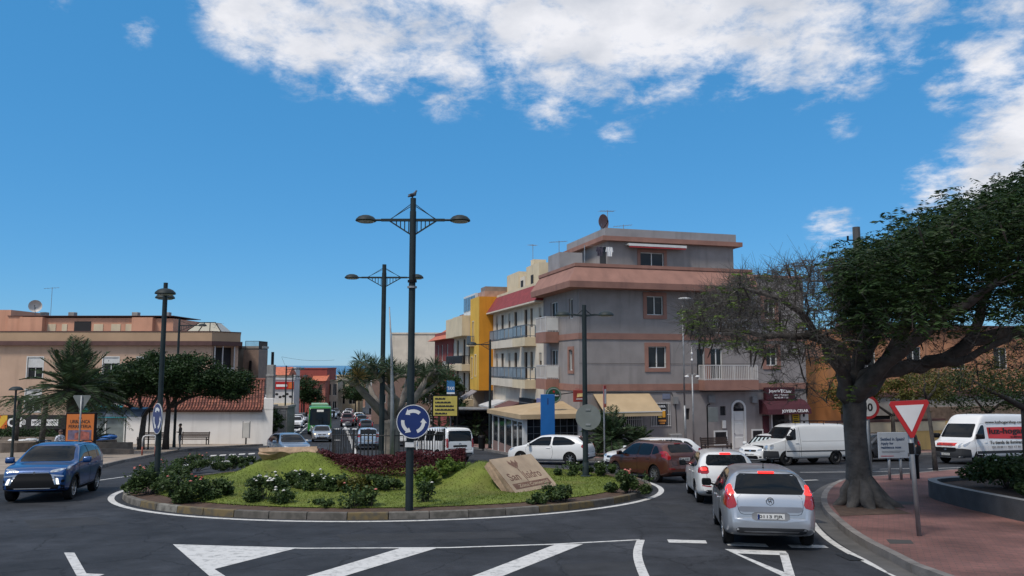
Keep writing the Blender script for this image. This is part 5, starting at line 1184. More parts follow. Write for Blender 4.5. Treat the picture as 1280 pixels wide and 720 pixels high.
    # doors, sills, mirrors
    if three_door: c.door(s_([(1.04,.90),(1.02,.40),(.90,.30),(-.30,.29),(-.40,.60),(-.33,.955)]), (-.15*k,.84*kz))
    else:
        c.door(s_([(1.04,.90),(1.02,.40),(.90,.30),(-.20,.29),(-.22,.955)]), (-.05*k,.84*kz)); c.door(s_([(-.25,.955),(-.23,.29),(-.78,.29),(-.98,.60),(-1.12,.80),(-1.12,.965)]), (-.92*k,.86*kz))
    c.both('sill_trim', s_([(.95,.20),(.95,.26),(-.9,.27),(-.9,.21)]), BLACK, .005)
    c.mirror(.80*k, .94*kz, mirror_m)
    q = MB(); q.tube([(-1.28*k,0,1.44*kz),(-1.34*k,0,1.58*kz)],.008,5); q.tube([(-1.26*k,0,1.445*kz),(-1.30*k,0,1.475*kz)],.022,6); q.build('aerial', BLACK, c.t)
    if plate_r is not None: c.plate('B', rear_plate_z*kz, plate_r)
    if plate_f is not None: c.plate('F', .50*kz, plate_f)
    return c
SILVER = paint('silver_paint', (.46,.48,.51), metal=.7, rough=.30); WHITECAR = paint('white_car_paint', (.70,.70,.69)); BROWN = paint('copper_brown_paint', (.095,.030,.018), metal=.35, rough=.33)
BLUE = paint('deep_blue_paint', (.007,.055,.19), metal=.3, rough=.28); GREYBLUE = paint('grey_blue_paint', (.13,.19,.27), metal=.4, rough=.33); LBLUE = paint('pale_blue_paint', (.33,.42,.52), metal=.4, rough=.35)
MAROON = paint('maroon_paint', (.05,.011,.012), metal=.2); DKGREY = paint('dark_grey_paint', (.035,.037,.042), metal=.4); BLACKCAR = paint('black_paint', (.01,.01,.011)); GREENBUS = paint('green_bus_paint', (.018,.22,.035)); VANW = paint('van_white_paint', (.60,.60,.585), rough=.42)
def hd(deg): a = math.radians(deg); return (math.sin(a), math.cos(a))      # heading clockwise from the view direction
# 1 nearest silver hatchback
c = hatch('parked_car', 'silver hatchback with lit brake lights, nearest car waiting at right', SILVER, 4.2, 1.75, 1.47, 2.65, rear_glass=[(-.66,1.03),(.66,1.03),(.55,1.39),(-.55,1.39)], refl=False, plate_r='0113 FJR', brake=True, tail='tall', rim='cap', mirror_m=BLACK, group='cars on the roundabout')
c.t.name = 'silver_hatchback'
z0 = .90; q = MB(); hx = c.bvh.ray_cast(Vector((-9,0,z0)), Vector((1,0,0)))[0].x
q.lathe([(.062,-.012),(.075,-.012),(.075,.006),(.062,.006),(.062,-.012)], 20, (hx-.012,0,z0), 'x'); q.bar((hx-.014,-.03,z0-.035),(hx-.014,-.012,z0+.035),.014); q.bar((hx-.014,.012,z0-.035),(hx-.014,.03,z0+.035),.014); q.bar((hx-.014,-.02,z0),(hx-.014,.02,z0),.014); q.build('badge', CHROME, c.t)
letter('i30', c.t, (hx-.014,-.48,z0+.05), w=.13, rot=(PI/2,0,-PI/2), mat=CHROME, name='model_lettering') if False else None
c.on('plate_recess', [(-.34,.55),(.34,.55),(.34,.70),(-.34,.70)], 'B', mat('silver_shade_plastic',(.16,.165,.175),rough=.5), .006, None, 1)
c.on('tailgate_ledge', [(-.56,.70),(.56,.70),(.60,.80),(-.60,.80)], 'B', mat('silver_low_panel',(.27,.28,.31),metal=.5,rough=.4), .008, None, 1)
place(c.t, 5.28, 16.7, hd(11))
# 2 white hatchback in front of it
c = hatch('white_hatchback', 'small white hatchback with square red lights lit, directly ahead of the silver hatchback', WHITECAR, 4.0, 1.70, 1.47, 2.47, plate_r='4812 HMC', brake=True, tail='block', rim='multi', mirror_m=BLACK, group='cars on the roundabout', rear_plate_z=.50, rear_glass=[(-.61,1.09),(.61,1.09),(.54,1.38),(-.54,1.38)])
q = MB(); hx = c.bvh.ray_cast(Vector((-9,0,.92)), Vector((1,0,0)))[0].x; q.lathe([(0,-.012),(.06,-.010),(.065,.006),(0,.006)], 18, (hx-.012,0,.92), 'x'); q.build('badge', CHROME, c.t)
place(c.t, 6.32, 23.75, hd(7))
# 3 copper brown hatchback
c = hatch('brown_hatchback', 'copper brown hatchback with high red tail lights turning left beside the island', BROWN, 3.97, 1.74, 1.49, 2.49, plate_r='7246 KBD', tail='high', rim='multi', group='cars on the roundabout', rear_plate_z=.86, rear_glass=[(-.58,1.10),(.58,1.10),(.50,1.38),(-.50,1.38)])
f = hd(-27); place(c.t, 6.32+f[0]*1.8, 28.8+f[1]*1.8, f)
# 4 white hatchback crossing behind it
c = hatch('white_hatchback', 'white five door hatchback with black grille facing left behind the brown hatchback', WHITECAR, 4.32, 1.77, 1.46, 2.58, plate_f='5093 GRL', tail='round', rim='five', group='cars on the roundabout')
place(c.t, 6.35, 34.9, hd(-110))
# 5 white coupe
c = hatch('white_coupe', 'white three door coupe with arched roof passing behind the stone monument', WHITECAR, 4.30, 1.77, 1.46, 2.61, rake=.12, three_door=True, rim='cap', tail='round', nose=.03, group='cars on the roundabout', cat='coupe car')
place(c.t, 2.0, 39.6, hd(-68))
# 6 small grey blue car behind the island
c = hatch('blue_grey_car', 'small grey blue car entering behind the stone slab at the left of the island', GREYBLUE, 4.1, 1.70, 1.44, 2.5, plate_f='2287 CTN', rim='steel', group='cars on the roundabout'); place(c.t, -12.75, 44.0, hd(150))
# 7 oncoming silver car with lit headlights
c = hatch('silver_hatchback', 'silver hatchback coming up the street with lit headlights ahead of the green bus', SILVER, 4.3, 1.80, 1.47, 2.64, plate_f='6619 FZW', lights_on=True, group='cars on the street'); place(c.t, -17.6, 71.2, hd(165))
# 8 pale blue crossover going away
c = hatch('pale_blue_crossover', 'pale blue crossover with red tail lights driving away beyond the railing', LBLUE, 4.16, 1.73, 1.52, 2.6, tail='block', plate_r='9034 JPL', low_trim=BLACK, rw=.33, group='cars on the street', cat='crossover car'); place(c.t, -10.65, 56.6, hd(-13))
# far parked and moving cars
far = [(-28.3,101,WHITECAR,'white car parked nearest on the left kerb behind the green bus',165),(-30.3,109,WHITECAR,'second white car in the left parked row beyond the green bus',165),(-32.0,117,SILVER,'silver car last in the left parked row far down the street',165),
       (-17.2,90,DKGREY,'dark grey car parked just beyond the pale blue crossover',-15),(-28.2,131,WHITECAR,'white car driving away far beyond the maroon pickup',-15),(-31.2,133,LBLUE,'pale blue car just beyond the maroon pickup on its left',165),
       (-24.0,120,WHITECAR,'white car parked at the far right kerb beyond the maroon pickup',-15),(-31.5,148,SILVER,'silver car farthest away in the right lane',-15),(-21.2,108,BLACKCAR,'black car parked at the right kerb just beyond the maroon pickup',-15),(-9.2,62,WHITECAR,'white car parked right behind the dragon tree trunk',-15),(-34.5,150,DKGREY,'dark car farthest away on the left side of the street',165)]
for x, y, pm, lb, h_ in far:
    c = hatch('distant_car', lb, pm, 4.1, 1.74, 1.48, 2.55, group='cars down the street', rim='steel'); place(c.t, x, y, hd(h_))
# white parked hatchback with sunshade, facing us beside the van
c = hatch('white_hatchback', 'small white hatchback with striped windscreen sunshade parked beside the white van', WHITECAR, 3.80, 1.665, 1.50, 2.45, plate_f='8871 JTH', rim='cap', nose=-.03, group='cars parked on the right street')
for i in range(5): c.on('sunshade_stripe', [(-.50+i*.22,1.05),(-.40+i*.22,1.05),(-.35+i*.2,1.33),(-.44+i*.2,1.33)], 'F', mat('sunshade_silver',(.45,.52,.52),rough=.4), .010)
place(c.t, 13.35, 40.0, hd(-132))
c = hatch('dark_pickup', 'dark grey car parked behind the information board', DKGREY, 4.4, 1.8, 1.5, 2.7, group='cars parked on the right street', rim='five', cat='car'); place(c.t, 20.0, 42.2, hd(-106))
c = hatch('silver_hatchback', 'silver car at the right edge of the view behind the second tree', SILVER, 4.2, 1.77, 1.48, 2.6, plate_f='3375 DVB', group='cars parked on the right street'); place(c.t, 29.5, 43.4, hd(-108))
# ---------------- blue crossover at the left
def suv():
    L_, w = 4.36, .905
    top = [(-2.18,.70),(-2.165,.95),(-2.12,1.08),(-2.02,1.20),(-1.86,1.45),(-1.66,1.585),(-1.2,1.62),(-.5,1.645),(.0,1.64),(.35,1.60),(.75,1.42),(1.10,1.16),(1.22,1.10),(1.75,1.03),(2.02,.96),(2.13,.84),(2.17,.66)]
    bot = [(-2.18,.45),(-1.9,.34),(-1.5,.24),(1.4,.23),(1.8,.28),(2.17,.34)]
    wid = [(-2.18,w*.84),(-2.1,w*.91),(-1.85,w*.965),(-1.3,w),(1.35,w),(1.8,w*.96),(2.05,w*.89),(2.17,w*.80)]
    belt = [(-2.18,1.16),(-1.2,1.11),(0,1.06),(1.15,1.02),(2.17,.90)]
    c = Car('blue_crossover', 'deep blue crossover with chrome trimmed front, daytime lights and black grille at left', 'crossover car', BLUE, top, bot, wid, belt, .34, (-1.33,1.34), .345, .225, 'five', group='cars on the roundabout')
    c.on('windscreen', [(-.73,1.12),(.73,1.12),(.60,1.55),(-.60,1.55)], 'F', GLASS, .006, None, 1)
    c.both('side_window', [(1.02,1.08),(.50,1.40),(.28,1.52),(-.15,1.555),(-.18,1.09)], GLASS, .006, 1); c.both('side_window', [(-.26,1.09),(-.23,1.555),(-.95,1.53),(-1.12,1.50),(-1.02,1.12)], GLASS, .006, 1); c.both('side_window', [(-1.10,1.13),(-1.19,1.49),(-1.48,1.42),(-1.75,1.22)], GLASS, .006, 1)
    c.both('pillar_trim', [(-.17,1.09),(-.15,1.55),(-.24,1.55),(-.27,1.09)], BLACK, .004)
    c.on('rear_window', [(-.62,1.20),(.62,1.20),(.54,1.52),(-.54,1.52)], 'B', GLASS, .006, None, 1)
    c.side_lamp('tail_light', [(.42,1.0),(.80,1.0),(.80,1.12),(.45,1.10)], [(-2.12,1.0),(-1.80,1.02),(-1.86,1.10),(-2.08,1.12)], 'B', LRED)
    c.side_lamp('headlight', [(.40,.84),(.66,.88),(.80,.96),(.62,.95),(.42,.91)], [(2.05,.88),(1.80,.94),(1.66,1.02),(1.95,.97)], 'F', LCLEAR)
    c.on('grille', [(-.55,.47),(.55,.47),(.60,.70),(.42,.83),(-.42,.83),(-.60,.70)], 'F', BLACK, .006, None, 1)
    c.on('chrome_bar', [(-.38,.835),(.38,.835),(.38,.85),(-.38,.85)], 'F', CHROME, .012)
    for p in ([(.42,.80),(.76,.76),(.76,.73),(.50,.74)], [(.44,.80),(.50,.79),(.64,.52),(.58,.50)]): c.pair('chrome_trim', p, 'F', CHROME, .013)
    c.pair('daytime_light', [(.62,.52),(.69,.52),(.64,.68),(.58,.69)], 'F', mat('daytime_lamp',(.8,.8,.7),emit=(1,1,.82),est=1.2,var=0), .016)
    c.pair('fog_lamp', [(.72,.56),(.79,.57),(.79,.64),(.72,.64)], 'F', BLACK, .008, 1)
    c.on('skid_plate', [(-.45,.395),(.45,.395),(.48,.42),(-.48,.42)], 'F', mat('skid_silver',(.30,.31,.33),metal=.4,rough=.4), .012)
    c.on('lower_intake', [(-.78,.34),(.78,.34),(.80,.50),(-.80,.50)], 'F', BLACK, .006, None, 1)
    q = MB(); hx = c.bvh.ray_cast(Vector((9,0,.86)), Vector((-1,0,0)))[0].x
    for a in (PI/2, PI/2+2*PI/3, PI/2+4*PI/3): 
        cx, cz = math.cos(a)*.055, math.sin(a)*.055+.79; q.add([(hx+.02,cx+math.cos(a)*.05,cz+math.sin(a)*.05),(hx+.02,cx-math.sin(a)*.028,cz+math.cos(a)*.028),(hx+.02,cx-math.cos(a)*.05,cz-math.sin(a)*.05),(hx+.02,cx+math.sin(a)*.028,cz-math.cos(a)*.028)],[[0,1,2,3]])
    q.build('badge', CHROME, c.t)
    
    c.door([(1.06,1.02),(1.04,.50),(.92,.36),(-.17,.35),(-.2,1.075)], (-.02,.96)); c.door([(-.23,1.075),(-.2,.35),(-.76,.35),(-.98,.66),(-1.08,.88),(-1.08,1.10)], (-.9,.98))
    c.both('sill_trim', [(.95,.25),(.95,.36),(-.92,.37),(-.92,.26)], BLACK, .009); c.both('sill_strip', [(.85,.385),(.85,.40),(-.8,.41),(-.8,.395)], CHROME, .012)
    for x in (1.34,-1.33):
        for sd_ in 'LR':
            pl = [(x+math.cos(a)*.46, .35+math.sin(a)*.46) for a in np.linspace(-.15,PI+.15,12)]+[(x+math.cos(a)*.39, .35+math.sin(a)*.39) for a in np.linspace(PI+.15,-.15,12)]
            c.on('arch_trim', pl, sd_, BLACK, .008)
    c.mirror(.86, 1.06, BLUE, 1.15)
    q = MB(); 
    for sg in (-1,1): q.tube([(-1.45,sg*.60,1.60),(-1.2,sg*.62,1.66),(-.2,sg*.63,1.685),(.15,sg*.62,1.655)],.018,6)
    q.build('roof_rail', BLACK, c.t); return c
c = suv(); f = hd(165); place(c.t, -14.02-f[0]*1.36, 23.1-f[1]*1.36, f)
# ---------------- white compact van seen from behind
def compact_van(pm):
    w = .905
    top = [(-2.19,.62),(-2.18,1.0),(-2.15,1.35),(-2.08,1.66),(-1.96,1.775),(-1.6,1.80),(-.4,1.81),(.2,1.77),(.55,1.60),(1.0,1.24),(1.18,1.12),(1.75,1.0),(2.05,.86),(2.14,.70),(2.17,.55)]
    bot = [(-2.19,.36),(-1.9,.26),(-1.5,.2),(1.4,.2),(2.17,.27)]; wid = [(-2.19,w*.90),(-2.12,w*.955),(-1.8,w*.99),(-1,w),(1.3,w*.995),(1.8,w*.95),(2.05,w*.86),(2.17,w*.72)]; belt = [(-2.19,1.12),(0,1.06),(1.15,1.0),(2.17,.85)]
    c = Car('white_compact_van', 'white compact passenger van with dark rear window seen from behind beyond the red hedge', 'van', pm, top, bot, wid, belt, .19, (-1.36,1.37), .32, .2, 'steel', group='cars on the roundabout', edge=.14)
    c.on('rear_window', [(-.66,1.12),(.66,1.12),(.60,1.64),(-.60,1.64)], 'B', GLASS, .006, None, 1); c.on('windscreen', [(-.74,1.15),(.74,1.15),(.62,1.70),(-.62,1.70)], 'F', GLASS, .006, None, 1)
    c.both('side_window', [(-1.86,1.12),(-.95,1.11),(-.98,1.60),(-1.84,1.58)], GLASS, .006, 1); c.both('side_window', [(-.80,1.10),(.10,1.08),(.05,1.62),(-.80,1.62)], GLASS, .006, 1); c.both('side_window', [(.2,1.08),(1.05,1.04),(.60,1.46),(.2,1.60)], GLASS, .006, 1)
    c.side_lamp('tail_light', [(.70,.78),(.84,.76),(.82,1.26),(.72,1.24)], [(-2.15,.78),(-2.0,.80),(-2.0,1.22),(-2.1,1.24)], 'B', LRED)
    c.on('tailgate_gap', [(-.70,.62),(.70,.62),(.70,1.70),(-.70,1.70)], 'B', BLACK, .0015, None, 1); c.on('tailgate', [(-.69,.63),(.69,.63),(.69,1.10),(-.69,1.10)], 'B', pm, .005, None, 1)
    c.on('plate_recess', [(-.42,.80),(.42,.80),(.42,.90),(-.42,.90)], 'B', BLACK, .010, None, 1); c.plate('B', .72, '2750 HVX'); c.on('rear_bumper', [(-.78,.36),(.78,.36),(.78,.50),(-.78,.50)], 'B', TRIM, .008, None, 1)
    c.on('badge', [(-.07,.98),(0,1.02),(.07,.98),(.07,.955),(0,.995),(-.07,.955)], 'B', CHROME, .012)
    c.on('badge', [(-.07,.945),(0,.985),(.07,.945),(.07,.92),(0,.96),(-.07,.92)], 'B', CHROME, .012)
    c.side_lamp('headlight', [(.42,.70),(.70,.74),(.74,.90),(.46,.80)], [(1.98,.74),(1.7,.86),(1.75,.95),(1.95,.86)], 'F', LCLEAR)
    c.both('side_rub_strip', [(-.9,.56),(.9,.55),(.9,.62),(-.9,.63)], BLACK, .010); c.door([(1.1,.98),(1.04,.36),(-.0,.32),(.10,1.04)], (.3,.92)); c.mirror(.92, 1.06, BLACK)
    q = MB()
    for sg in (-1,1): q.tube([(-1.9,sg*.66,1.80),(-1.7,sg*.67,1.85),(-.3,sg*.67,1.86),(-.1,sg*.66,1.80)],.02,6)
    q.build('roof_rail', BLACK, c.t); return c
c = compact_van(WHITECAR); f = hd(-34); place(c.t, -2.75+f[0]*2.15, 40.6+f[1]*2.15, f)
# ---------------- panel vans
def panel_van(name, label, pm, L_, Wd, Ht, wb, high, bumper, rim='steel', group=None):
    k = L_/2; w = Wd/2; zr = Ht
    top = [(-k,.75),(-k+.01,1.2),(-k+.03,zr-.22),(-k+.10,zr-.07),(-k+.35,zr),(-.5,zr+.02),(k-2.0,zr)]
    if high: top += [(k-1.75,zr-.10),(k-1.50,zr-.36),(k-1.05,zr-.90),(k-.82,1.28),(k-.40,1.10),(k-.10,.98),(k-.03,.85),(k,.62)]
    else: top += [(k-1.75,zr-.05),(k-1.55,zr-.16),(k-1.12,zr-.62),(k-.90,1.26),(k-.40,1.12),(k-.10,1.02),(k-.03,.88),(k,.62)]
    bot = [(-k,.42),(-k+.4,.34),(k-.4,.30),(k,.32)]; wid = [(-k,w*.95),(-k+.12,w*.99),(-1,w),(k-.9,w*.99),(k-.45,w*.95),(k-.12,w*.86),(k,w*.76)]; belt = [(-k,1.20),(k-1.4,1.20),(k-.8,1.14),(k,.95)]
    c = Car(name, label, 'van', pm, top, bot, wid, belt, .10 if high else .14, (-wb/2-.05,wb/2-.05), .34, .21, rim, group=group, edge=.16); return c, k, w
g_ = 'cars parked on the right street'
c, k, w = panel_van('white_panel_van', 'plain white low roofed panel van with grey bumper and roof rack beside big trunk', VANW, 4.85, 1.97, 2.02, 2.93, False, TRIM, group=g_)
c.on('windscreen', [(-.82,1.30),(.82,1.30),(.72,1.86),(-.72,1.86)], 'F', GLASS, .006, None, 1); c.both('side_window', [(k-1.02,1.22),(k-1.62,1.24),(k-1.68,1.80),(k-1.50,1.80),(k-1.18,1.50)], GLASS, .006, 1)
c.on('bumper', [(-.86,.36),(.86,.36),(.88,.72),(-.88,.72)], 'F', TRIM, .012, None, 1)
for sd_ in 'LR': c.on('bumper_corner', [(k-.08,.38),(k-.62,.38),(k-.55,.70),(k-.08,.72)], sd_, TRIM, .010)
c.on('grille', [(-.48,.76),(.48,.76),(.50,.96),(-.50,.96)], 'F', BLACK, .010, None, 1)
for i in range(4): c.on('grille_bar', [(-.47,.785+i*.045),(.47,.785+i*.045),(.47,.80+i*.045),(-.47,.80+i*.045)], 'F', TRIM, .016)
c.on('badge', [(math.cos(i*PI/6)*.09,.87+math.sin(i*PI/6)*.04) for i in range(12)], 'F', mat('oval_blue',(.02,.05,.2),rough=.3), .022)
c.side_lamp('headlight', [(.56,.76),(.78,.78),(.80,1.00),(.60,.98)], [(k-.14,.78),(k-.32,.82),(k-.36,1.04),(k-.16,1.0)], 'F', LCLEAR); c.plate('F', .54, '4406 DLK')
c.door([(k-.98,1.16),(k-.95,.45),(k-1.75,.36),(k-1.78,1.86),(k-1.46,1.86),(k-1.12,1.50)], (k-1.66,1.08)); c.both('cargo_panel_gap', [(k-1.86,.40),(k-1.875,.40),(k-1.875,1.86),(k-1.86,1.86)], BLACK, .004); c.both('side_rub_strip', [(k-1.0,.66),(k-1.0,.72),(-k+.2,.72),(-k+.2,.66)], TRIM, .008); c.both('side_groove', [(-k+.3,1.16),(k-1.95,1.16),(k-1.95,1.185),(-k+.3,1.185)], mat('van_groove',(.35,.35,.34),var=0), .004)
c.on('side_window', [(k-1.02,1.22),(k-1.62,1.24),(k-1.68,1.80),(k-1.50,1.80),(k-1.18,1.50)], 'L', GLASS, .008, None, 1); c.mirror(k-1.1, 1.24, BLACK, 1.5)
q = MB()
for sg in (-1,1): q.tube([(k-1.7,sg*.75,2.16),(-k+.2,sg*.75,2.16)],.02,6)
for i in range(4):
    x = k-1.75-i*.85; q.tube([(x,-.75,2.16),(x,.75,2.16)],.018,6)
    for sg in (-1,1): q.tube([(x,sg*.75,2.16),(x,sg*.78,2.0)],.015,5)
q.tube([(k-1.55,-.3,2.08),(k-1.75,-.3,2.22),(k-1.75,.3,2.22),(k-1.55,.3,2.08)],.02,6); ro = q.build('roof_rack', BLACK, c.t)
place(c.t, 14.65, 39.5, hd(-107))
c, k, w = panel_van('lettered_delivery_van', 'white high roofed delivery van with red sign panels and black lettering at right', WHITECAR, 6.0, 2.05, 2.50, 3.8, True, TRIM, group=g_)
c.on('windscreen', [(-.86,1.33),(.86,1.33),(.78,2.02),(-.78,2.02)], 'F', GLASS, .006, None, 1); SW = [(k-.98,1.24),(k-1.72,1.26),(k-1.78,1.95),(k-1.58,1.95),(k-1.2,1.58)]; 
c.door([(k-.92,1.16),(k-.95,.50),(k-1.82,.42),(k-1.86,2.04),(k-1.54,2.04),(k-1.14,1.58)], (k-1.72,1.08)); c.both('side_window', SW, GLASS, .009, 1)
c.on('bumper', [(-.9,.34),(.9,.34),(.92,.80),(-.92,.80)], 'F', TRIM, .012, None, 1)
for sd_ in 'LR': c.on('bumper_corner', [(k-.06,.36),(k-.62,.36),(k-.55,.74),(k-.08,.80)], sd_, TRIM, .010)
c.on('grille', [(-.56,.62),(.56,.62),(.60,.84),(-.60,.84)], 'F', BLACK, .018, None, 1); c.on('badge', [(math.cos(i*PI/6)*.07,.74+math.sin(i*PI/6)*.05) for i in range(12)], 'F', CHROME, .026)
c.side_lamp('headlight', [(.66,.84),(.82,.86),(.80,1.06),(.70,1.04)], [(k-.16,.86),(k-.45,.98),(k-.66,1.16),(k-.40,1.14),(k-.18,1.02)], 'F', LCLEAR); c.plate('F', .50, '5142 FCX')
VR = mat('van_sign_red',(.52,.022,.018),rough=.4,var=.05)
c.on('bonnet_sign', [(-.52,.92),(.52,.92),(.52,1.06),(-.52,1.06)], 'F', VR, .012)
bs = [o for o in children(c.t) if o.name.startswith('bonnet_sign')][0]
hx = c.bvh.ray_cast(Vector((9,0,.99)), Vector((-1,0,0)))[0].x; letter('luz-hogar', bs, (hx+.10,0,1.0), w=.9, h=.12, rot=(PI/2-.55,0,PI/2), mat=INK, bold=.02)
for sd_ in 'LR':
    sg = 1 if sd_ == 'L' else -1; ysd = sg*(w*.965+.004)
    po = c.on('red_panel', [(k-1.98,1.28),(-k+.5,1.20),(-k+.5,1.86),(k-1.98,1.84)], sd_, VR, .010)
    rz = PI if sg > 0 else 0
    def side_text(t, u0, u1, z, h_, m_, par=c.t, o_=.03):
        uc = (u0+u1)/2; hh = c.bvh.ray_cast(Vector((uc,sg*4,z)), Vector((0,-sg,0)))[0]; lean = .10
        return letter(t, par, (uc, hh.y+sg*o_, z), w=abs(u1-u0), h=h_, rot=(PI/2+0*lean,0,rz), mat=m_, bold=.025)
    side_text('luz-hogar', k-2.08, -1.9, 1.61, .40, INK, po); side_text('ILUMINACION', -.7, -2.0, 1.34, .10, INK, po)
    side_text('www.luzhogarshop.com', k-1.9, -2.0, 2.08, .19, INK, c.t, .035); side_text('Tu tienda de iluminación', k-2.0, -1.9, 1.08, .17, INK); side_text('922 39 00 11', k-2.1, -.2, .84, .10, mat('ink_grey',(.12,.12,.13),var=0)); side_text('922 17 55 20', -.35, -1.7, .84, .10, mat('ink_grey',(.12,.12,.13),var=0))
c.both('side_rub_strip', [(k-1.0,.52),(k-1.0,.66),(-k+.2,.66),(-k+.2,.52)], TRIM, .008); c.mirror(k-1.05, 1.28, BLACK, 1.6)
q = MB(); q.tube([(k-1.85,0,2.5),(k-1.95,0,2.72)],.01,5); q.build('aerial', BLACK, c.t)
place(c.t, 24.95, 40.75, hd(-114))
# ---------------- green bus
def bus():
    w = 1.275
    top = [(-6,1.2),(-5.98,2.4),(-5.9,2.98),(-5.6,3.1),(0,3.12),(5.3,3.10),(5.7,3.0),(5.86,2.6),(5.95,1.6),(6.0,.9)]
    bot = [(-6,.4),(0,.34),(6,.36)]; wid = [(-6,w*.95),(-5.8,w),(5.4,w),(5.8,w*.96),(6,w*.86)]; belt = [(-6,1.35),(6,1.25)]
    c = Car('green_bus', 'green city bus with large dark windscreen coming up the street', 'bus', GREENBUS, top, bot, wid, belt, .03, (-3.2,3.3), .48, .28, 'steel', edge=.18)
    c.on('windscreen', [(-1.06,1.10),(1.06,1.10),(1.06,2.86),(-1.06,2.86)], 'F', GLASS, .012, None, 1)
    c.both('side_window', [(5.5,1.25),(-5.4,1.30),(-5.4,2.60),(5.5,2.60)], GLASS, .010); q = c.on('destination_display', [(-.35,2.50),(.35,2.50),(.35,2.72),(-.35,2.72)], 'F', mat('display',(.4,.4,.38),emit=(.8,.8,.75),est=.3,var=.4,scale=12), .03)
    c.pair('headlight', [(.72,.66),(1.02,.68),(1.02,.86),(.74,.82)], 'F', LCLEAR, .014, 1); c.on('bumper', [(-1.08,.40),(1.08,.40),(1.08,.60),(-1.08,.60)], 'F', BLACK, .012)
    c.pair('white_stripe', [(.5,.72),(.62,.70),(.95,1.02),(.86,1.06)], 'F', WHITEP, .012)
    q = MB(); q.cbox(-3,3.6,-.9,.9,3.1,3.34,.05); q.build('roof_unit', mat('roof_pale_green',(.25,.42,.27),var=.1), c.t)
    q = MB()
    for sg in (-1,1): q.tube([(5.8,sg*1.1,2.9),(6.15,sg*1.35,2.9),(6.2,sg*1.42,2.5)],.03,6); q.cbox(6.12,6.28,sg*1.42-.12,sg*1.42+.12,2.0,2.5,.04)
    q.build('wing_mirror', BLACK, c.t); c.plate('F', .52, '4977 GNB')
    q = MB()
    for i in range(3): q.box(5.99+i*.0,6.0,-.6+i*.5,-.2+i*.5,0,0.001)
    return c
c = bus(); f = hd(165); place(c.t, -20.6-f[0]*6, 82.5-f[1]*6, f)
# ---------------- maroon pickup going away
w = .92; c = Car('maroon_pickup', 'dark maroon pickup driving away down the street in front of the parked cars', 'pickup truck', MAROON, [(-2.5,.7),(-2.48,1.0),(-2.4,1.10),(-.9,1.12),(-.85,1.16),(-.7,1.66),(-.5,1.76),(.4,1.76),(.8,1.55),(1.2,1.16),(2.2,1.02),(2.45,.85),(2.5,.6)], [(-2.5,.45),(2.5,.35)], [(-2.5,w*.93),(-2.3,w),(2,w*.97),(2.5,w*.78)], [(-2.5,1.15),(2.5,.9)], .22, (-1.5,1.5), .38, .24, 'steel', group='cars on the street')
c.on('rear_window', [(-.6,1.22),(.6,1.22),(.52,1.62),(-.52,1.62)], 'B', GLASS, .006); c.both('side_window', [(-.6,1.2),(1.0,1.15),(.5,1.6),(-.5,1.66)], GLASS, .006); c.side_lamp('tail_light', [(.68,.72),(.84,.72),(.84,1.04),(.68,1.04)], None, 'B', LRED); c.plate('B', .66, '3310 CRB')
c.on('bumper', [(-.84,.46),(.84,.46),(.84,.58),(-.84,.58)], 'B', CHROME, .012); c.on('tonneau_edge', [(-.8,1.02),(.8,1.02),(.8,1.05),(-.8,1.05)], 'B', CHROME, .01); c.mirror(.7, 1.16, BLACK)
place(c.t, -22.5, 105, hd(-13))
# ================================================================== trees and plants
BARK = mat('bark', (.075,.068,.062), rough=.95, var=.4, scale=4, bump=1.0, bscale=11, stain=(.045,.040,.034), stain_amt=.6)
BARKD = mat('dark_bark', (.050,.043,.037), rough=.95, var=.3, scale=6, bump=.5, bscale=25)
BARKP = mat('pale_bark', (.215,.19,.165), rough=.95, var=.25, scale=4, bump=.6, bscale=20, stain=(.09,.08,.07), stain_amt=.5)
def leafmat(n, a, b, tr=.25): return mat(n, a, rough=.55, var=.2, scale=.9, island=b, trans=tr, spec=.3)
LF_TREE = leafmat('tree_leaf', (.008,.021,.005), (.028,.060,.010), .16); LF_DARK = leafmat('dark_leaf', (.012,.030,.010), (.035,.070,.018)); LF_PALM = leafmat('palm_leaf', (.022,.042,.016), (.050,.085,.030), .15)
LF_ROSE = leafmat('rose_leaf', (.024,.050,.014), (.075,.115,.034)); LF_RED = leafmat('red_hedge_leaf', (.045,.010,.014), (.115,.026,.030)); LF_LIME = leafmat('lime_leaf', (.06,.11,.018), (.13,.19,.03)); LF_DRAG = leafmat('dragon_blade', (.022,.045,.022), (.060,.090,.040), .1)
LF_OLIVE = leafmat('olive_leaf', (.05,.06,.012), (.12,.11,.02)); PODM = mat('seed_pod', (.022,.015,.012), rough=.8, var=.3)
def leaf_quads(c, size, asp=.45, up=.35, rng=RNG, jit=.35):
    # one bent rhombic leaf per centre
    n = len(c); c = np.asarray(c, float)
    d = rng.normal(size=(n,3)); d[:,2] *= .6; d /= np.linalg.norm(d, axis=1, keepdims=True)
    nz = rng.normal(size=(n,3))*.8+np.array([0,0,up*2]); s = np.cross(d, nz); s /= np.maximum(np.linalg.norm(s, axis=1, keepdims=True), 1e-6)
    L_ = size*(1-jit+2*jit*rng.random((n,1))); w = L_*asp
    nn = np.cross(s, d)
    v = np.stack([c-d*L_*.5, c+s*w*.5-nn*L_*.06, c+d*L_*.5-nn*L_*.12, c-s*w*.5-nn*L_*.06], axis=1).reshape(-1,3)
    f = np.arange(n*4).reshape(-1,4); return v, f
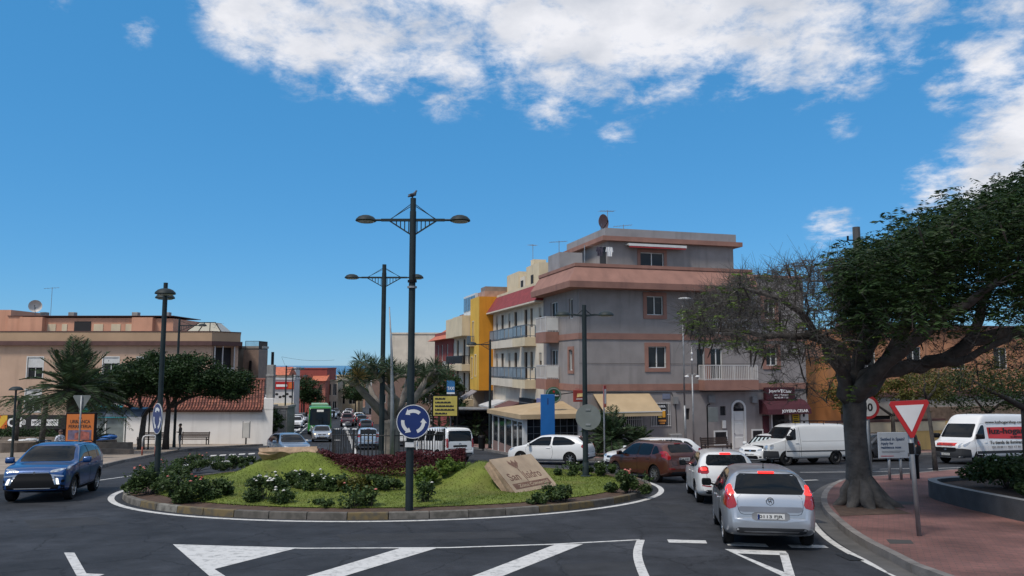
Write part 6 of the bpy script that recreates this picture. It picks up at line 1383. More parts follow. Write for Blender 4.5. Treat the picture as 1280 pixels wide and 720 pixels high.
def blades(base, tip, w, rng=RNG, bend=0.0):
    base = np.asarray(base, float); tip = np.asarray(tip, float); d = tip-base; n = len(base)
    s = np.cross(d, rng.normal(size=(n,3))); s /= np.maximum(np.linalg.norm(s, axis=1, keepdims=True), 1e-6); w = np.asarray(w).reshape(-1,1)
    mid = base+d*.55; mid[:,2] += bend*np.linalg.norm(d, axis=1)
    v = np.stack([base, mid+s*w*.5, tip, mid-s*w*.5], axis=1).reshape(-1,3); return v, np.arange(n*4).reshape(-1,4)
def grow(limbs, attract, step=.35, bend=.25, rng=RNG):
    # limbs: polylines with radii already placed; each attractor is joined by a wandering twig to the nearest wood
    pts = []; par = []
    for li in limbs:
        for i, p in enumerate(li):
            pts.append(np.array(p[:3], float)); par.append(len(pts)-2 if i else (p[4] if len(p) > 4 else -1))
    nl = len(pts); A = np.asarray(attract, float); P = np.array(pts); d = np.min(np.linalg.norm(A[:,None]-P[None], axis=2), axis=1); A = A[np.argsort(d)]
    tips = []
    cap = nl+len(A)*14; arr = np.zeros((cap,3)); arr[:nl] = P; n = nl; par = list(par)
    for a in A:
        dd = np.linalg.norm(arr[:n]-a, axis=1); j = int(np.argmin(dd)); L_ = dd[j]; k = max(1, min(12, int(L_/step))); p0 = arr[j].copy(); off = rng.normal(size=3)*bend*L_*.5; off[2] += L_*.08
        last = j
        for i in range(1, k+1):
            t = i/k; q = p0+(a-p0)*t+off*math.sin(PI*t)*.5+rng.normal(size=3)*.02
            if i == k: q = a
            if n >= cap: break
            arr[n] = q; par.append(last); last = n; n += 1
        tips.append(last)
    return arr[:n], par, nl, tips
def wood(mb, arr, par, nl, rtip=.006, expo=2.4, rmax=.25, n0=0):
    n = len(arr); load = np.zeros(n)
    kids = np.zeros(n, int)
    for i in range(n):
        if par[i] >= 0: kids[par[i]] += 1
    for i in range(n-1, -1, -1):
        if kids[i] == 0: load[i] = 1
        if par[i] >= 0: load[par[i]] += load[i]
    rad = np.minimum(rtip*np.power(np.maximum(load,1), 1/expo), rmax)
    for i in range(nl, n):
        p = par[i]
        if p < 0: continue
        a, b = arr[p], arr[i]; r0 = min(rad[p] if p >= nl else rad[i]*1.15, rad[i]*1.35); k = 6 if rad[i] > .03 else (4 if rad[i] > .012 else 3)
        mb.tube([a, b], [r0, rad[i]], k, cap=False)
def tree_parts(t, trunk_mb, leaf_v, leaf_f, bark, leaf, crown='crown'):
    trunk_mb.build('trunk', bark, t, smooth=True, fix=False)
    if leaf_v is not None: np_mesh(crown, leaf_v, leaf_f, leaf, t)
def blob_pts(n, c, r, rng=RNG, shell=.35):
    u = rng.normal(size=(n,3)); u /= np.linalg.norm(u, axis=1, keepdims=True); k = (shell+(1-shell)*rng.random((n,1)))**.6; return np.asarray(c)+u*k*np.asarray(r)
def fronds(tips, dirs, L_, npair, lw, rng=RNG, droop=.25, leafl=.13):
    # bipinnate sprays: a drooping stalk with narrow leaflets either side
    B = []; T_ = []; Wd = []
    for p, d in zip(tips, dirs):
        d = d/np.linalg.norm(d); s = np.cross(d, [0,0,1.0]); s /= max(np.linalg.norm(s), 1e-6); l = L_*(.7+.6*rng.random())
        for i in range(npair):
            t = (i+1)/npair; q = p+d*l*t; q = q+np.array([0,0,-droop*l*t*t])
            ll = leafl*(.6+.8*math.sin(PI*min(t,.97)))
            for sg in (-1,1):
                tip = q+s*sg*ll+d*ll*.35+np.array([0,0,-.25*ll+rng.normal()*.02]); B.append(q); T_.append(tip); Wd.append(lw*(.7+.6*rng.random()))
    return blades(B, T_, Wd, rng)
# ---------------- the big tree on the right pavement
def big_tree():
    t = thing('flamboyant_tree', 'big spreading tree with thick grey trunk, half bare twigs left and dense green canopy right', 'tree', (9.25,20.6,G(20.6)+.14))
    o = np.array(t.location); W_ = lambda px, py, y: np.array(at(px, py, y))-o
    mb = MB(); base = np.array([0,0,0.0])
    # trunk with buttress roots
    trunk = [(np.array([0.0,0,-.2]),.52),(np.array([0.0,0,.12]),.44),(np.array([-.02,0,.45]),.35),(np.array([-.05,0,1.2]),.29),(np.array([-.08,0,2.0]),.28),(np.array([-.06,0,2.6]),.30),(W_(1068,497,20.6),.28)]
    mb.tube([p for p,_ in trunk], [r for _,r in trunk], 18)
    for a, l, r in ((.2,1.0,.17),(1.1,.8,.15),(2.2,.7,.15),(3.1,.75,.16),(3.9,.8,.18),(4.6,.9,.19),(5.2,1.0,.2),(5.8,1.05,.18)):
        d = np.array([math.cos(a), math.sin(a), 0]); mb.tube([d*.18+[0,0,.75], d*.38+[0,0,.36], d*.58*l+[0,0,.14], d*.85*l+[0,0,.02], d*1.05*l+[0,0,-.08]], [r*.7,r*1.1,r*.95,r*.6,r*.3], 8)
    P = W_
    limbs = [
      [(P(1066,500,20.6),.22),(P(1082,470,20.5),.215),(P(1110,462,20.4),.20),(P(1150,455,20.3),.185),(P(1185,448,20.2),.195),(P(1215,428,20.1),.18),(P(1255,418,20.0),.16),(P(1300,412,19.9),.15),(P(1360,395,19.8),.10)],
      [(P(1070,500,20.6),.22),(P(1095,478,20.9),.2),(P(1112,448,21.2),.18),(P(1130,410,21.4),.19),(P(1160,370,21.6),.15),(P(1200,330,21.8),.11),(P(1240,290,21.9),.06)],
      [(P(1062,500,20.6),.21),(P(1052,470,20.4),.18),(P(1056,440,20.2),.155),(P(1035,425,20.1),.12),(P(1000,421,20.0),.095),(P(960,420,19.9),.07),(P(915,414,19.8),.06),(P(880,412,19.7),.03)],
      [(P(1060,495,20.6),.22),(P(1075,440,21.0),.18),(P(1085,400,21.2),.14),(P(1070,360,21.3),.10),(P(1040,335,21.3),.06)],
      [(P(1056,470,20.4),.16),(P(1035,440,19.6),.12),(P(1010,400,19.0),.09),(P(975,372,18.7),.06),(P(930,360,18.5),.03)],
      [(P(1066,500,20.6),.24),(P(1090,470,19.6),.2),(P(1135,430,18.6),.16),(P(1190,390,17.8),.12),(P(1250,350,17.2),.08)],
      [(P(1215,428,20.1),.14),(P(1228,380,20.6),.11),(P(1245,340,21),.08),(P(1280,300,21.3),.05)],
      [(P(1150,455,20.3),.13),(P(1195,452,19.4),.10),(P(1240,432,18.9),.08),(P(1290,405,18.6),.05)],
      [(P(1082,450,20.8),.14),(P(1100,410,22.5),.11),(P(1120,370,23.8),.08),(P(1150,330,24.6),.05)]]
    L_ = []
    for li in limbs:
        pts = [np.array(p) for p,_ in li]; rs = [r for _,r in li]
        # smooth and roughen
        q = [pts[0]]; rr = [rs[0]]
        for i in range(len(pts)-1):
            for tt in (.33,.67,1.0):
                q.append(pts[i]+(pts[i+1]-pts[i])*tt+RNG.normal(size=3)*.035); rr.append(rs[i]+(rs[i+1]-rs[i])*tt)
        mb.tube(q, rr, 9); L_.append([tuple(a) for a in q[3:]])
    # twigs: sparse half on the left, leafy half on the right
    A = []
    def slab_pts(n, px0, px1, top, bot, y0, y1):
        out = []
        while len(out) < n:
            px = RNG.uniform(px0, px1); y = RNG.uniform(y0, y1); a, b = top(px), bot(px); py = a+(b-a)*RNG.random()**1.2; out.append(P(px, py, y))
        return out
    topL = lambda x: np.interp(x, [850,880,920,960,1000,1040,1090], [398,368,345,338,325,322,330]); botL = lambda x: np.interp(x, [850,880,940,1000,1060,1090], [412,430,445,455,455,440])
    left = slab_pts(1500, 858, 1085, topL, botL, 17.6, 23.4)+slab_pts(60, 955, 1050, lambda x: 440, lambda x: 505, 19, 22)
    topR = lambda x: np.interp(x, [1060,1090,1130,1180,1230,1290,1400], [335,318,290,268,245,225,205]); botR = lambda x: np.interp(x, [1060,1110,1160,1220,1290,1400], [432,425,402,392,388,385])
    right = slab_pts(1050, 1066, 1420, topR, botR, 16.2, 25.5)
    under = slab_pts(330, 1085, 1420, lambda x: 405, lambda x: 462, 17, 24)
    arr, par, nl, tips = grow(L_, left+right+under, .32, .30)
    wood(mb, arr, par, nl, .0048, 2.3, .11)
    # extra bare side twigs on the left half
    tp = arr[tips]; qq = [(q[0]+o[0], q[1]+o[1], q[2]+o[2]) for q in tp]; isl = np.array([x/y*950+640 < 1062 or (CAMZ-z)/y > -.058 for x, y, z in qq])
    tl = tp[isl]; 
    for q in tl:
        for _ in range(4):
            d = RNG.normal(size=3)*.24+np.array([-.08,0,.10]); mb.tube([q-d*.25, q+d*.45+RNG.normal(size=3)*.03, q+d], [.0055,.004,.0022], 3, cap=False)
    mb.build('trunk', BARK, t, smooth=True, fix=False)
    tr = tp[~isl]
    # leaves
    sel = tr[RNG.random(len(tr)) < .98]; T_ = []; D_ = []
    for q in sel:
        for _ in range(9):
            d = RNG.normal(size=3); d[2] = d[2]*.55+.05; T_.append(q+RNG.normal(size=3)*.24); D_.append(d)
    # extra crown shell leaves on the top for a full umbrella
    for q in slab_pts(120, 1080, 1420, lambda x: topR(x)+8, lambda x: topR(x)+64, 16.5, 25.0):
        for _ in range(13): d = RNG.normal(size=3); d[2] = d[2]*.4+.15; T_.append(q+RNG.normal(size=3)*np.array([.42,.42,.16])); D_.append(d)
    v, f = fronds(T_, D_, .36, 7, .034, leafl=.12); np_mesh('crown', v, f, LF_TREE, t)
    # a few young leaf tufts left on the bare half
    T_ = []; D_ = []
    for q in tl[RNG.random(len(tl)) < .16]:
        for _ in range(2): d = RNG.normal(size=3); d[2] = .2; T_.append(q+RNG.normal(size=3)*.05); D_.append(d)
    for cx, cy, n_ in ((1052,378,16),(1105,402,30),(928,362,10),(1000,350,6),(885,394,6),(1048,480,10)):
        c_ = P(cx,cy,19.2)
        for _ in range(n_): d = RNG.normal(size=3); d[2] = .15; T_.append(c_+RNG.normal(size=3)*.22); D_.append(d)
    v, f = fronds(T_, D_, .26, 5, .03, leafl=.09); np_mesh('young_leaves', v, f, LF_LIME, t)
    # long dark seed pods hanging in the crown
    pm = MB(); allp = np.concatenate([tl[RNG.random(len(tl)) < .05], tr[RNG.random(len(tr)) < .16]])
    for q in allp:
        l = RNG.uniform(.28,.5); s = RNG.normal(size=3)*.05; pm.tube([q, q+[s[0],s[1],-l*.5], q+[s[0]*2.2,s[1]*2.2,-l]], [.012,.026,.010], 4)
    pm.build('seed_pods', PODM, t, fix=False)['kind'] = 'stuff'
    return t
big_tree()
# earth square round its foot
slab('soil', [spot(1041,640),spot(1051,653),spot(1139,650),spot(1110,639)], .154, SOIL)
def round_tree(name, label, x, y, trunk_h, crowns, leaf, bark, nleaf, lsize, group=None, r0=.16, lean=(0,0), z=None, natt=110, fork=3, cat='tree', asp=.45, bare=0):
    z = z if z is not None else G(y)+.12; t = thing(name, label, cat, (x,y,z), group=group); mb = MB(); lx, ly = lean
    top = np.array([lx,ly,trunk_h]); mb.tube([(0,0,-.15),(lx*.2,ly*.2,trunk_h*.35),(lx*.6,ly*.6,trunk_h*.7),tuple(top)], [r0*1.35,r0,r0*.9,r0*.8], 9)
    limbs = []; A = []
    for (c, r, n) in crowns:
        c = np.array(c); L_ = [top, top+(c-top)*.35+np.array([0,0,.05])+RNG.normal(size=3)*.08, top+(c-top)*.7+RNG.normal(size=3)*.1, c]; mb.tube(L_, [r0*.7,r0*.55,r0*.38,r0*.2], 7); limbs.append([tuple(q) for q in L_[1:]])
        A += list(blob_pts(n, c, np.array(r)*.92))
    arr, par, nl, tips = grow(limbs, A, .4, .25); wood(mb, arr, par, nl, .006, 2.3, r0*.5); mb.build('trunk', bark, t, smooth=True, fix=False)
    tp = arr[tips]; k = max(1, nleaf//len(tp)); C_ = np.repeat(tp, k, axis=0)+RNG.normal(size=(len(tp)*k,3))*np.array([.24,.24,.15])*min(2.0,max(.6,crowns[0][1][0]/2))
    v, f = leaf_quads(C_, lsize, asp); np_mesh('crown', v, f, leaf, t); return t
# two flat topped trees by the white cottage
g_ = 'flat topped trees by the white cottage'
round_tree('flat_topped_tree', 'flat topped dark tree with forking pale trunk left of the white cottage bench', -25.1, 52.2, 2.3, [((-3.0,0,4.0),(2.3,2.4,1.35),90),((-.6,-.4,4.75),(2.4,2.4,1.45),110),((1.8,.4,4.7),(2.2,2.3,1.4),100)], LF_DARK, BARK, 32000, .20, g_, .20, (.15,0))
round_tree('flat_topped_tree', 'flat topped dark tree with straight trunk beside the standing man', -23.6, 52.6, 2.8, [((-.5,0,5.3),(2.3,2.2,1.4),100),((1.9,-.3,5.1),(2.3,2.2,1.4),100),((4.0,.2,4.4),(1.8,1.9,1.1),80)], LF_DARK, BARKD, 32000, .20, g_, .19, (.1,0))
# trees down the street
round_tree('street_tree', 'dark green street tree with crooked branch behind the dragon tree', -6.3, 66.5, 2.6, [((-1.6,0,4.3),(1.7,1.6,1.2),60),((.6,.2,4.8),(1.7,1.6,1.2),60),((1.3,-.3,3.2),(1.3,1.3,.8),40)], LF_DARK, BARKD, 9000, .20, r0=.14)
round_tree('street_tree', 'bushy green tree in front of the dark red house on the left of the street', -33.6, 124, 3.0, [((0,0,5.0),(3.0,2.4,2.2),90),((1.6,0,3.6),(1.8,1.8,1.4),40)], LF_DARK, BARKD, 8000, .30, r0=.16)
round_tree('street_tree', 'small olive green tree far down the street right of the maroon pickup', -28.3, 142, 2.6, [((0,0,4.2),(2.0,2,1.3),70)], LF_DARK, BARKD, 4000, .28, r0=.12)
round_tree('street_tree', 'low tree far off above the parked cars at the street bend', -33.0, 162, 2.6, [((0,0,4.6),(3.4,2.5,2.0),70)], LF_DARK, BARKD, 4000, .36, r0=.14)
round_tree('street_tree', 'dark clipped tree beside the low garage on the left of the street', -23.9, 77, .6, [((0,0,1.6),(1.0,1.0,1.3),50)], LF_DARK, BARKD, 3500, .2, r0=.1)
# olive tree with dark trunk at the right edge and garden trees behind
round_tree('garden_tree', 'small half bare olive green tree with dark trunk at the right edge', 18.3, 27.4, 2.6, [((-1.8,0,3.6),(1.6,1.6,.75),90),((.3,.3,4.2),(1.6,1.6,.8),90),((2.0,0,3.7),(1.6,1.6,.8),70)], LF_OLIVE, BARKD, 2600, .11, r0=.17, natt=200)
round_tree('garden_tree', 'yellowish green garden tree above the brown retaining wall', 25.0, 50.5, 1.6, [((-2.4,0,3.0),(2.2,2,1.3),60),((1.2,0,3.4),(2.4,2,1.5),70)], LF_OLIVE, BARKD, 7000, .2, r0=.14, z=-2.4)
round_tree('garden_tree', 'darker green garden tree right of the yellowish one behind the wall', 32.5, 52.5, 1.6, [((-1.4,0,3.2),(2.6,2,1.6),70),((2.4,0,3.2),(2.6,2,1.6),70)], LF_DARK, BARKD, 7000, .2, r0=.14, z=-2.4)
round_tree('young_tree', 'thin bare trunked young tree on the red pavement left of the lettered van', 18.0, 32.9, 3.0, [((-.3,0,3.9),(.9,.9,.6),50),((.4,0,4.4),(.9,.9,.6),40)], LF_OLIVE, BARK, 900, .11, r0=.085, lean=(-.22,0))
# ---------------- date palms
def palm(name, label, x, y, h, nf, L_, z=None, r=.24, group=None, nl=26, w=.05, up=.9):
    z = z if z is not None else G(y)+.12; t = thing(name, label, 'palm', (x,y,z), group=group)
    if h > .3:
        mb = MB(); n = 12; mb.tube([(math.sin(i*.3)*.03,0,h*i/n-.1) for i in range(n+1)], [r*(1.15 if i == 0 else 1)*(1+.08*(i % 2)) for i in range(n+1)], 10); mb.ell((0,0,h),(r*1.5,r*1.5,r*1.6),10,6); mb.build('trunk', BARKD, t, smooth=True, fix=False)
    B = []; T_ = []; Wd = []; st = MB(); c = np.array([0,0,h])
    for i in range(nf):
        a = i*2.399+RNG.normal()*.15; el = up*(1-i/nf)*1.5-.25+RNG.normal()*.08; l = L_*(.85+.3*RNG.random()); d = np.array([math.cos(a)*math.cos(el), math.sin(a)*math.cos(el), math.sin(el)]); pts = []
        for k in range(9):
            s = k/8; pts.append(c+d*l*s+np.array([0,0,-l*.42*s*s*(math.cos(el)+.15)]))
        st.tube(pts, [.028-.0028*k for k in range(9)], 4, cap=False)
        for k in range(nl):
            s = .12+.88*k/nl; i0 = min(int(s*8),7); q = pts[i0]+(pts[i0+1]-pts[i0])*(s*8-i0); dr = (pts[i0+1]-pts[i0]); dr /= np.linalg.norm(dr); sd_ = np.cross(dr,[0,0,1.]); sd_ /= max(np.linalg.norm(sd_),1e-6); ll = l*.20*(math.sin(PI*min(.98,s*.85+.12))+.15)
            for sg in (-1,1):
                B.append(q); T_.append(q+sd_*sg*ll*.8+dr*ll*.55+np.array([0,0,ll*(.12 if el > .3 else -.12)])+RNG.normal(size=3)*.02); Wd.append(w)
    st.build('frond_stalks', BARKD, t, fix=False)['kind'] = 'stuff'; v, f = blades(B, T_, Wd); np_mesh('fronds', v, f, LF_PALM, t)['kind'] = 'stuff'; return t
palm('date_palm', 'big date palm with arching fronds in front of the beige apartment house', -26.3, 46, 3.7, 92, 3.4, r=.32, up=1.2, w=.045, nl=34)
palm('date_palm', 'small young palm in front of the teal fronted shop', -28.6, 52.5, .5, 22, 1.9, r=.16, w=.045)
palm('date_palm', 'dark bushy palm beside the dark tan roofed cafe under the street lamp', -2.9, 62.5, 1.3, 34, 2.0, r=.2)
palm('date_palm', 'dark palm just right of the yellow notice board on the street', -4.7, 67, 1.5, 34, 1.9, r=.2)
palm('date_palm', 'dark palm behind the round blue arrow sign near the dragon tree', -7.6, 66, 1.8, 32, 1.9, r=.2)
palm('date_palm', 'dark spiky palm clump on the pavement under the tan awning', 5.7, 44.3, .9, 70, 2.2, r=.2, up=1.05, w=.06)
palm('date_palm', 'second dark spiky palm clump right of the white crossing car', 7.2, 44.9, .5, 54, 1.7, r=.18, up=1.0, w=.06)
# slim palm trunks by the shops at left
for x, y, lb in ((-33.5,52,'slim leaning palm trunk under the big date palm, left one'),(-30.8,50.5,'slim straight palm trunk under the big date palm, right one')):
    mb = MB(); mb.tube([(0,0,-.1),(.06,0,1.8),(.2,0,3.4)],[.2,.16,.15],8); t = thing('date_palm', lb, 'palm', (x,y,G(y)+.12)); mb.build('trunk', BARK, t, smooth=True)
    B=[];T_=[];Wd=[]
    for i in range(26):
        a=i*2.4; 
        for k in range(16):
            s=(k+1)/16; q=np.array([.2+math.cos(a)*1.7*s, math.sin(a)*1.7*s, 3.4+.9*s*(1.4*(i%5)/5)-1.1*s*s]); dr=np.array([math.cos(a),math.sin(a),-.4]); sd_=np.array([-math.sin(a),math.cos(a),0])
            for sg in (-1,1): B.append(q);T_.append(q+sd_*sg*.3+dr*.2);Wd.append(.05)
    v,f=blades(B,T_,Wd); np_mesh('fronds', v, f, LF_PALM, t)['kind']='stuff'
# ---------------- dragon tree inside the railing
def dragon():
    x, y = -5.15, 32.6; t = thing('dragon_tree', 'dragon tree with stout pale trunk and tufted spiky crown inside the railing', 'tree', (x,y,IZ(x,y))); o = np.array(t.location); P = lambda a, b, yy: np.array(at(a,b,yy))-o
    mb = MB(); mb.tube([(0,0,-.2),(0,0,.3),(.0,0,1.0),(0,0,1.6),P(487,524,32.6)],[.52,.44,.40,.42,.46],14)
    tufts = []
    spec = [((487,526),[(470,508),(452,488),(441,476)],.22),((487,526),[(478,512),(466,494),(458,474)],.17),((490,526),[(490,508),(489,485),(487,472)],.24),((494,526),[(512,508),(525,488),(535,470)],.22),((492,526),[(502,505),(508,485),(511,468)],.19),((490,524),[(497,500),(478,480),(472,466)],.14),((494,526),[(520,498),(545,480),(548,475)],.12)]
    ys = [31.8,33.6,32.0,32.4,33.8,31.2,33.2]
    for (b, mids, r), yy in zip(spec, ys):
        pts = [P(b[0],b[1],32.6)]+[P(m[0],m[1],32.6+(yy-32.6)*(i+1)/3) for i,m in enumerate(mids)]; mb.tube(pts,[r,r*.8,r*.65,r*.5],9); e = pts[-1]
        for k in range(5):
            q = e+np.array([RNG.normal()*.38,RNG.normal()*.45,abs(RNG.normal())*.20]); mb.tube([e-(0,0,.2), (e+q)/2, q],[r*.45,r*.38,r*.3],6); tufts.append(q)
        tufts.append(e)
    mb.build('trunk', BARKP, t, smooth=True, fix=False); B=[];T_=[];Wd=[]
    for q in tufts:
        for i in range(120):
            d = RNG.normal(size=3); d /= np.linalg.norm(d)
            if d[2] < -.45: continue
            l = .50*(.8+.4*RNG.random()); B.append(q); T_.append(q+d*l+np.array([0,0,.06-.14*(1-abs(d[2]))])); Wd.append(.028)
    v, f = blades(B,T_,Wd,bend=.08); np_mesh('crown', v, f, LF_DRAG, t)
    # dry straw-coloured flower spike
    T2=[];B2=[];W2=[]; q=P(449,470,31.6)
    for i in range(160): d=RNG.normal(size=3)*np.array([.22,.22,.2]); B2.append(q+d*.3); T2.append(q+d+np.array([0,0,.1])); W2.append(.02)
    v,f=blades(B2,T2,W2); np_mesh('dry_spike', v, f, leafmat('dry_straw',(.20,.13,.04),(.30,.2,.06)), t)
dragon()
# ---------------- bushes of the island
FLW = mat('white_petal', (.62,.60,.55), var=.1); FLP = mat('pink_petal', (.52,.16,.13), var=.2); FLR = mat('red_petal', (.45,.03,.035), var=.2)
def bush(name, label, x, y, rx, ry, h, n, ls, leaf, fl=None, nf=0, group=None, cat='shrub', zf=None, asp=.6, fs=.036, sprigs=14):
    z = (zf or IZ)(x, y); t = thing(name, label, cat, (x,y,z), group=group)
    n = int(n*1.6); h = h*.92; rx = rx*.94; k = max(9, int(rx*ry*h*30)); C_ = []
    for _ in range(k):                       # leaf clumps give the bush its lumps
        a = RNG.uniform(0,2*PI); r = math.sqrt(RNG.random())*.85; cx, cy = math.cos(a)*r*rx, math.sin(a)*r*ry; cz = h*(1-r*r*.65)*RNG.uniform(.25,.92); s = h*.25*RNG.uniform(.7,1.3)
        C_.append(blob_pts(n//k, (cx,cy,cz), (s*1.25,s*1.25,s), shell=.2))
    for _ in range(sprigs):                  # stray shoots
        a = RNG.uniform(0,2*PI); r = RNG.uniform(.1,.95); p = np.array([math.cos(a)*r*rx, math.sin(a)*r*ry, h*(1-r*r*.5)*.8]); d = np.array([math.cos(a)*.15,math.sin(a)*.15,.3*RNG.uniform(.4,1)])*min(1,h)
        C_.append(p+d*np.linspace(0,1,10)[:,None]+RNG.normal(size=(10,3))*.025)
    C_ = np.concatenate(C_); C_[:,2] = np.maximum(C_[:,2], .02)
    v, f = leaf_quads(C_, ls, asp); np_mesh('foliage', v, f, leaf, t)
    st = MB()
    for _ in range(max(6,k)):
        q = C_[RNG.integers(len(C_))]; st.tube([(q[0]*.25,q[1]*.25,-.05),(q[0]*.6,q[1]*.6,q[2]*.5),tuple(q)],[.012,.009,.004],4,cap=False)
    st.build('stems', BARKD, t, fix=False)
    if fl is not None and nf:
        tops = C_[np.argsort(-(C_[:,2]-.25*C_[:,1]))][:max(nf*10,40)]; m = MB()
        for _ in range(nf):
            q = tops[RNG.integers(len(tops))]+RNG.normal(size=3)*.02+np.array([0,-.03,.03]); s = fs*RNG.uniform(.7,1.2)
            for j in range(5): m.ell((q[0]+math.cos(j*1.257)*s*.55,q[1]+math.sin(j*1.257)*s*.55,q[2]),(s*.6,s*.6,s*.4),6,4)
            m.ell((q[0],q[1],q[2]+s*.2),(s*.55,s*.55,s*.5),6,4)
        m.build('blossoms', fl, t, smooth=True, fix=False)
    return t
g_ = 'rose bushes along the island edge'
def bpx(px, py, **k): p_ = spot(px, py+3); return p_
for px, py, rx, h, n, fl, nf, lb in ((178,622,1.0,.85,2600,FLP,5,'leftmost rose bush at the island tip by the lamp post'),(205,604,.9,.85,2200,FLP,4,'rose bush behind the leftmost bush at the foot of the left lamp'),
        (228,632,1.05,.75,2600,FLP,4,'broad rose bush in front of the left lamp post'),(256,630,.75,.60,1500,FLR,3,'low rose bush with two crimson flowers near the left kerb'),(240,590,1.1,.75,1800,FLP,5,'rose bush with coral flowers at the far left of the lawn'),
        (283,588,1.1,.6,1700,FLW,3,'dark green bush on the left back edge of the lawn'),(306,585,.9,.5,1400,FLW,5,'bush with pale flowers at the foot of the left grass mound'),(328,634,.62,.75,1500,FLW,14,'upright bush full of white roses on the front edge'),
        (352,637,.35,.4,420,FLW,4,'small white rose bush beside the upright white one'),(400,640,.4,.16,260,None,0,'very low creeping bush on the bare front soil'),(440,641,.34,.6,300,FLP,1,'thin leggy rose bush left of the main lamp post'),(462,640,.22,.5,150,FLP,1,'spindly rose stems right beside the leggy bush'),
        (531,636,.24,.62,260,FLW,1,'spindly rose stems just right of the main lamp post'),(672,634,.3,.28,300,None,0,'tiny bush on the front soil before the stone monument'),(690,632,.35,.5,340,None,0,'thin dark rose bush on the soil below the stone monument'),(706,630,.25,.42,240,None,0,'last thin dark rose bush right of the monument'),
        (788,620,.75,.72,2400,FLP,6,'round bush with pink roses at the right tip of the island'),(718,600,.85,.55,1700,FLW,2,'dark bush left of the right hand lamp post'),(748,601,.85,.6,1700,FLW,2,'dark bush right of the right hand lamp post')):
    x, y = bpx(px, py); bush('rose_bush', lb, x, y+rx*.3, rx, rx*.8, h, n, .085, LF_ROSE, fl, nf, g_)
g_ = 'green bushes in front of the red hedge'
for px, py, rx, h, n, lf, fl, nf, lb in ((372,604,.6,.55,1500,LF_ROSE,FLW,6,'green bush with small white flowers left of the red hedge'),(396,606,.6,.58,1500,LF_ROSE,FLW,5,'green bush with white flowers under the red hedge, second from the left'),(420,607,.6,.5,1400,LF_ROSE,FLW,3,'dark green bush third from the left under the red hedge'),(444,608,.6,.48,1400,LF_OLIVE,None,0,'yellow olive bush under the red hedge left of the main lamp'),(466,607,.55,.48,1400,LF_ROSE,None,0,'bright green bush under the red hedge next to the olive one'),(490,607,.55,.45,1300,LF_ROSE,None,0,'green bush under the red hedge just left of the main lamp post'),
        (535,604,.5,.6,1200,LF_LIME,None,0,'lime green upright bush right of the main lamp post'),(558,602,.45,.55,1200,LF_LIME,None,0,'second lime green bush at the right end of the red hedge'),(578,592,.55,.6,1200,LF_LIME,None,0,'lime bush between the red hedge and the monument mound')):
    y = 950*2.27/(py-514); x = (px-640)/950*y; bush('green_bush', lb, x, y+.3, rx, .55, h, n, .10, lf, fl, nf, g_, fs=.035)
# red leaved hedge in a long curve
def hedge():
    pts = [(-7.3,29.9),(-6.9,29.0),(-6.0,28.5),(-4.8,28.3),(-3.4,28.3),(-2.3,28.6),(-1.8,29.4)]; pts = smooth_path(pts, 2); C_ = []
    x0, y0 = pts[0]; t = thing('red_hedge', 'long clipped hedge of dark red leaves in front of the railing', 'hedge', (x0,y0,IZ(x0,y0))); o = np.array(t.location)
    for (a, b) in zip(pts, pts[1:]):
        L_ = math.hypot(b[0]-a[0], b[1]-a[1]); n = int(L_*2600)
        s = RNG.random(n); u = RNG.normal(size=n)*.42; x = a[0]+(b[0]-a[0])*s; y = a[1]+(b[1]-a[1])*s+.35+u; hh = .62+.06*np.sin(x*3)+.08*np.sin(x*7.3+1); hh = np.where(x > -4.2, hh+.12, hh)
        z0 = np.array([IZ(xx,yy) for xx,yy in zip(x,y)]); zt = np.where(x > -4.3, -.62, -.78)+.03*np.sin(x*5)-.18*(u/.6)**2; z = z0+(np.maximum(zt-z0,.25))*RNG.random(n)**.45; C_.append(np.stack([x,y,z],1)-o)
    v, f = leaf_quads(np.concatenate(C_), .08, .55); np_mesh('foliage', v, f, LF_RED, t)
    st = MB()
    for (a, b) in zip(pts[::2], pts[1::2]): st.tube([(a[0]-o[0],a[1]+.3-o[1],IZ(*a)-o[2]-.05),(a[0]-o[0]+.05,a[1]+.35-o[1],IZ(*a)-o[2]+.6)],[.02,.012],5)
    st.build('stems', BARKD, t)
hedge()
# grass blades over the lawn
n = 80000; r = 8.05*np.sqrt(RNG.random(n)); a = RNG.random(n)*2*PI; x = IC[0]+r*np.cos(a); y = IC[1]+r*np.sin(a); z = np.array([IZ(p,q) for p,q in zip(x,y)])
b = np.stack([x,y,z-.01],1); tp = b+np.stack([RNG.normal(size=n)*.03,RNG.normal(size=n)*.03,.02+.05*RNG.random(n)**2],1); v, f = blades(b,tp,np.full(n,.016))
o = np_mesh('grass', v, f, mat('grass_blade', (.09,.14,.018), rough=.6, var=.3, scale=.7, island=(.20,.23,.035), trans=.2, spec=.3, stain=(.20,.17,.06), stain_amt=.75)); tag(o, 'short green grass covering the roundabout lawn and its mounds', 'grass', kind='stuff')
# planter bushes at the right edge
def PZ(x, y): return G(y)+.5
for x, y, rx, h, n, lb in ((13.7,21.4,1.2,.95,3600,'bushy green shrub at the rounded left end of the planter'),(14.2,19.6,1.4,1.1,4200,'tall dense shrub in the middle of the planter near the right edge'),(15.9,21.8,1.5,1.3,4200,'tallest shrub at the back of the planter on the right edge'),(13.1,18.4,1.1,.75,2800,'low shrub along the front wall of the planter'),(16.3,19.2,1.3,1.2,2600,'shrub at the far right end of the planter')):
    bush('planter_shrub', lb, x, y, rx, rx, h, n, .11, LF_ROSE, FLW, 4, 'shrubs in the stone planter', zf=PZ, fs=.03)
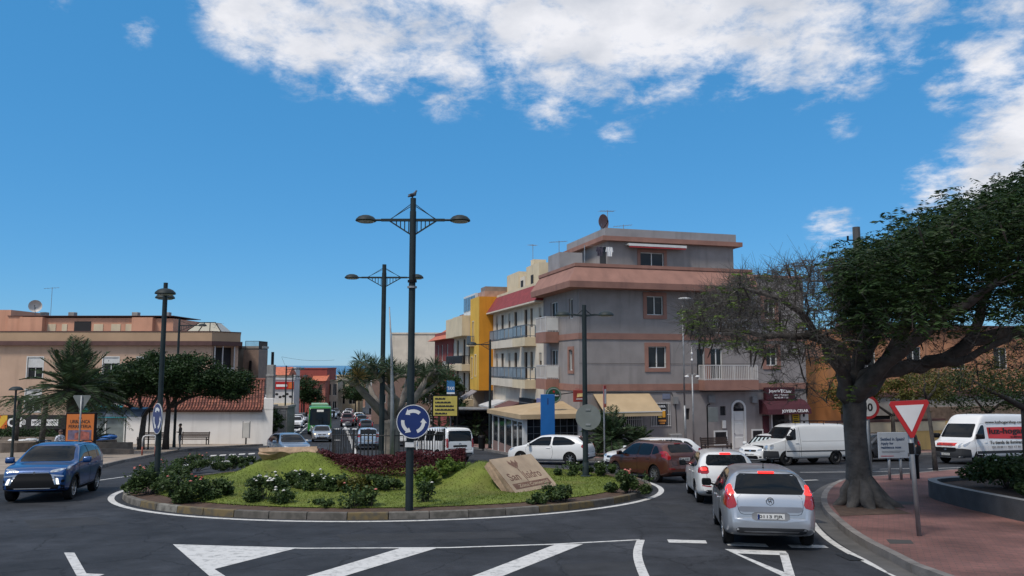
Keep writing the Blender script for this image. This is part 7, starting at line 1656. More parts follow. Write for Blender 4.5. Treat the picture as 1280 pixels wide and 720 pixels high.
# clipped hedge strip and shrubs at the left by the shops
for x, y, rx, h, lb in ((-47,60,4.0,1.5,'dark clipped hedge left of the shop with the orange panel'),(-38.5,60.5,4.2,1.5,'dark clipped hedge under the long black shop sign')):
    bush('dark_hedge', lb, x, y, rx, .8, h, 4200, .14, LF_DARK, None, 0, 'hedges in front of the left shops', cat='hedge', zf=lambda x, y: G(y)+.1)
# ================================================================== street furniture
def lamp_head(mb, c, s=1.0, ax=(1,0)):       # shallow dome lantern with a rim
    prof = [(0,.17),(.12,.16),(.22,.12),(.29,.05),(.31,.0),(.29,-.015),(.0,-.03)]
    mb.lathe([(r*s, z*s) for r, z in prof], 20, c)
def lamp_post(name, label, x, y, z, h, heads, span, drop=0.55, truss=True, cable=True, r=.085, group=None, rot=0.0, base=True, arm_r=.035, headscale=1.0, arm_up=0.0):
    t = thing(name, label, 'street lamp', (x,y,z), rot, group)
    q = MB(); q.tube([(0,0,-.1),(0,0,h*.45)],[r*1.15,r*1.05],12); q.tube([(0,0,h*.45),(0,0,h-.35)],[r,r*.95],12); q.tube([(0,0,h-.35),(0,0,h)],[r*.85,r*.85],12)
    if base: q.lathe([(r*2.2,-.05),(r*2.2,.03),(r*1.4,.06),(r*1.25,.5),(r*1.1,.52)], 14)
    q.build('pole', POLE, t, smooth=True, ang=40)
    za = h-drop
    for sg in heads:
        a = MB(); ex = sg*span
        a.bar((0,0,za),(ex,0,za+arm_up),.05,.07)
        if truss:
            a.bar((0,0,za-.42),(sg*span*.74,0,za-.02),.035,.035)
            for k in range(1,5): xx = sg*span*.13*k; a.bar((xx,0,za-.42+.40*(.13*k/.74)),(xx,0,za),.025,.025)
        if cable: a.tube([(0,-.03,h-.12),(sg*span*.68,-.02,za+.03)],.010,4); a.tube([(0,.03,h-.17),(sg*span*.72,.02,za+.03)],.010,4)
        a.tube([(ex,0,za+arm_up),(ex+sg*.16,0,za+arm_up)],.03,8); ao = a.build('arm', POLE, t)
        hq = MB(); lamp_head(hq, (ex+sg*.40,0,za+arm_up-.02), .98*headscale); ho = hq.build('lamp_head', POLE, ao, smooth=True, ang=50)
        d = MB(); d.lathe([(0,-.045*headscale),(.22*headscale,-.042*headscale),(.25*headscale,-.02)],16,(ex+sg*.40,0,za+arm_up-.02)); d.build('diffuser', mat('lamp_diffuser',(.35,.36,.36),rough=.3,var=0), ho)
    return t
lx, ly = -2.59, 19.6; lz = IZ(lx, ly)
main = lamp_post('street_lamp', 'tall dark double armed street lamp carrying the round blue arrow sign, pigeon on top', lx, ly, lz, 7.97, (-1,1), .83, .58, group='double armed lamps on the island', r=.088, base=False, headscale=.9)
q = MB(); q.tube([(0,0,0),(0,0,.05)],.125,12); q.build('clamp', GALV, main, loc=(0,0,5.6)); q = MB(); q.tube([(0,0,0),(0,0,.06)],.118,12); q.tube([(.05,-.11,.2),(.11,-.1,.0)],.03,6); q.build('cable_strap', BLACK, main, loc=(0,0,5.75))
sx, sy = -5.35, 31.6; lamp_post('street_lamp', 'second dark double armed street lamp standing behind the dragon tree', sx, sy, IZ(sx,sy), 8.2, (-1,1), .95, .55, group='double armed lamps on the island', r=.10)
lamp_post('street_lamp', 'shorter two headed lamp seen end on among the roses at the island\'s left tip', -10.95, 23.9, IZ(-10.95,23.9), 6.45, (-1,1), .45, .40, truss=False, r=.075, rot=PI/2+.43, group='short two headed lamps')
l2 = lamp_post('street_lamp', 'shorter two headed lamp with round sign back among bushes at the island\'s right', 2.72, 28.6, IZ(2.72,28.6), 6.35, (-1,1), .42, .42, truss=False, r=.09, group='short two headed lamps', arm_up=.05)
lamp_post('street_lamp', 'single armed street lamp rising behind the left lamp in front of the beige house', -24.3, 55.5, G(55.5)+.1, 9.3, (1,), 1.3, .5, group='single armed lamps')
lamp_post('street_lamp', 'single armed street lamp beside the tan roofed cafe, arm pointing left', -1.55, 54, G(54)+.14, 7.6, (-1,), .9, .35, group='single armed lamps', headscale=1.25)
lamp_post('street_lamp', 'single armed lamp on the right kerb in front of the dark red house', -6.0, 72, G(72)+.14, 7.2, (-1,), .9, .4, group='single armed lamps', headscale=1.2)
lamp_post('street_lamp', 'dark lamp post at the left kerb in front of the red sign band', -25.1, 85, G(85)+.14, 7.4, (1,), 1.3, .4, group='single armed lamps', headscale=1.2)
lamp_post('street_lamp', 'dark lamp post further down the left kerb by the red house', -29.8, 104, G(104)+.14, 7.0, (1,), 1.3, .4, group='single armed lamps', headscale=1.2)
lamp_post('street_lamp', 'farthest dark lamp post on the left kerb before the palm', -34.5, 126, G(126)+.14, 6.6, (1,), 1.3, .4, group='single armed lamps', headscale=1.2)
lamp_post('street_lamp', 'low dark lamp with flat dome at far left in front of the shops', -27.5, 42.5, G(42.5)+.14, 3.7, (), .3, .1, r=.06, group=None)
lo = [o for o in bpy.data.objects if o.get('label','').startswith('low dark lamp')][0]; q = MB(); lamp_head(q, (0,0,3.7), 1.15); q.build('lamp_head', POLE, lo, smooth=True, ang=50)
# white-headed mast in front of the grey building (thin grey, one head) and floodlight mast
t = thing('street_lamp', 'thin pale grey lamp mast with curved white head before the grey facade', 'street lamp', (*FP(6.55,-1.0),-2.95)); q = MB(); q.tube([(0,0,0),(0,0,3)],[.085,.075],8); q.tube([(0,0,3),(0,0,9.2)],[.055,.045],8); q.tube([(0,0,9.2),(.08,0,9.5),(.3,0,9.6)],.035,6); q.build('pole', GALV, t, smooth=True); q = MB(); q.ell((.15,0,9.62),(.42,.2,.10),12,6); q.build('lamp_head', mat('head_pale',(.42,.43,.43),rough=.4,var=.1), t, smooth=True)
t = thing('floodlight_mast', 'short mast with two small curved white floodlights before the grey facade', 'floodlight', (*FP(6.95,-1.3),-2.95)); q = MB(); q.tube([(0,0,0),(0,0,4.9)],.05,8); q.tube([(0,0,4.9),(0,0,6.6)],.03,6)
for sg in (-1,1): q.tube([(0,0,4.7),(sg*.12,0,4.95),(sg*.30,0,4.9),(sg*.36,0,4.75)],.025,6)
q.build('pole', GALV, t, smooth=True); q = MB()
for sg in (-1,1): q.ell((sg*.33,0,4.78),(.14,.08,.07),10,6); q.ell((.12*sg*0,-.03,6.0+sg*.2),(.07,.06,.09),8,5)
q.build('floodlight', INKW, t, smooth=True)
# slim grey flagpole by the dragon tree
t = thing('flagpole', 'slim grey pole standing right against the dragon tree trunk', 'pole', (-4.75,30.6,IZ(-4.75,30.6))); q = MB(); q.tube([(0,0,-.1),(-.02,0,2.5),(-.08,0,4.5),(-.20,0,6.4)],[.085,.075,.05,.02],10); q.build('mast', GALV, t, smooth=True)
# tall utility pole behind the big tree
t = thing('utility_pole', 'thick square grey utility pole rising behind the big tree crown', 'pole', (15.6,34.0,G(34)+.1)); q = MB(); q.tube([(0,0,-.1),(0,0,10.8)],[.22,.17],8); q.build('mast', mat('weathered_pole',(.075,.075,.075),var=.25), t); q = MB(); q.bar((-.45,0,10.2),(.3,0,10.2),.05); q.tube([(-.4,0,10.2),(-.4,0,10.4)],.05,6); q.build('bracket', BLACK, t)
# pigeon on the main lamp
def pigeon():
    t = thing('pigeon', 'grey pigeon perched on top of the tall main lamp post', 'bird', (lx,ly,lz+7.97), .6); t.scale = (.8,.8,.8)
    me = bpy.data.meshes.new('body'); pts = [(-.20,0,.02),(-.12,0,.07),(-.03,0,.12),(.06,0,.16),(.085,0,.22),(.105,0,.265),(.15,0,.26),(-.03,-.025,.03),(-.03,-.025,.0),(-.03,.025,.03),(-.03,.025,.0)]; ed = [(0,1),(1,2),(2,3),(3,4),(4,5),(5,6),(2,7),(7,8),(2,9),(9,10)]
    me.from_pydata(pts, ed, []); o = bpy.data.objects.new('body', me); COL.objects.link(o); md = o.modifiers.new('s','SKIN'); me.skin_vertices[0].data[2].use_root = True
    for i, r in enumerate([.018,.045,.075,.06,.036,.036,.006,.012,.010,.012,.010]): me.skin_vertices[0].data[i].radius = (r,r)
    sb = o.modifiers.new('u','SUBSURF'); sb.levels = 2; dg = bpy.context.evaluated_depsgraph_get(); m2 = bpy.data.meshes.new_from_object(o.evaluated_get(dg)); bpy.data.objects.remove(o); m2.materials.clear(); m2.materials.append(mat('pigeon_grey',(.05,.052,.06),var=.3,scale=20)); m2.polygons.foreach_set('use_smooth',[True]*len(m2.polygons)); link(bpy.data.objects.new('body', m2), t)
    q = MB()
    for sg in (-1,1): q.ell((-.04,sg*.062,.105),(.12,.015,.045),8,5)
    q.build('wing', mat('pigeon_wing',(.035,.036,.042),var=.3), t, smooth=True)
pigeon()
# ---------------- road signs
def disc(mb, c, r, y0, y1, n=36, mi=0): mb.lathe([(0,y0),(r,y0),(r,y1),(0,y1)], n, c, 'y', mi)
def roundabout_sign(loc, rot, label, r=.46, back_only=False, group=None):
    t = thing('roundabout_sign', label, 'road sign', loc, rot, group)
    q = MB(); disc(q,(0,0,0),r,-.010,.012); q.build('plate', SIGNBACK, t); q = MB(); disc(q,(0,0,0),r*.955,-.016,-.0102); q.build('blue_face', SIGNB, t)
    q = MB(); q.lathe([(r*.955,-.017),(r*.995,-.017),(r*.995,-.011),(r*.955,-.011),(r*.955,-.017)],36,(0,0,0),'y'); q.build('rim', SIGNW, t)
    q = MB()
    for k in range(3):
        a0 = math.radians(52+120*k); a1 = a0+math.radians(62); n = 10; ri, ro = r*.52, r*.72; v = []
        for i in range(n+1):
            a = a0+(a1-a0)*i/n; v += [(math.cos(a)*ri,-.019,math.sin(a)*ri),(math.cos(a)*ro,-.019,math.sin(a)*ro)]
        q.add(v, [[2*i,2*i+1,2*i+3,2*i+2] for i in range(n)])
        tipa = a1+math.radians(24); q.add([(math.cos(a1)*r*.42,-.019,math.sin(a1)*r*.42),(math.cos(a1)*r*.83,-.019,math.sin(a1)*r*.83),(math.cos(tipa)*r*.62,-.019,math.sin(tipa)*r*.62)],[[0,1,2]])
    q.build('arrows', SIGNW, t, fix=False); q = MB(); q.box(-.09,.09,.012,.04,-.30,-.24); q.box(-.09,.09,.012,.04,.24,.30); q.build('bracket', GALV, t); return t
p_ = at(516.5,527,ly-.18); roundabout_sign((p_.x,ly-.17,p_.z), 0.0, 'round blue roundabout sign with three white arrows facing us on the main lamp', .425)
q = MB(); q.box(-.11,.11,-.02,.0,-.64,-.52); tag(q.build('sticker_plate', SIGNW, loc=(lx,ly-.11,p_.z)), 'small white plate on the main lamp below the roundabout sign', 'plate')
p_ = at(201,523,23.7); roundabout_sign((p_.x-.06,23.62,p_.z), -.84, 'round blue roundabout sign seen obliquely on the left lamp post', .47)
p_ = at(733,521,28.6); q = roundabout_sign((p_.x+.05,28.42,p_.z), PI-.25, 'round sign seen from its grey back on the right hand lamp post', .47)
def tri_pts(s): h = s*math.sqrt(3)/2; return [(-s/2,h/2),(s/2,h/2),(0,-h/2)]
def rtri(s, k=.06): return rnd(tri_pts(s), 1)
def yield_sign(label, loc, h, s, rot, lean=0.0, face=True):
    t = thing('yield_sign', label, 'road sign', loc, rot); t.rotation_euler = (0, lean, rot)
    q = MB(); q.tube([(0,.04,-.1),(0,.04,h-.02)],.045,10); q.build('pole', GALV, t, smooth=True)
    z = h-s*.43
    def tp(k, y0, y1, m, nm, r=.08):
        pl = []
        P3 = tri_pts(s*k)
        for i in range(3):
            a, b, c = P3[i-1], P3[i], P3[(i+1)%3]
            for o_ in (a, c): pl.append((b[0]+(o_[0]-b[0])*r, b[1]+(o_[1]-b[1])*r))
        cy = sum(p[1] for p in P3)/3; q = MB(); q.prism([(u, w+z+(0)) for u, w in pl], y0, y1); return q.build(nm, m, t)
    tp(1,-.012,.0,SIGNBACK,'plate'); tp(.995,-.018,-.0125,SIGNR,'red_border')
    P3 = tri_pts(s*.66); sh = sum(p[1] for p in tri_pts(s))/3-sum(p[1] for p in P3)/3; q = MB(); q.prism([(u, w+z+sh) for u, w in P3], -.023, -.0185); q.build('white_face', SIGNW, t)
    q = MB(); q.box(-.07,.07,0,.05,z+.12,z+.16); q.box(-.07,.07,0,.05,z-.1,z-.06); q.build('bracket', GALV, t); return t
t = yield_sign('red and white yield triangle on a leaning grey pole at the right pavement', (8.08,15.45,G(15.45)+.15), 2.66, .93, 0.10, -.04)
q = MB(); q.tube([(0,.04,0),(0,.04,.22)],.05,10); q.build('tape_band', BLACK, t, loc=(0,0,1.6))
yield_sign('yield triangle seen from its grey back in front of the orange billboard', (-22.2,39.6,G(39)+.14), 3.3, .98, PI+.05, 0)
# speed limit sign behind the tree trunk
t = thing('speed_limit_sign', 'round red rimmed 50 speed limit sign half hidden by the big trunk', 'road sign', (11.98,25.9,G(25.9)-.02)); q = MB(); q.tube([(0,.04,-.1),(0,.04,3.1)],.045,10); q.build('pole', GALV, t, smooth=True)
q = MB(); disc(q,(0,0,2.78),.40,-.012,.0); q.build('plate', SIGNBACK, t); q = MB(); disc(q,(0,0,2.78),.40,-.018,-.0125); q.build('red_ring', SIGNR, t); q = MB(); disc(q,(0,0,2.78),.305,-.023,-.0185); q.build('white_face', SIGNW, t); letter('50', t, (0,-.025,2.78), h=.27, mat=INK, bold=.03)
# information board with three posts
bx0, by0 = 14.2, 28.4; t = thing('information_board', 'white information board on thin posts behind the yield sign', 'notice board', (bx0,by0,G(by0)+.15), .12)
q = MB()
for x in (-.35,.1,.5): q.tube([(x,.05,-.1),(x,.05,1.0)],.05,8)
q.tube([(.62,.04,-.1),(.62,.04,1.9)],.045,8); q.build('posts', GALV, t, smooth=True)
q = MB(); q.cbox(-.78,.62,-.02,.03,.78,1.72,.01); bo = q.build('board', mat('board_pale',(.42,.46,.50),rough=.5,var=.06), t)
NAVY = mat('ink_navy',(.02,.05,.12),var=0)
letter('Settled in Spain?', bo, (-.22,-.025,1.46), w=.95, mat=NAVY, bold=.02); letter('Apply for', bo, (-.44,-.025,1.31), w=.5, mat=NAVY, bold=.02); letter('residence now', bo, (-.29,-.025,1.18), w=.8, mat=NAVY, bold=.02)
q = MB(); q.box(-.66,.25,-.024,-.021,1.03,1.045); q.box(-.66,.05,-.024,-.021,.98,.995); q.build('fine_print', mat('ink_grey',(.12,.12,.13)), bo); q = MB(); q.box(-.70,-.2,-.024,-.021,.85,.875); q.build('red_print', SIGNR, bo); q = MB(); q.box(.36,.54,-.024,-.021,.84,.96); q.build('stamp_print', mat('ink_grey',(.12,.12,.13)), bo)
# dark bin or post beside it
t = thing('bollard', 'short dark bollard right beside the information board', 'bollard', (15.1,28.9,G(28.9)+.15)); q = MB(); q.tube([(0,0,-.05),(0,0,.8)],.09,10); q.lathe([(.09,.8),(.11,.82),(.11,.88),(0,.92)],12); q.build('post', BLACK, t)
# stone planter wall
PLW = mat('planter_wall', (.055,.058,.062), rough=.9, var=.25, scale=2, bump=.3); pp = smooth_path([(20.0,24.6),(15.5,24.9),(12.75,23.75),(11.95,22.3),(11.6,20.0),(11.45,17.3),(11.4,13.0)], 2)
q = MB(); a_ = pp; b_ = offset_path(pp, .24); n = len(pp)
for i in range(n-1):
    z0, z1 = G(a_[i][1]), G(a_[i+1][1]); v = [(a_[i][0],a_[i][1],z0+.1),(a_[i+1][0],a_[i+1][1],z1+.1),(b_[i+1][0],b_[i+1][1],z1+.1),(b_[i][0],b_[i][1],z0+.1)]; v += [(p[0],p[1],p[2]+.52) for p in v]; q.add(v, [[0,1,5,4],[2,3,7,6]]); q2 = v
    q.add([v[4],v[5],v[6],v[7]], [[0,1,2,3]], 1)
o = q.build('planter_wall', [PLW, mat('planter_coping',(.20,.195,.19),var=.15)]); tag(o, 'low curved dark stone planter wall with pale coping at the right edge', 'planter')
slab('soil', [(p[0],p[1]) for p in offset_path(pp, .2)]+[(20,12.5)], .50, SOIL)
q = MB(); q.bar((12.9,25.2,G(25.2)+.2),(11.7,24.8,G(25)+1.15),.05); 
# ---------------- stone monuments on the island
STONE = mat('monument_stone', (.37,.28,.195), rough=.9, var=.14, scale=2.5, bump=.25, bscale=30, stain=(.24,.16,.11), stain_amt=.5); STONER = mat('rough_stone', (.36,.25,.165), rough=.95, var=.3, scale=4, bump=.9, bscale=7); CARVE = mat('carved_brown', (.155,.085,.06), rough=.9, var=.25, scale=8)
def slab_stone(name, label, bl, br, tr, tl, th, cat='monument'):
    bl, br, tr, tl = [Vector(p) for p in (bl, br, tr, tl)]; tr = br+tl-bl; nrm_ = (br-bl).cross(tl-bl).normalized(); t = thing(name, label, cat, ((bl.x+br.x)/2,(bl.y+br.y)/2,bl.z))
    o = Vector(t.location); bm = bmesh.new(); f_ = [bl-o, br-o, tr-o, tl-o]; bk = [p-nrm_*th for p in f_]; vs = [bm.verts.new(p) for p in f_+bk]; bm.faces.new(vs[:4])
    fs = []
    for i in range(4): j = (i+1)%4; fs.append(bm.faces.new([vs[i],vs[4+i],vs[4+j],vs[j]]))
    fs.append(bm.faces.new(vs[4:][::-1])); bmesh.ops.subdivide_edges(bm, edges=list({e for f in fs for e in f.edges if not (e.verts[0] in vs[:4] and e.verts[1] in vs[:4])}), cuts=4, use_grid_fill=True)
    top = set(vs[:4])
    for v in bm.verts:
        d = (v.co-f_[0]).dot(nrm_)
        if d < -.02: v.co += Vector((RNG.normal(),RNG.normal(),RNG.normal()))*.035
    bmesh.ops.recalc_face_normals(bm, faces=bm.faces); me = bpy.data.meshes.new('slab'); 
    for f in bm.faces: f.material_index = 0 if f.normal.dot(nrm_) > .9 else 1
    bm.to_mesh(me); bm.free(); me.materials.append(STONE); me.materials.append(STONER); link(bpy.data.objects.new('slab', me), t)
    X = (br-bl).normalized(); Y = nrm_.cross(X).normalized(); M = Matrix((X,Y,nrm_)).transposed().to_4x4(); M.translation = (bl-o); return t, M, (br-bl).length, (tl-bl).dot(Y), nrm_
ms, M, mw, mh, nn_ = slab_stone('stone_monument', 'sloping carved sandstone slab with the place name set in a grass mound', (.12,22.7,-1.20),(1.43,24.4,-1.22),(.6,25.1,-.32),(-.69,23.45,-.31),.30)
eul = M.to_euler()
def on_slab(t_, u, w, wd, h=None, bold=.01): 
    o = letter(t_, ms, (0,0,0), w=wd, h=h, rot=(0,0,0), mat=CARVE, bold=bold, depth=.003); o.matrix_local = M @ Matrix.Translation((u,w,.004)); return o
on_slab('San', mw*.24, mh*.44, .52, .30); on_slab('Isidro', mw*.68, mh*.44, .80, .30)
q = MB(M); q.box(mw*.08,mw*.93,mh*.10,mh*.25,.002,.006); rb_ = q.build('ribbon', CARVE, ms)
o = letter('Zona Comercial', rb_, (0,0,0), w=mw*.70, h=.13, rot=(0,0,0), mat=STONE, bold=.02, depth=.002); o.matrix_local = M @ Matrix.Translation((mw*.53,mh*.175,.009))
q = MB(M); cx, cy = mw*.46, mh*.74
for a in (-.5,0,.5): q.add([(cx+math.sin(a)*.05,cy-.14,.005),(cx+math.sin(a-.28)*.32,cy+.02+math.cos(a)*.07,.005),(cx+math.sin(a)*.42,cy+.12+math.cos(a)*.12,.005),(cx+math.sin(a+.28)*.32,cy+.02+math.cos(a)*.07,.005)],[[0,1,2,3]])
q.bar((cx,cy-.14,.005),(cx+.02,mh*.27,.005),.03,.002); q.build('emblem', CARVE, ms, fix=False)
slab_stone('stone_slab', 'back of a second sandstone slab behind the left grass mound', (-7.0,30.9,-1.6),(-9.1,30.6,-1.62),(-9.5,29.2,-.6),(-7.45,29.5,-.55),.28)
q = MB(); q.cbox(-.12,.12,-.1,.1,0,.32,.02); tag(q.build('spotlight', BLACK, loc=(-7.1,29.5,IZ(-7.1,29.5)+.12)), 'small black ground spotlight at the end of the left stone slab', 'lamp')
# ---------------- iron railing round the dragon tree
t = thing('iron_railing', 'black iron railing ring around the dragon tree', 'railing', (-5.2,32.6,IZ(-5.2,32.6))); q = MB(); R_ = 2.35; n = 84; oz = t.location.z; pz = lambda a: IZ(-5.2+R_*math.cos(a),32.6+R_*.8*math.sin(a))-oz
pts = [(R_*math.cos(2*PI*i/n),R_*.8*math.sin(2*PI*i/n),pz(2*PI*i/n)) for i in range(n+1)]
for i in range(n):
    x, y, z = pts[i]; big_ = i % 14 == 0; q.bar((x,y,z-.05),(x,y,z+1.42+(.06 if big_ else 0)),.06 if big_ else .025)
    if not big_: q.add([(x-.025,y,z+1.42),(x+.025,y,z+1.42),(x,y-.02,z+1.42),(x,y,z+1.53)],[[0,1,3],[1,2,3],[2,0,3]])
for zz in (.18,1.25): q.tube([(x,y,z+zz) for x,y,z in pts],.022,4)
q.build('bars', RAILD, t); q = MB()
for i in range(n): (x,y,z),(x2,y2,z2) = pts[i],pts[i+1]; q.bar((x,y,z),(x2,y2,z2),.12,.16)
q.build('base_kerb', mat('kerb_dark',(.10,.085,.08),var=.2), t)
# ---------------- notice boards and bus stop in the street
t = thing('notice_board', 'yellow notice board with black lettering beside the taxi sign', 'notice board', (-4.95,57,G(57)+.14), 0); q = MB()
for x in (-.9,.9): q.tube([(x,0,-.1),(x,0,3.75)],.06,8)
q.cbox(-1.0,1.0,-.04,.04,2.2,3.75,.02); q.build('frame', BLACK, t); q = MB(); q.box(-.88,.88,-.055,-.042,2.25,3.68); bo = q.build('yellow_panel', mat('panel_yellow',(.48,.40,.09),rough=.6,var=.15), t)
for i, w_ in enumerate((.78,1.2,1.4,1.45,.9)):       # five printed lines too small to read
    x0, z0, pr = -.76, 3.42-i*.27, []
    k = int(w_/.045)
    for j in range(k): hgt = .15*(.45 if (j*7+i*3) % 6 == 5 else .8+.2*((j*5+i) % 3)/2); pr += [(x0+j*.045, z0+hgt), (x0+j*.045+.04, z0+hgt)]
    q = MB(); q.prism([(x0,z0)]+pr+[(x0+k*.045,z0)], -.059, -.0555); q.build('print_line', INK, bo)
t = thing('taxi_sign', 'small blue TAXI sign on a pole above the yellow board', 'sign', (-4.6,57.6,G(57.6)+.14)); q = MB(); q.tube([(0,.05,-.1),(0,.05,4.8)],.05,8); q.build('pole', GALV, t); q = MB(); q.cbox(-.30,.30,-.03,.03,3.85,4.85,.02); bo = q.build('panel', mat('taxi_blue',(.02,.14,.34),var=.1), t); letter('TAXI', bo, (0,-.034,4.28), w=.5, h=.24, mat=INKW, bold=.02); q = MB(); q.box(-.30,.30,-.036,-.031,3.86,3.98); q.build('white_strip', INKW, bo)
t = thing('bus_shelter', 'dark framed bus shelter with pale roof edge left of the cafe', 'bus shelter', (-3.1,61,G(61)+.14), 0); q = MB()
for x in (-1.7,1.9): q.box(x-.06,x+.06,-.06,.06,-.1,2.7)
q.box(-1.7,1.9,1.2,1.26,-.1,.3); q.build('frame', BLACK, t); q = MB(); q.cbox(-2.0,2.2,-.4,1.4,2.7,2.85,.03); q.build('roof', GALV, t); q = MB(); q.box(-1.6,1.8,1.2,1.22,.3,2.6); q.build('glass', GLASS, t)
t = thing('bus_shelter', 'bus shelter with curved blue grey roof in front of the teal shop', 'bus shelter', (-26.3,51.2,G(51.2)+.14), .05); q = MB()
for x in (-1.75,1.75): q.tube([(x,.9,-.1),(x,.9,2.55)],.05,8)
for x in (-1.75,1.75): q.tube([(x,-.4,2.3),(x,.2,2.62),(x,.9,2.75),(x,1.3,2.6)],.035,6)
q.build('frame', BLACK, t); q = MB(); pr = [(-.5,2.25),(-.2,2.5),(.2,2.68),(.7,2.78),(1.2,2.70),(1.5,2.5)]; q.prism(pr+[(a,b-.03) for a,b in pr[::-1]], -1.85, 1.85, axis='x'); ro = q.build('roof', mat('shelter_roof_blue',(.10,.13,.18),rough=.25,var=.1), t); q = MB()
for x in (-1.8,-.6,.6,1.8): q.prism([(a,b+.012) for a,b in pr]+[(a,b-.04) for a,b in pr[::-1]], x-.03, x+.03, axis='x')
q.build('roof_rib', BLACK, ro)
# orange billboard
t = thing('billboard', 'orange hardware shop billboard with a white arrow at the left pavement', 'billboard', (-23.5,42.0,G(42)-.1), .06); t.scale = (.86,.86,.86); q = MB(); q.cbox(-.92,.92,-.12,.12,.35,3.15,.03); q.box(-.3,.3,-.08,.08,-.1,.35); q.build('frame', BLACK, t)
q = MB(); q.box(-.84,.84,-.135,-.122,.42,3.05); bo = q.build('poster', mat('poster_orange_board',(.54,.155,.03),rough=.5,var=.06), t)
letter('LA', bo, (.0,-.14,2.82), h=.13, mat=INK, bold=.01); letter('URBLANCA', bo, (.0,-.14,2.58), w=1.22, h=.22, mat=INK, bold=.025); letter('FERRETERIA', bo, (0,-.14,2.28), w=1.4, h=.21, mat=INK, bold=.02)
q = MB(); q.box(-.72,.72,-.139,-.136,1.45,2.05); q.build('photo_panel', mat('photo_violet',(.14,.11,.17),var=.5,scale=3), bo); q = MB(); q.add([(-.3,-.141,1.5),(.6,-.141,1.45),(.6,-.141,1.9),(.1,-.141,2.0),(-.3,-.141,1.85)],[[0,1,2,3,4]]); q.build('photo_house', mat('photo_red',(.30,.09,.07),var=.5,scale=6), bo)
q = MB(); q.add([(-.35,-.141,.75),(.2,-.141,.75),(.2,-.141,.6),(.62,-.141,.95),(.2,-.141,1.3),(.2,-.141,1.15),(-.35,-.141,1.15)],[[0,1,2,3,4,5,6]]); q.build('arrow', INKW, bo)
# barrier hoop, benches, totem, low walls
t = thing('hoop_barrier', 'white tubular hoop barrier with rusty red feet at the left kerb', 'barrier', (-21.3,45.3,G(45.3)+.14), .5); q = MB(); q.tube([(-.35,0,.5),(-.35,0,.95),(-.3,0,1.08),(-.2,0,1.13),(.2,0,1.13),(.3,0,1.08),(.35,0,.95),(.35,0,.5)],.045,8); q.build('hoop', RAILW, t, smooth=True); q = MB()
for x in (-.35,.35): q.tube([(x,0,-.1),(x,0,.5)],.046,8)
q.build('foot', mat('rust_red',(.25,.06,.04),var=.3), t, smooth=True)
WOODD = mat('dark_wood', (.05,.032,.025), rough=.7, var=.25, scale=6)
def bench(label, x, y, rot, wd=2.0):
    t = thing('park_bench', label, 'bench', (x,y,G(y)+.14), rot, 'benches by the white cottage'); q = MB()
    for i in range(4): q.box(-wd/2,wd/2,-.42+i*.12,-.33+i*.12,.42,.46)
    q.build('seat', WOODD, t); q = MB()
    for i in range(4): q.box(-wd/2,wd/2,.06+i*.03,.09+i*.03,.52+i*.11,.61+i*.11)
    q.build('backrest', WOODD, t)
    for x_ in (-wd/2+.06,wd/2-.06):
        q = MB(); q.box(x_-.035,x_+.035,-.4,-.34,-.05,.62); q.box(x_-.035,x_+.035,.06,.12,-.05,.5); q.bar((x_,.09,.45),(x_,.19,.98),.06); q.box(x_-.035,x_+.035,-.42,.12,.37,.42); q.build('leg', RAILD, t)
bench('dark slatted bench against the white cottage wall right of the man', -24.9, 60.6, 0, 2.2); bench('dark slatted bench against the white cottage between the two tree trunks', -28.2, 60.6, 0, 2.2)
bench('dark maroon bench in front of the grey facade behind the white cars', *FP(8.3,-1.5), ANG, 1.9)
t = thing('info_post', 'white upright information panel on one post against the cottage wall', 'sign', (-21.0,60.9,G(60.9)+.14)); q = MB(); q.tube([(0,0,-.1),(0,0,.6)],.06,8); q.build('post', BLACK, t); q = MB(); q.cbox(-.26,.26,-.06,.06,.5,1.75,.03); q.build('panel', mat('panel_offwhite',(.55,.53,.49),var=.08), t); q = MB(); q.box(-.29,-.262,-.065,.065,.48,1.8); q.box(.262,.29,-.065,.065,.48,1.8); q.build('frame', GALV, t)
LOWW = mat('low_wall_stone', (.20,.165,.135), rough=.95, var=.25, scale=3, bump=.4, bscale=15)
def low_wall(label, path, h=.55, w=.3):
    q = MB(); a_ = path; b_ = offset_path(path, w)
    for i in range(len(path)-1):
        v = [(a_[i][0],a_[i][1]),(a_[i+1][0],a_[i+1][1]),(b_[i+1][0],b_[i+1][1]),(b_[i][0],b_[i][1])]; lo = [(x,y,G(y)+.0) for x,y in v]; hi = [(x,y,G(y)+.137+h) for x,y in v]; q.add(lo+hi, [[0,1,5,4],[2,3,7,6],[0,4,7,3],[1,2,6,5]]); q.add(hi, [[0,1,2,3]], 1)
    tag(q.build('low_wall', [LOWW, PAVE]), label, 'wall')
low_wall('low beige planter wall between the billboard and the white cottage', [(-24.3,49.5),(-27.8,49.2),(-27.9,54.5)], .6); low_wall('lower step wall with pale coping behind the hoop barrier', [(-22.8,46.6),(-22.9,46.7),(-27.5,47.4)], .3)
low_wall('curved low stone wall at the far left edge', smooth_path([(-45,47.5),(-34,47.0),(-30.3,48.5),(-31.5,52),(-45,53)],2), .6); low_wall('long low wall in front of the left shop hedges', [(-30,57),(-52,57)], .7)
q = MB(); q.ell((0,0,.18),(1.0,.5,.22),14,8); q.ell((.6,.1,.32),(.5,.35,.2),12,6); tag(q.build('blue_tarpaulin', mat('tarpaulin_blue',(.02,.13,.42),rough=.5,var=.3,scale=3), loc=(-29.4,55.2,G(55.2)+.55), smooth=True), 'bright blue tarpaulin heap beside the cottage corner', 'tarpaulin')
q = MB()
for i in range(7): q.ell((i*.38-1.1,.1*math.sin(i*3),.10+.05*math.sin(i*5)),(.30,.22,.12),8,5)
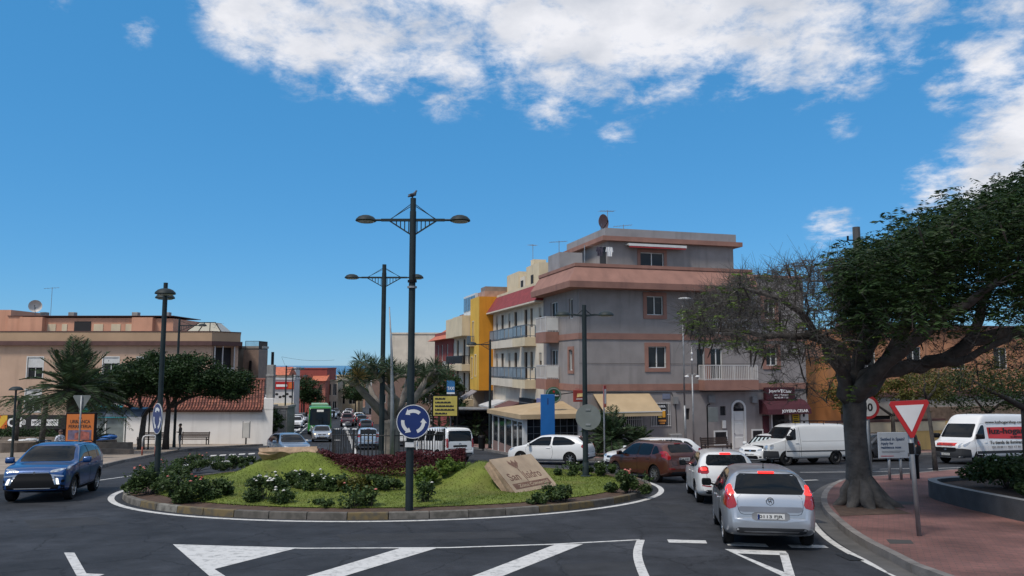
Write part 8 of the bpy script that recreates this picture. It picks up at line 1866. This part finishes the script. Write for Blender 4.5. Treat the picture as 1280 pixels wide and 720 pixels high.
tag(q.build('white_cloth', INKW, loc=(-33.5,53.4,G(53.4)+.6), smooth=True), 'white cloth lying along the low wall at far left', 'cloth')
slab('lawn', [(-24.5,30.9),(-30,30.4),(-30,33.8),(-22.6,33.0)], .15, LAWN)
# no entry post seen edge on, street name post
t = thing('no_entry_sign', 'red and white sign seen edge on on a thin pole before the tan awning', 'road sign', (5.15,42.6,G(42.6)+.14), 1.25); q = MB(); q.tube([(0,.05,-.1),(0,.05,3.9)],.045,8); q.build('pole', GALV, t); q = MB(); q.cbox(-.36,.36,-.025,.0,2.75,3.95,.02); q.build('plate', SIGNR, t); q = MB(); q.box(-.25,.25,-.032,-.0255,2.95,3.75); q.build('white_panel', SIGNW, t)
t = thing('street_sign', 'grey angled street sign on a thin post before the grey facade', 'road sign', (*FP(7.75,-1.6),-2.9), ANG); q = MB(); q.tube([(0,0,-.1),(0,0,2.9),(.04,0,3.0),(.2,0,3.05)],.04,8); q.build('pole', BLACK, t); q = MB(); q.cbox(.05,.75,-.02,.02,1.95,2.85,.01); q.build('panel', SIGNBACK, t)
t = thing('litter_bin', 'black litter bin at the foot of the lamp beside the cafe', 'bin', (-2.1,53.6,G(53.6)+.14)); q = MB(); q.lathe([(0,0),(.22,0),(.25,.7),(.27,.72),(.27,.8),(.2,.9),(0,.92)],14); q.build('drum', BLACK, t, smooth=True, ang=40); q = MB(); q.tube([(0,.26,0),(0,.26,1.0)],.03,6); q.build('post', BLACK, t)
# ---------------- roof aerials and dishes
def dish(label, loc, r, rot, h, m):
    t = thing('satellite_dish', label, 'satellite dish', loc, rot); q = MB(); q.tube([(0,0,0),(0,0,h)],.035,6); q.build('mount', GALV, t); q = MB(); pr = [(0,.16),(r*.4,.12),(r*.75,.03),(r,-.10),(r,-.12),(r*.75,.01),(r*.4,.10),(0,.14)]; q.lathe([(a,b*r/.5) for a,b in pr],24,(0,-.12,h+.1),'y'); o = q.build('reflector', m, t, smooth=True, ang=50)
    q = MB(); q.bar((0,-.1-r*.1,h+.1-r*.95),(0,-.12-r*.95,h+.1),.03); q.bar((0,-.12-r*.95,h+.1),(0,-.12-r*.75,h+.12),.07); q.build('feed_arm', BLACK, t)
def aerial(label, loc, h, rot, n=7, w=.5):
    t = thing('tv_aerial', label, 'aerial', loc, rot); q = MB(); q.tube([(0,0,0),(0,0,h)],.022,6); q.build('mast', GALV, t); q = MB(); q.bar((-.7,0,h-.15),(.6,0,h-.02),.025)
    for i in range(n): x = -.65+i*1.2/(n-1); q.bar((x,-w/2,h-.15+.1*(x+.7)),(x,w/2,h-.15+.1*(x+.7)),.014)
    q.build('elements', GALV, t)
dish('round reddish satellite dish at the roof corner of the grey building', GP(2.9,3.2,11.45), .52, ANG+.5, .55, mat('dish_red_brown',(.17,.10,.10),rough=.6,var=.15)); aerial('tall tv aerial on the roof of the grey building right of the dish', GP(3.9,4.4,11.48), 1.75, ANG+.3); aerial('low slanted tv aerial on the grey building roof', GP(5.0,4.2,11.48), .75, ANG-.2)
dish('large white satellite dish on the beige apartment house roof at far left', (-47.0,74.8,7.2), .6, .4, 1.0, mat('dish_white',(.50,.47,.44),rough=.5,var=.1)); aerial('tall tv mast with small aerial beside the dish on the beige roof', (-45.6,75,7.2), 3.0, .3, 5, .7); aerial('small tv aerial on the roof at the right end of the beige house', (-28.3,73.0,5.6), .95, 1.2, 5, .6)
aerial('small tv aerial above the stair block of the grey building', GP(.9,6,10.1), 1.1, ANG); aerial('tv aerial on the cream balcony house roof', GP(2.5,17,11.4), 1.3, ANG+.8)
# string of thin wires over the street
q = MB(); a_, b_ = at(352,446,95), at(418,450,95); q.tube([a_.lerp(b_, i/10)+Vector((0,0,-.25*math.sin(PI*i/10))) for i in range(11)],.012,4); q.tube([a_, at(358,461,95)],.012,4); tag(q.build('overhead_wire', BLACK), 'thin wire strung across the street above the bus', 'wire')
# ================================================================== people
def person(label, x, y, z, face, shirt, trousers, hairc, pose='stand', h=1.72):
    t = thing('person', label, 'person', (x,y,z), face); k = h/1.72
    J = {'pel':(0,0,.93),'wai':(0,.01,1.08),'che':(0,.02,1.30),'nec':(0,.01,1.47),'hea':(0,-.02,1.58),'top':(0,-.02,1.68)}
    for s, sg in (('l',1),('r',-1)):
        J['hip'+s] = (.09*sg,0,.90); J['kne'+s] = (.10*sg,-.03 if s=='l' else .02,.49); J['ank'+s] = (.10*sg,.02 if s=='l' else .05,.09); J['toe'+s] = (.12*sg,-.13 if s=='l' else -.10,.035)
        J['sho'+s] = (.17*sg,.02,1.40)
        if pose == 'fold': J['elb'+s] = (.25*sg,.0,1.13); J['wri'+s] = (.06*sg,-.20,1.17); J['han'+s] = (-.03*sg,-.21,1.19)
        else: J['elb'+s] = (.24*sg,.04,1.13); J['wri'+s] = (.25*sg,-.04,.90); J['han'+s] = (.25*sg,-.08,.80)
    R = {'pel':.13,'wai':.115,'che':.14,'nec':.052,'hea':.085,'top':.075}
    for s in 'lr': R.update({'hip'+s:.095,'kne'+s:.062,'ank'+s:.042,'toe'+s:.036,'sho'+s:.062,'elb'+s:.044,'wri'+s:.032,'han'+s:.034})
    E_ = [('pel','wai'),('wai','che'),('che','nec'),('nec','hea'),('hea','top')]
    for s in 'lr': E_ += [('pel','hip'+s),('hip'+s,'kne'+s),('kne'+s,'ank'+s),('ank'+s,'toe'+s),('che','sho'+s),('sho'+s,'elb'+s),('elb'+s,'wri'+s),('wri'+s,'han'+s)]
    names = list(J); me = bpy.data.meshes.new('body'); me.from_pydata([tuple(c*k for c in J[n]) for n in names], [(names.index(a), names.index(b)) for a, b in E_], [])
    o = bpy.data.objects.new('body', me); COL.objects.link(o); o.modifiers.new('s','SKIN')
    for i, n in enumerate(names): me.skin_vertices[0].data[i].radius = (R[n]*k,R[n]*k*(.8 if n in ('pel','wai','che') else 1)); me.skin_vertices[0].data[i].use_root = n == 'pel'
    o.modifiers.new('u','SUBSURF').levels = 2; dg = bpy.context.evaluated_depsgraph_get(); m2 = bpy.data.meshes.new_from_object(o.evaluated_get(dg)); bpy.data.objects.remove(o); m2.materials.clear()
    skin = mat('skin',(.26,.15,.10),var=.1); shoe = BLACK
    for m_ in (skin, shirt, trousers, shoe): m2.materials.append(m_)
    for p in m2.polygons:
        z_ = p.center.z/k; x_ = abs(p.center.x)/k
        p.material_index = 3 if z_ < .085 else (2 if z_ < .96 and x_ < .20 else (1 if z_ < 1.47 and not (z_ < .93 and x_ > .2) else 0))
        if pose == 'fold' and p.center.y < -.17*k and z_ > 1.1 and z_ < 1.25 and x_ < .1: p.material_index = 0
        p.use_smooth = True
    link(bpy.data.objects.new('body', m2), t)
    q = MB(); q.ell((0,.005*k,1.635*k),(.095*k,.105*k,.095*k),12,8); q.build('hair', hairc, t, smooth=True)
    q = MB()
    for sg in (-1,1): q.ell((sg*.035*k,-.105*k,1.60*k),(.012*k,.008*k,.008*k),6,4)
    q.ell((0,-.108*k,1.535*k),(.025*k,.008*k,.006*k),6,4); q.build('features', mat('face_dark',(.06,.03,.025),var=0), t); q = MB(); q.ell((0,-.115*k,1.57*k),(.014*k,.022*k,.022*k),6,4)
    for sg in (-1,1): q.ell((sg*.09*k,-.01*k,1.58*k),(.012*k,.02*k,.03*k),6,4)
    q.build('nose_and_ears', skin, t, smooth=True); return t
HAIR = mat('dark_hair',(.012,.010,.009),var=.2); BLK = mat('black_cloth',(.014,.014,.016),rough=.9,var=.2); JEAN = mat('grey_jeans',(.06,.07,.085),rough=.9,var=.2)
person('man in a black top and grey jeans standing with folded arms by the tree', -22.35, 51.9, G(51.9)+.14, -.9, BLK, JEAN, HAIR, 'fold', 1.74)
person('pedestrian in a white and blue patterned shirt behind the blue crossover', -21.2, 36.2, G(36.2)+.14, 1.2, mat('patterned_cloth',(.45,.46,.50),var=.9,scale=22,detail=0), JEAN, mat('brown_hair',(.06,.028,.02),var=.2), 'stand', 1.66)
person('man in a black shirt standing beside the dark grey car at the right', 20.9, 40.2, G(40.2), -1.4, BLK, JEAN, HAIR, 'stand', 1.78)
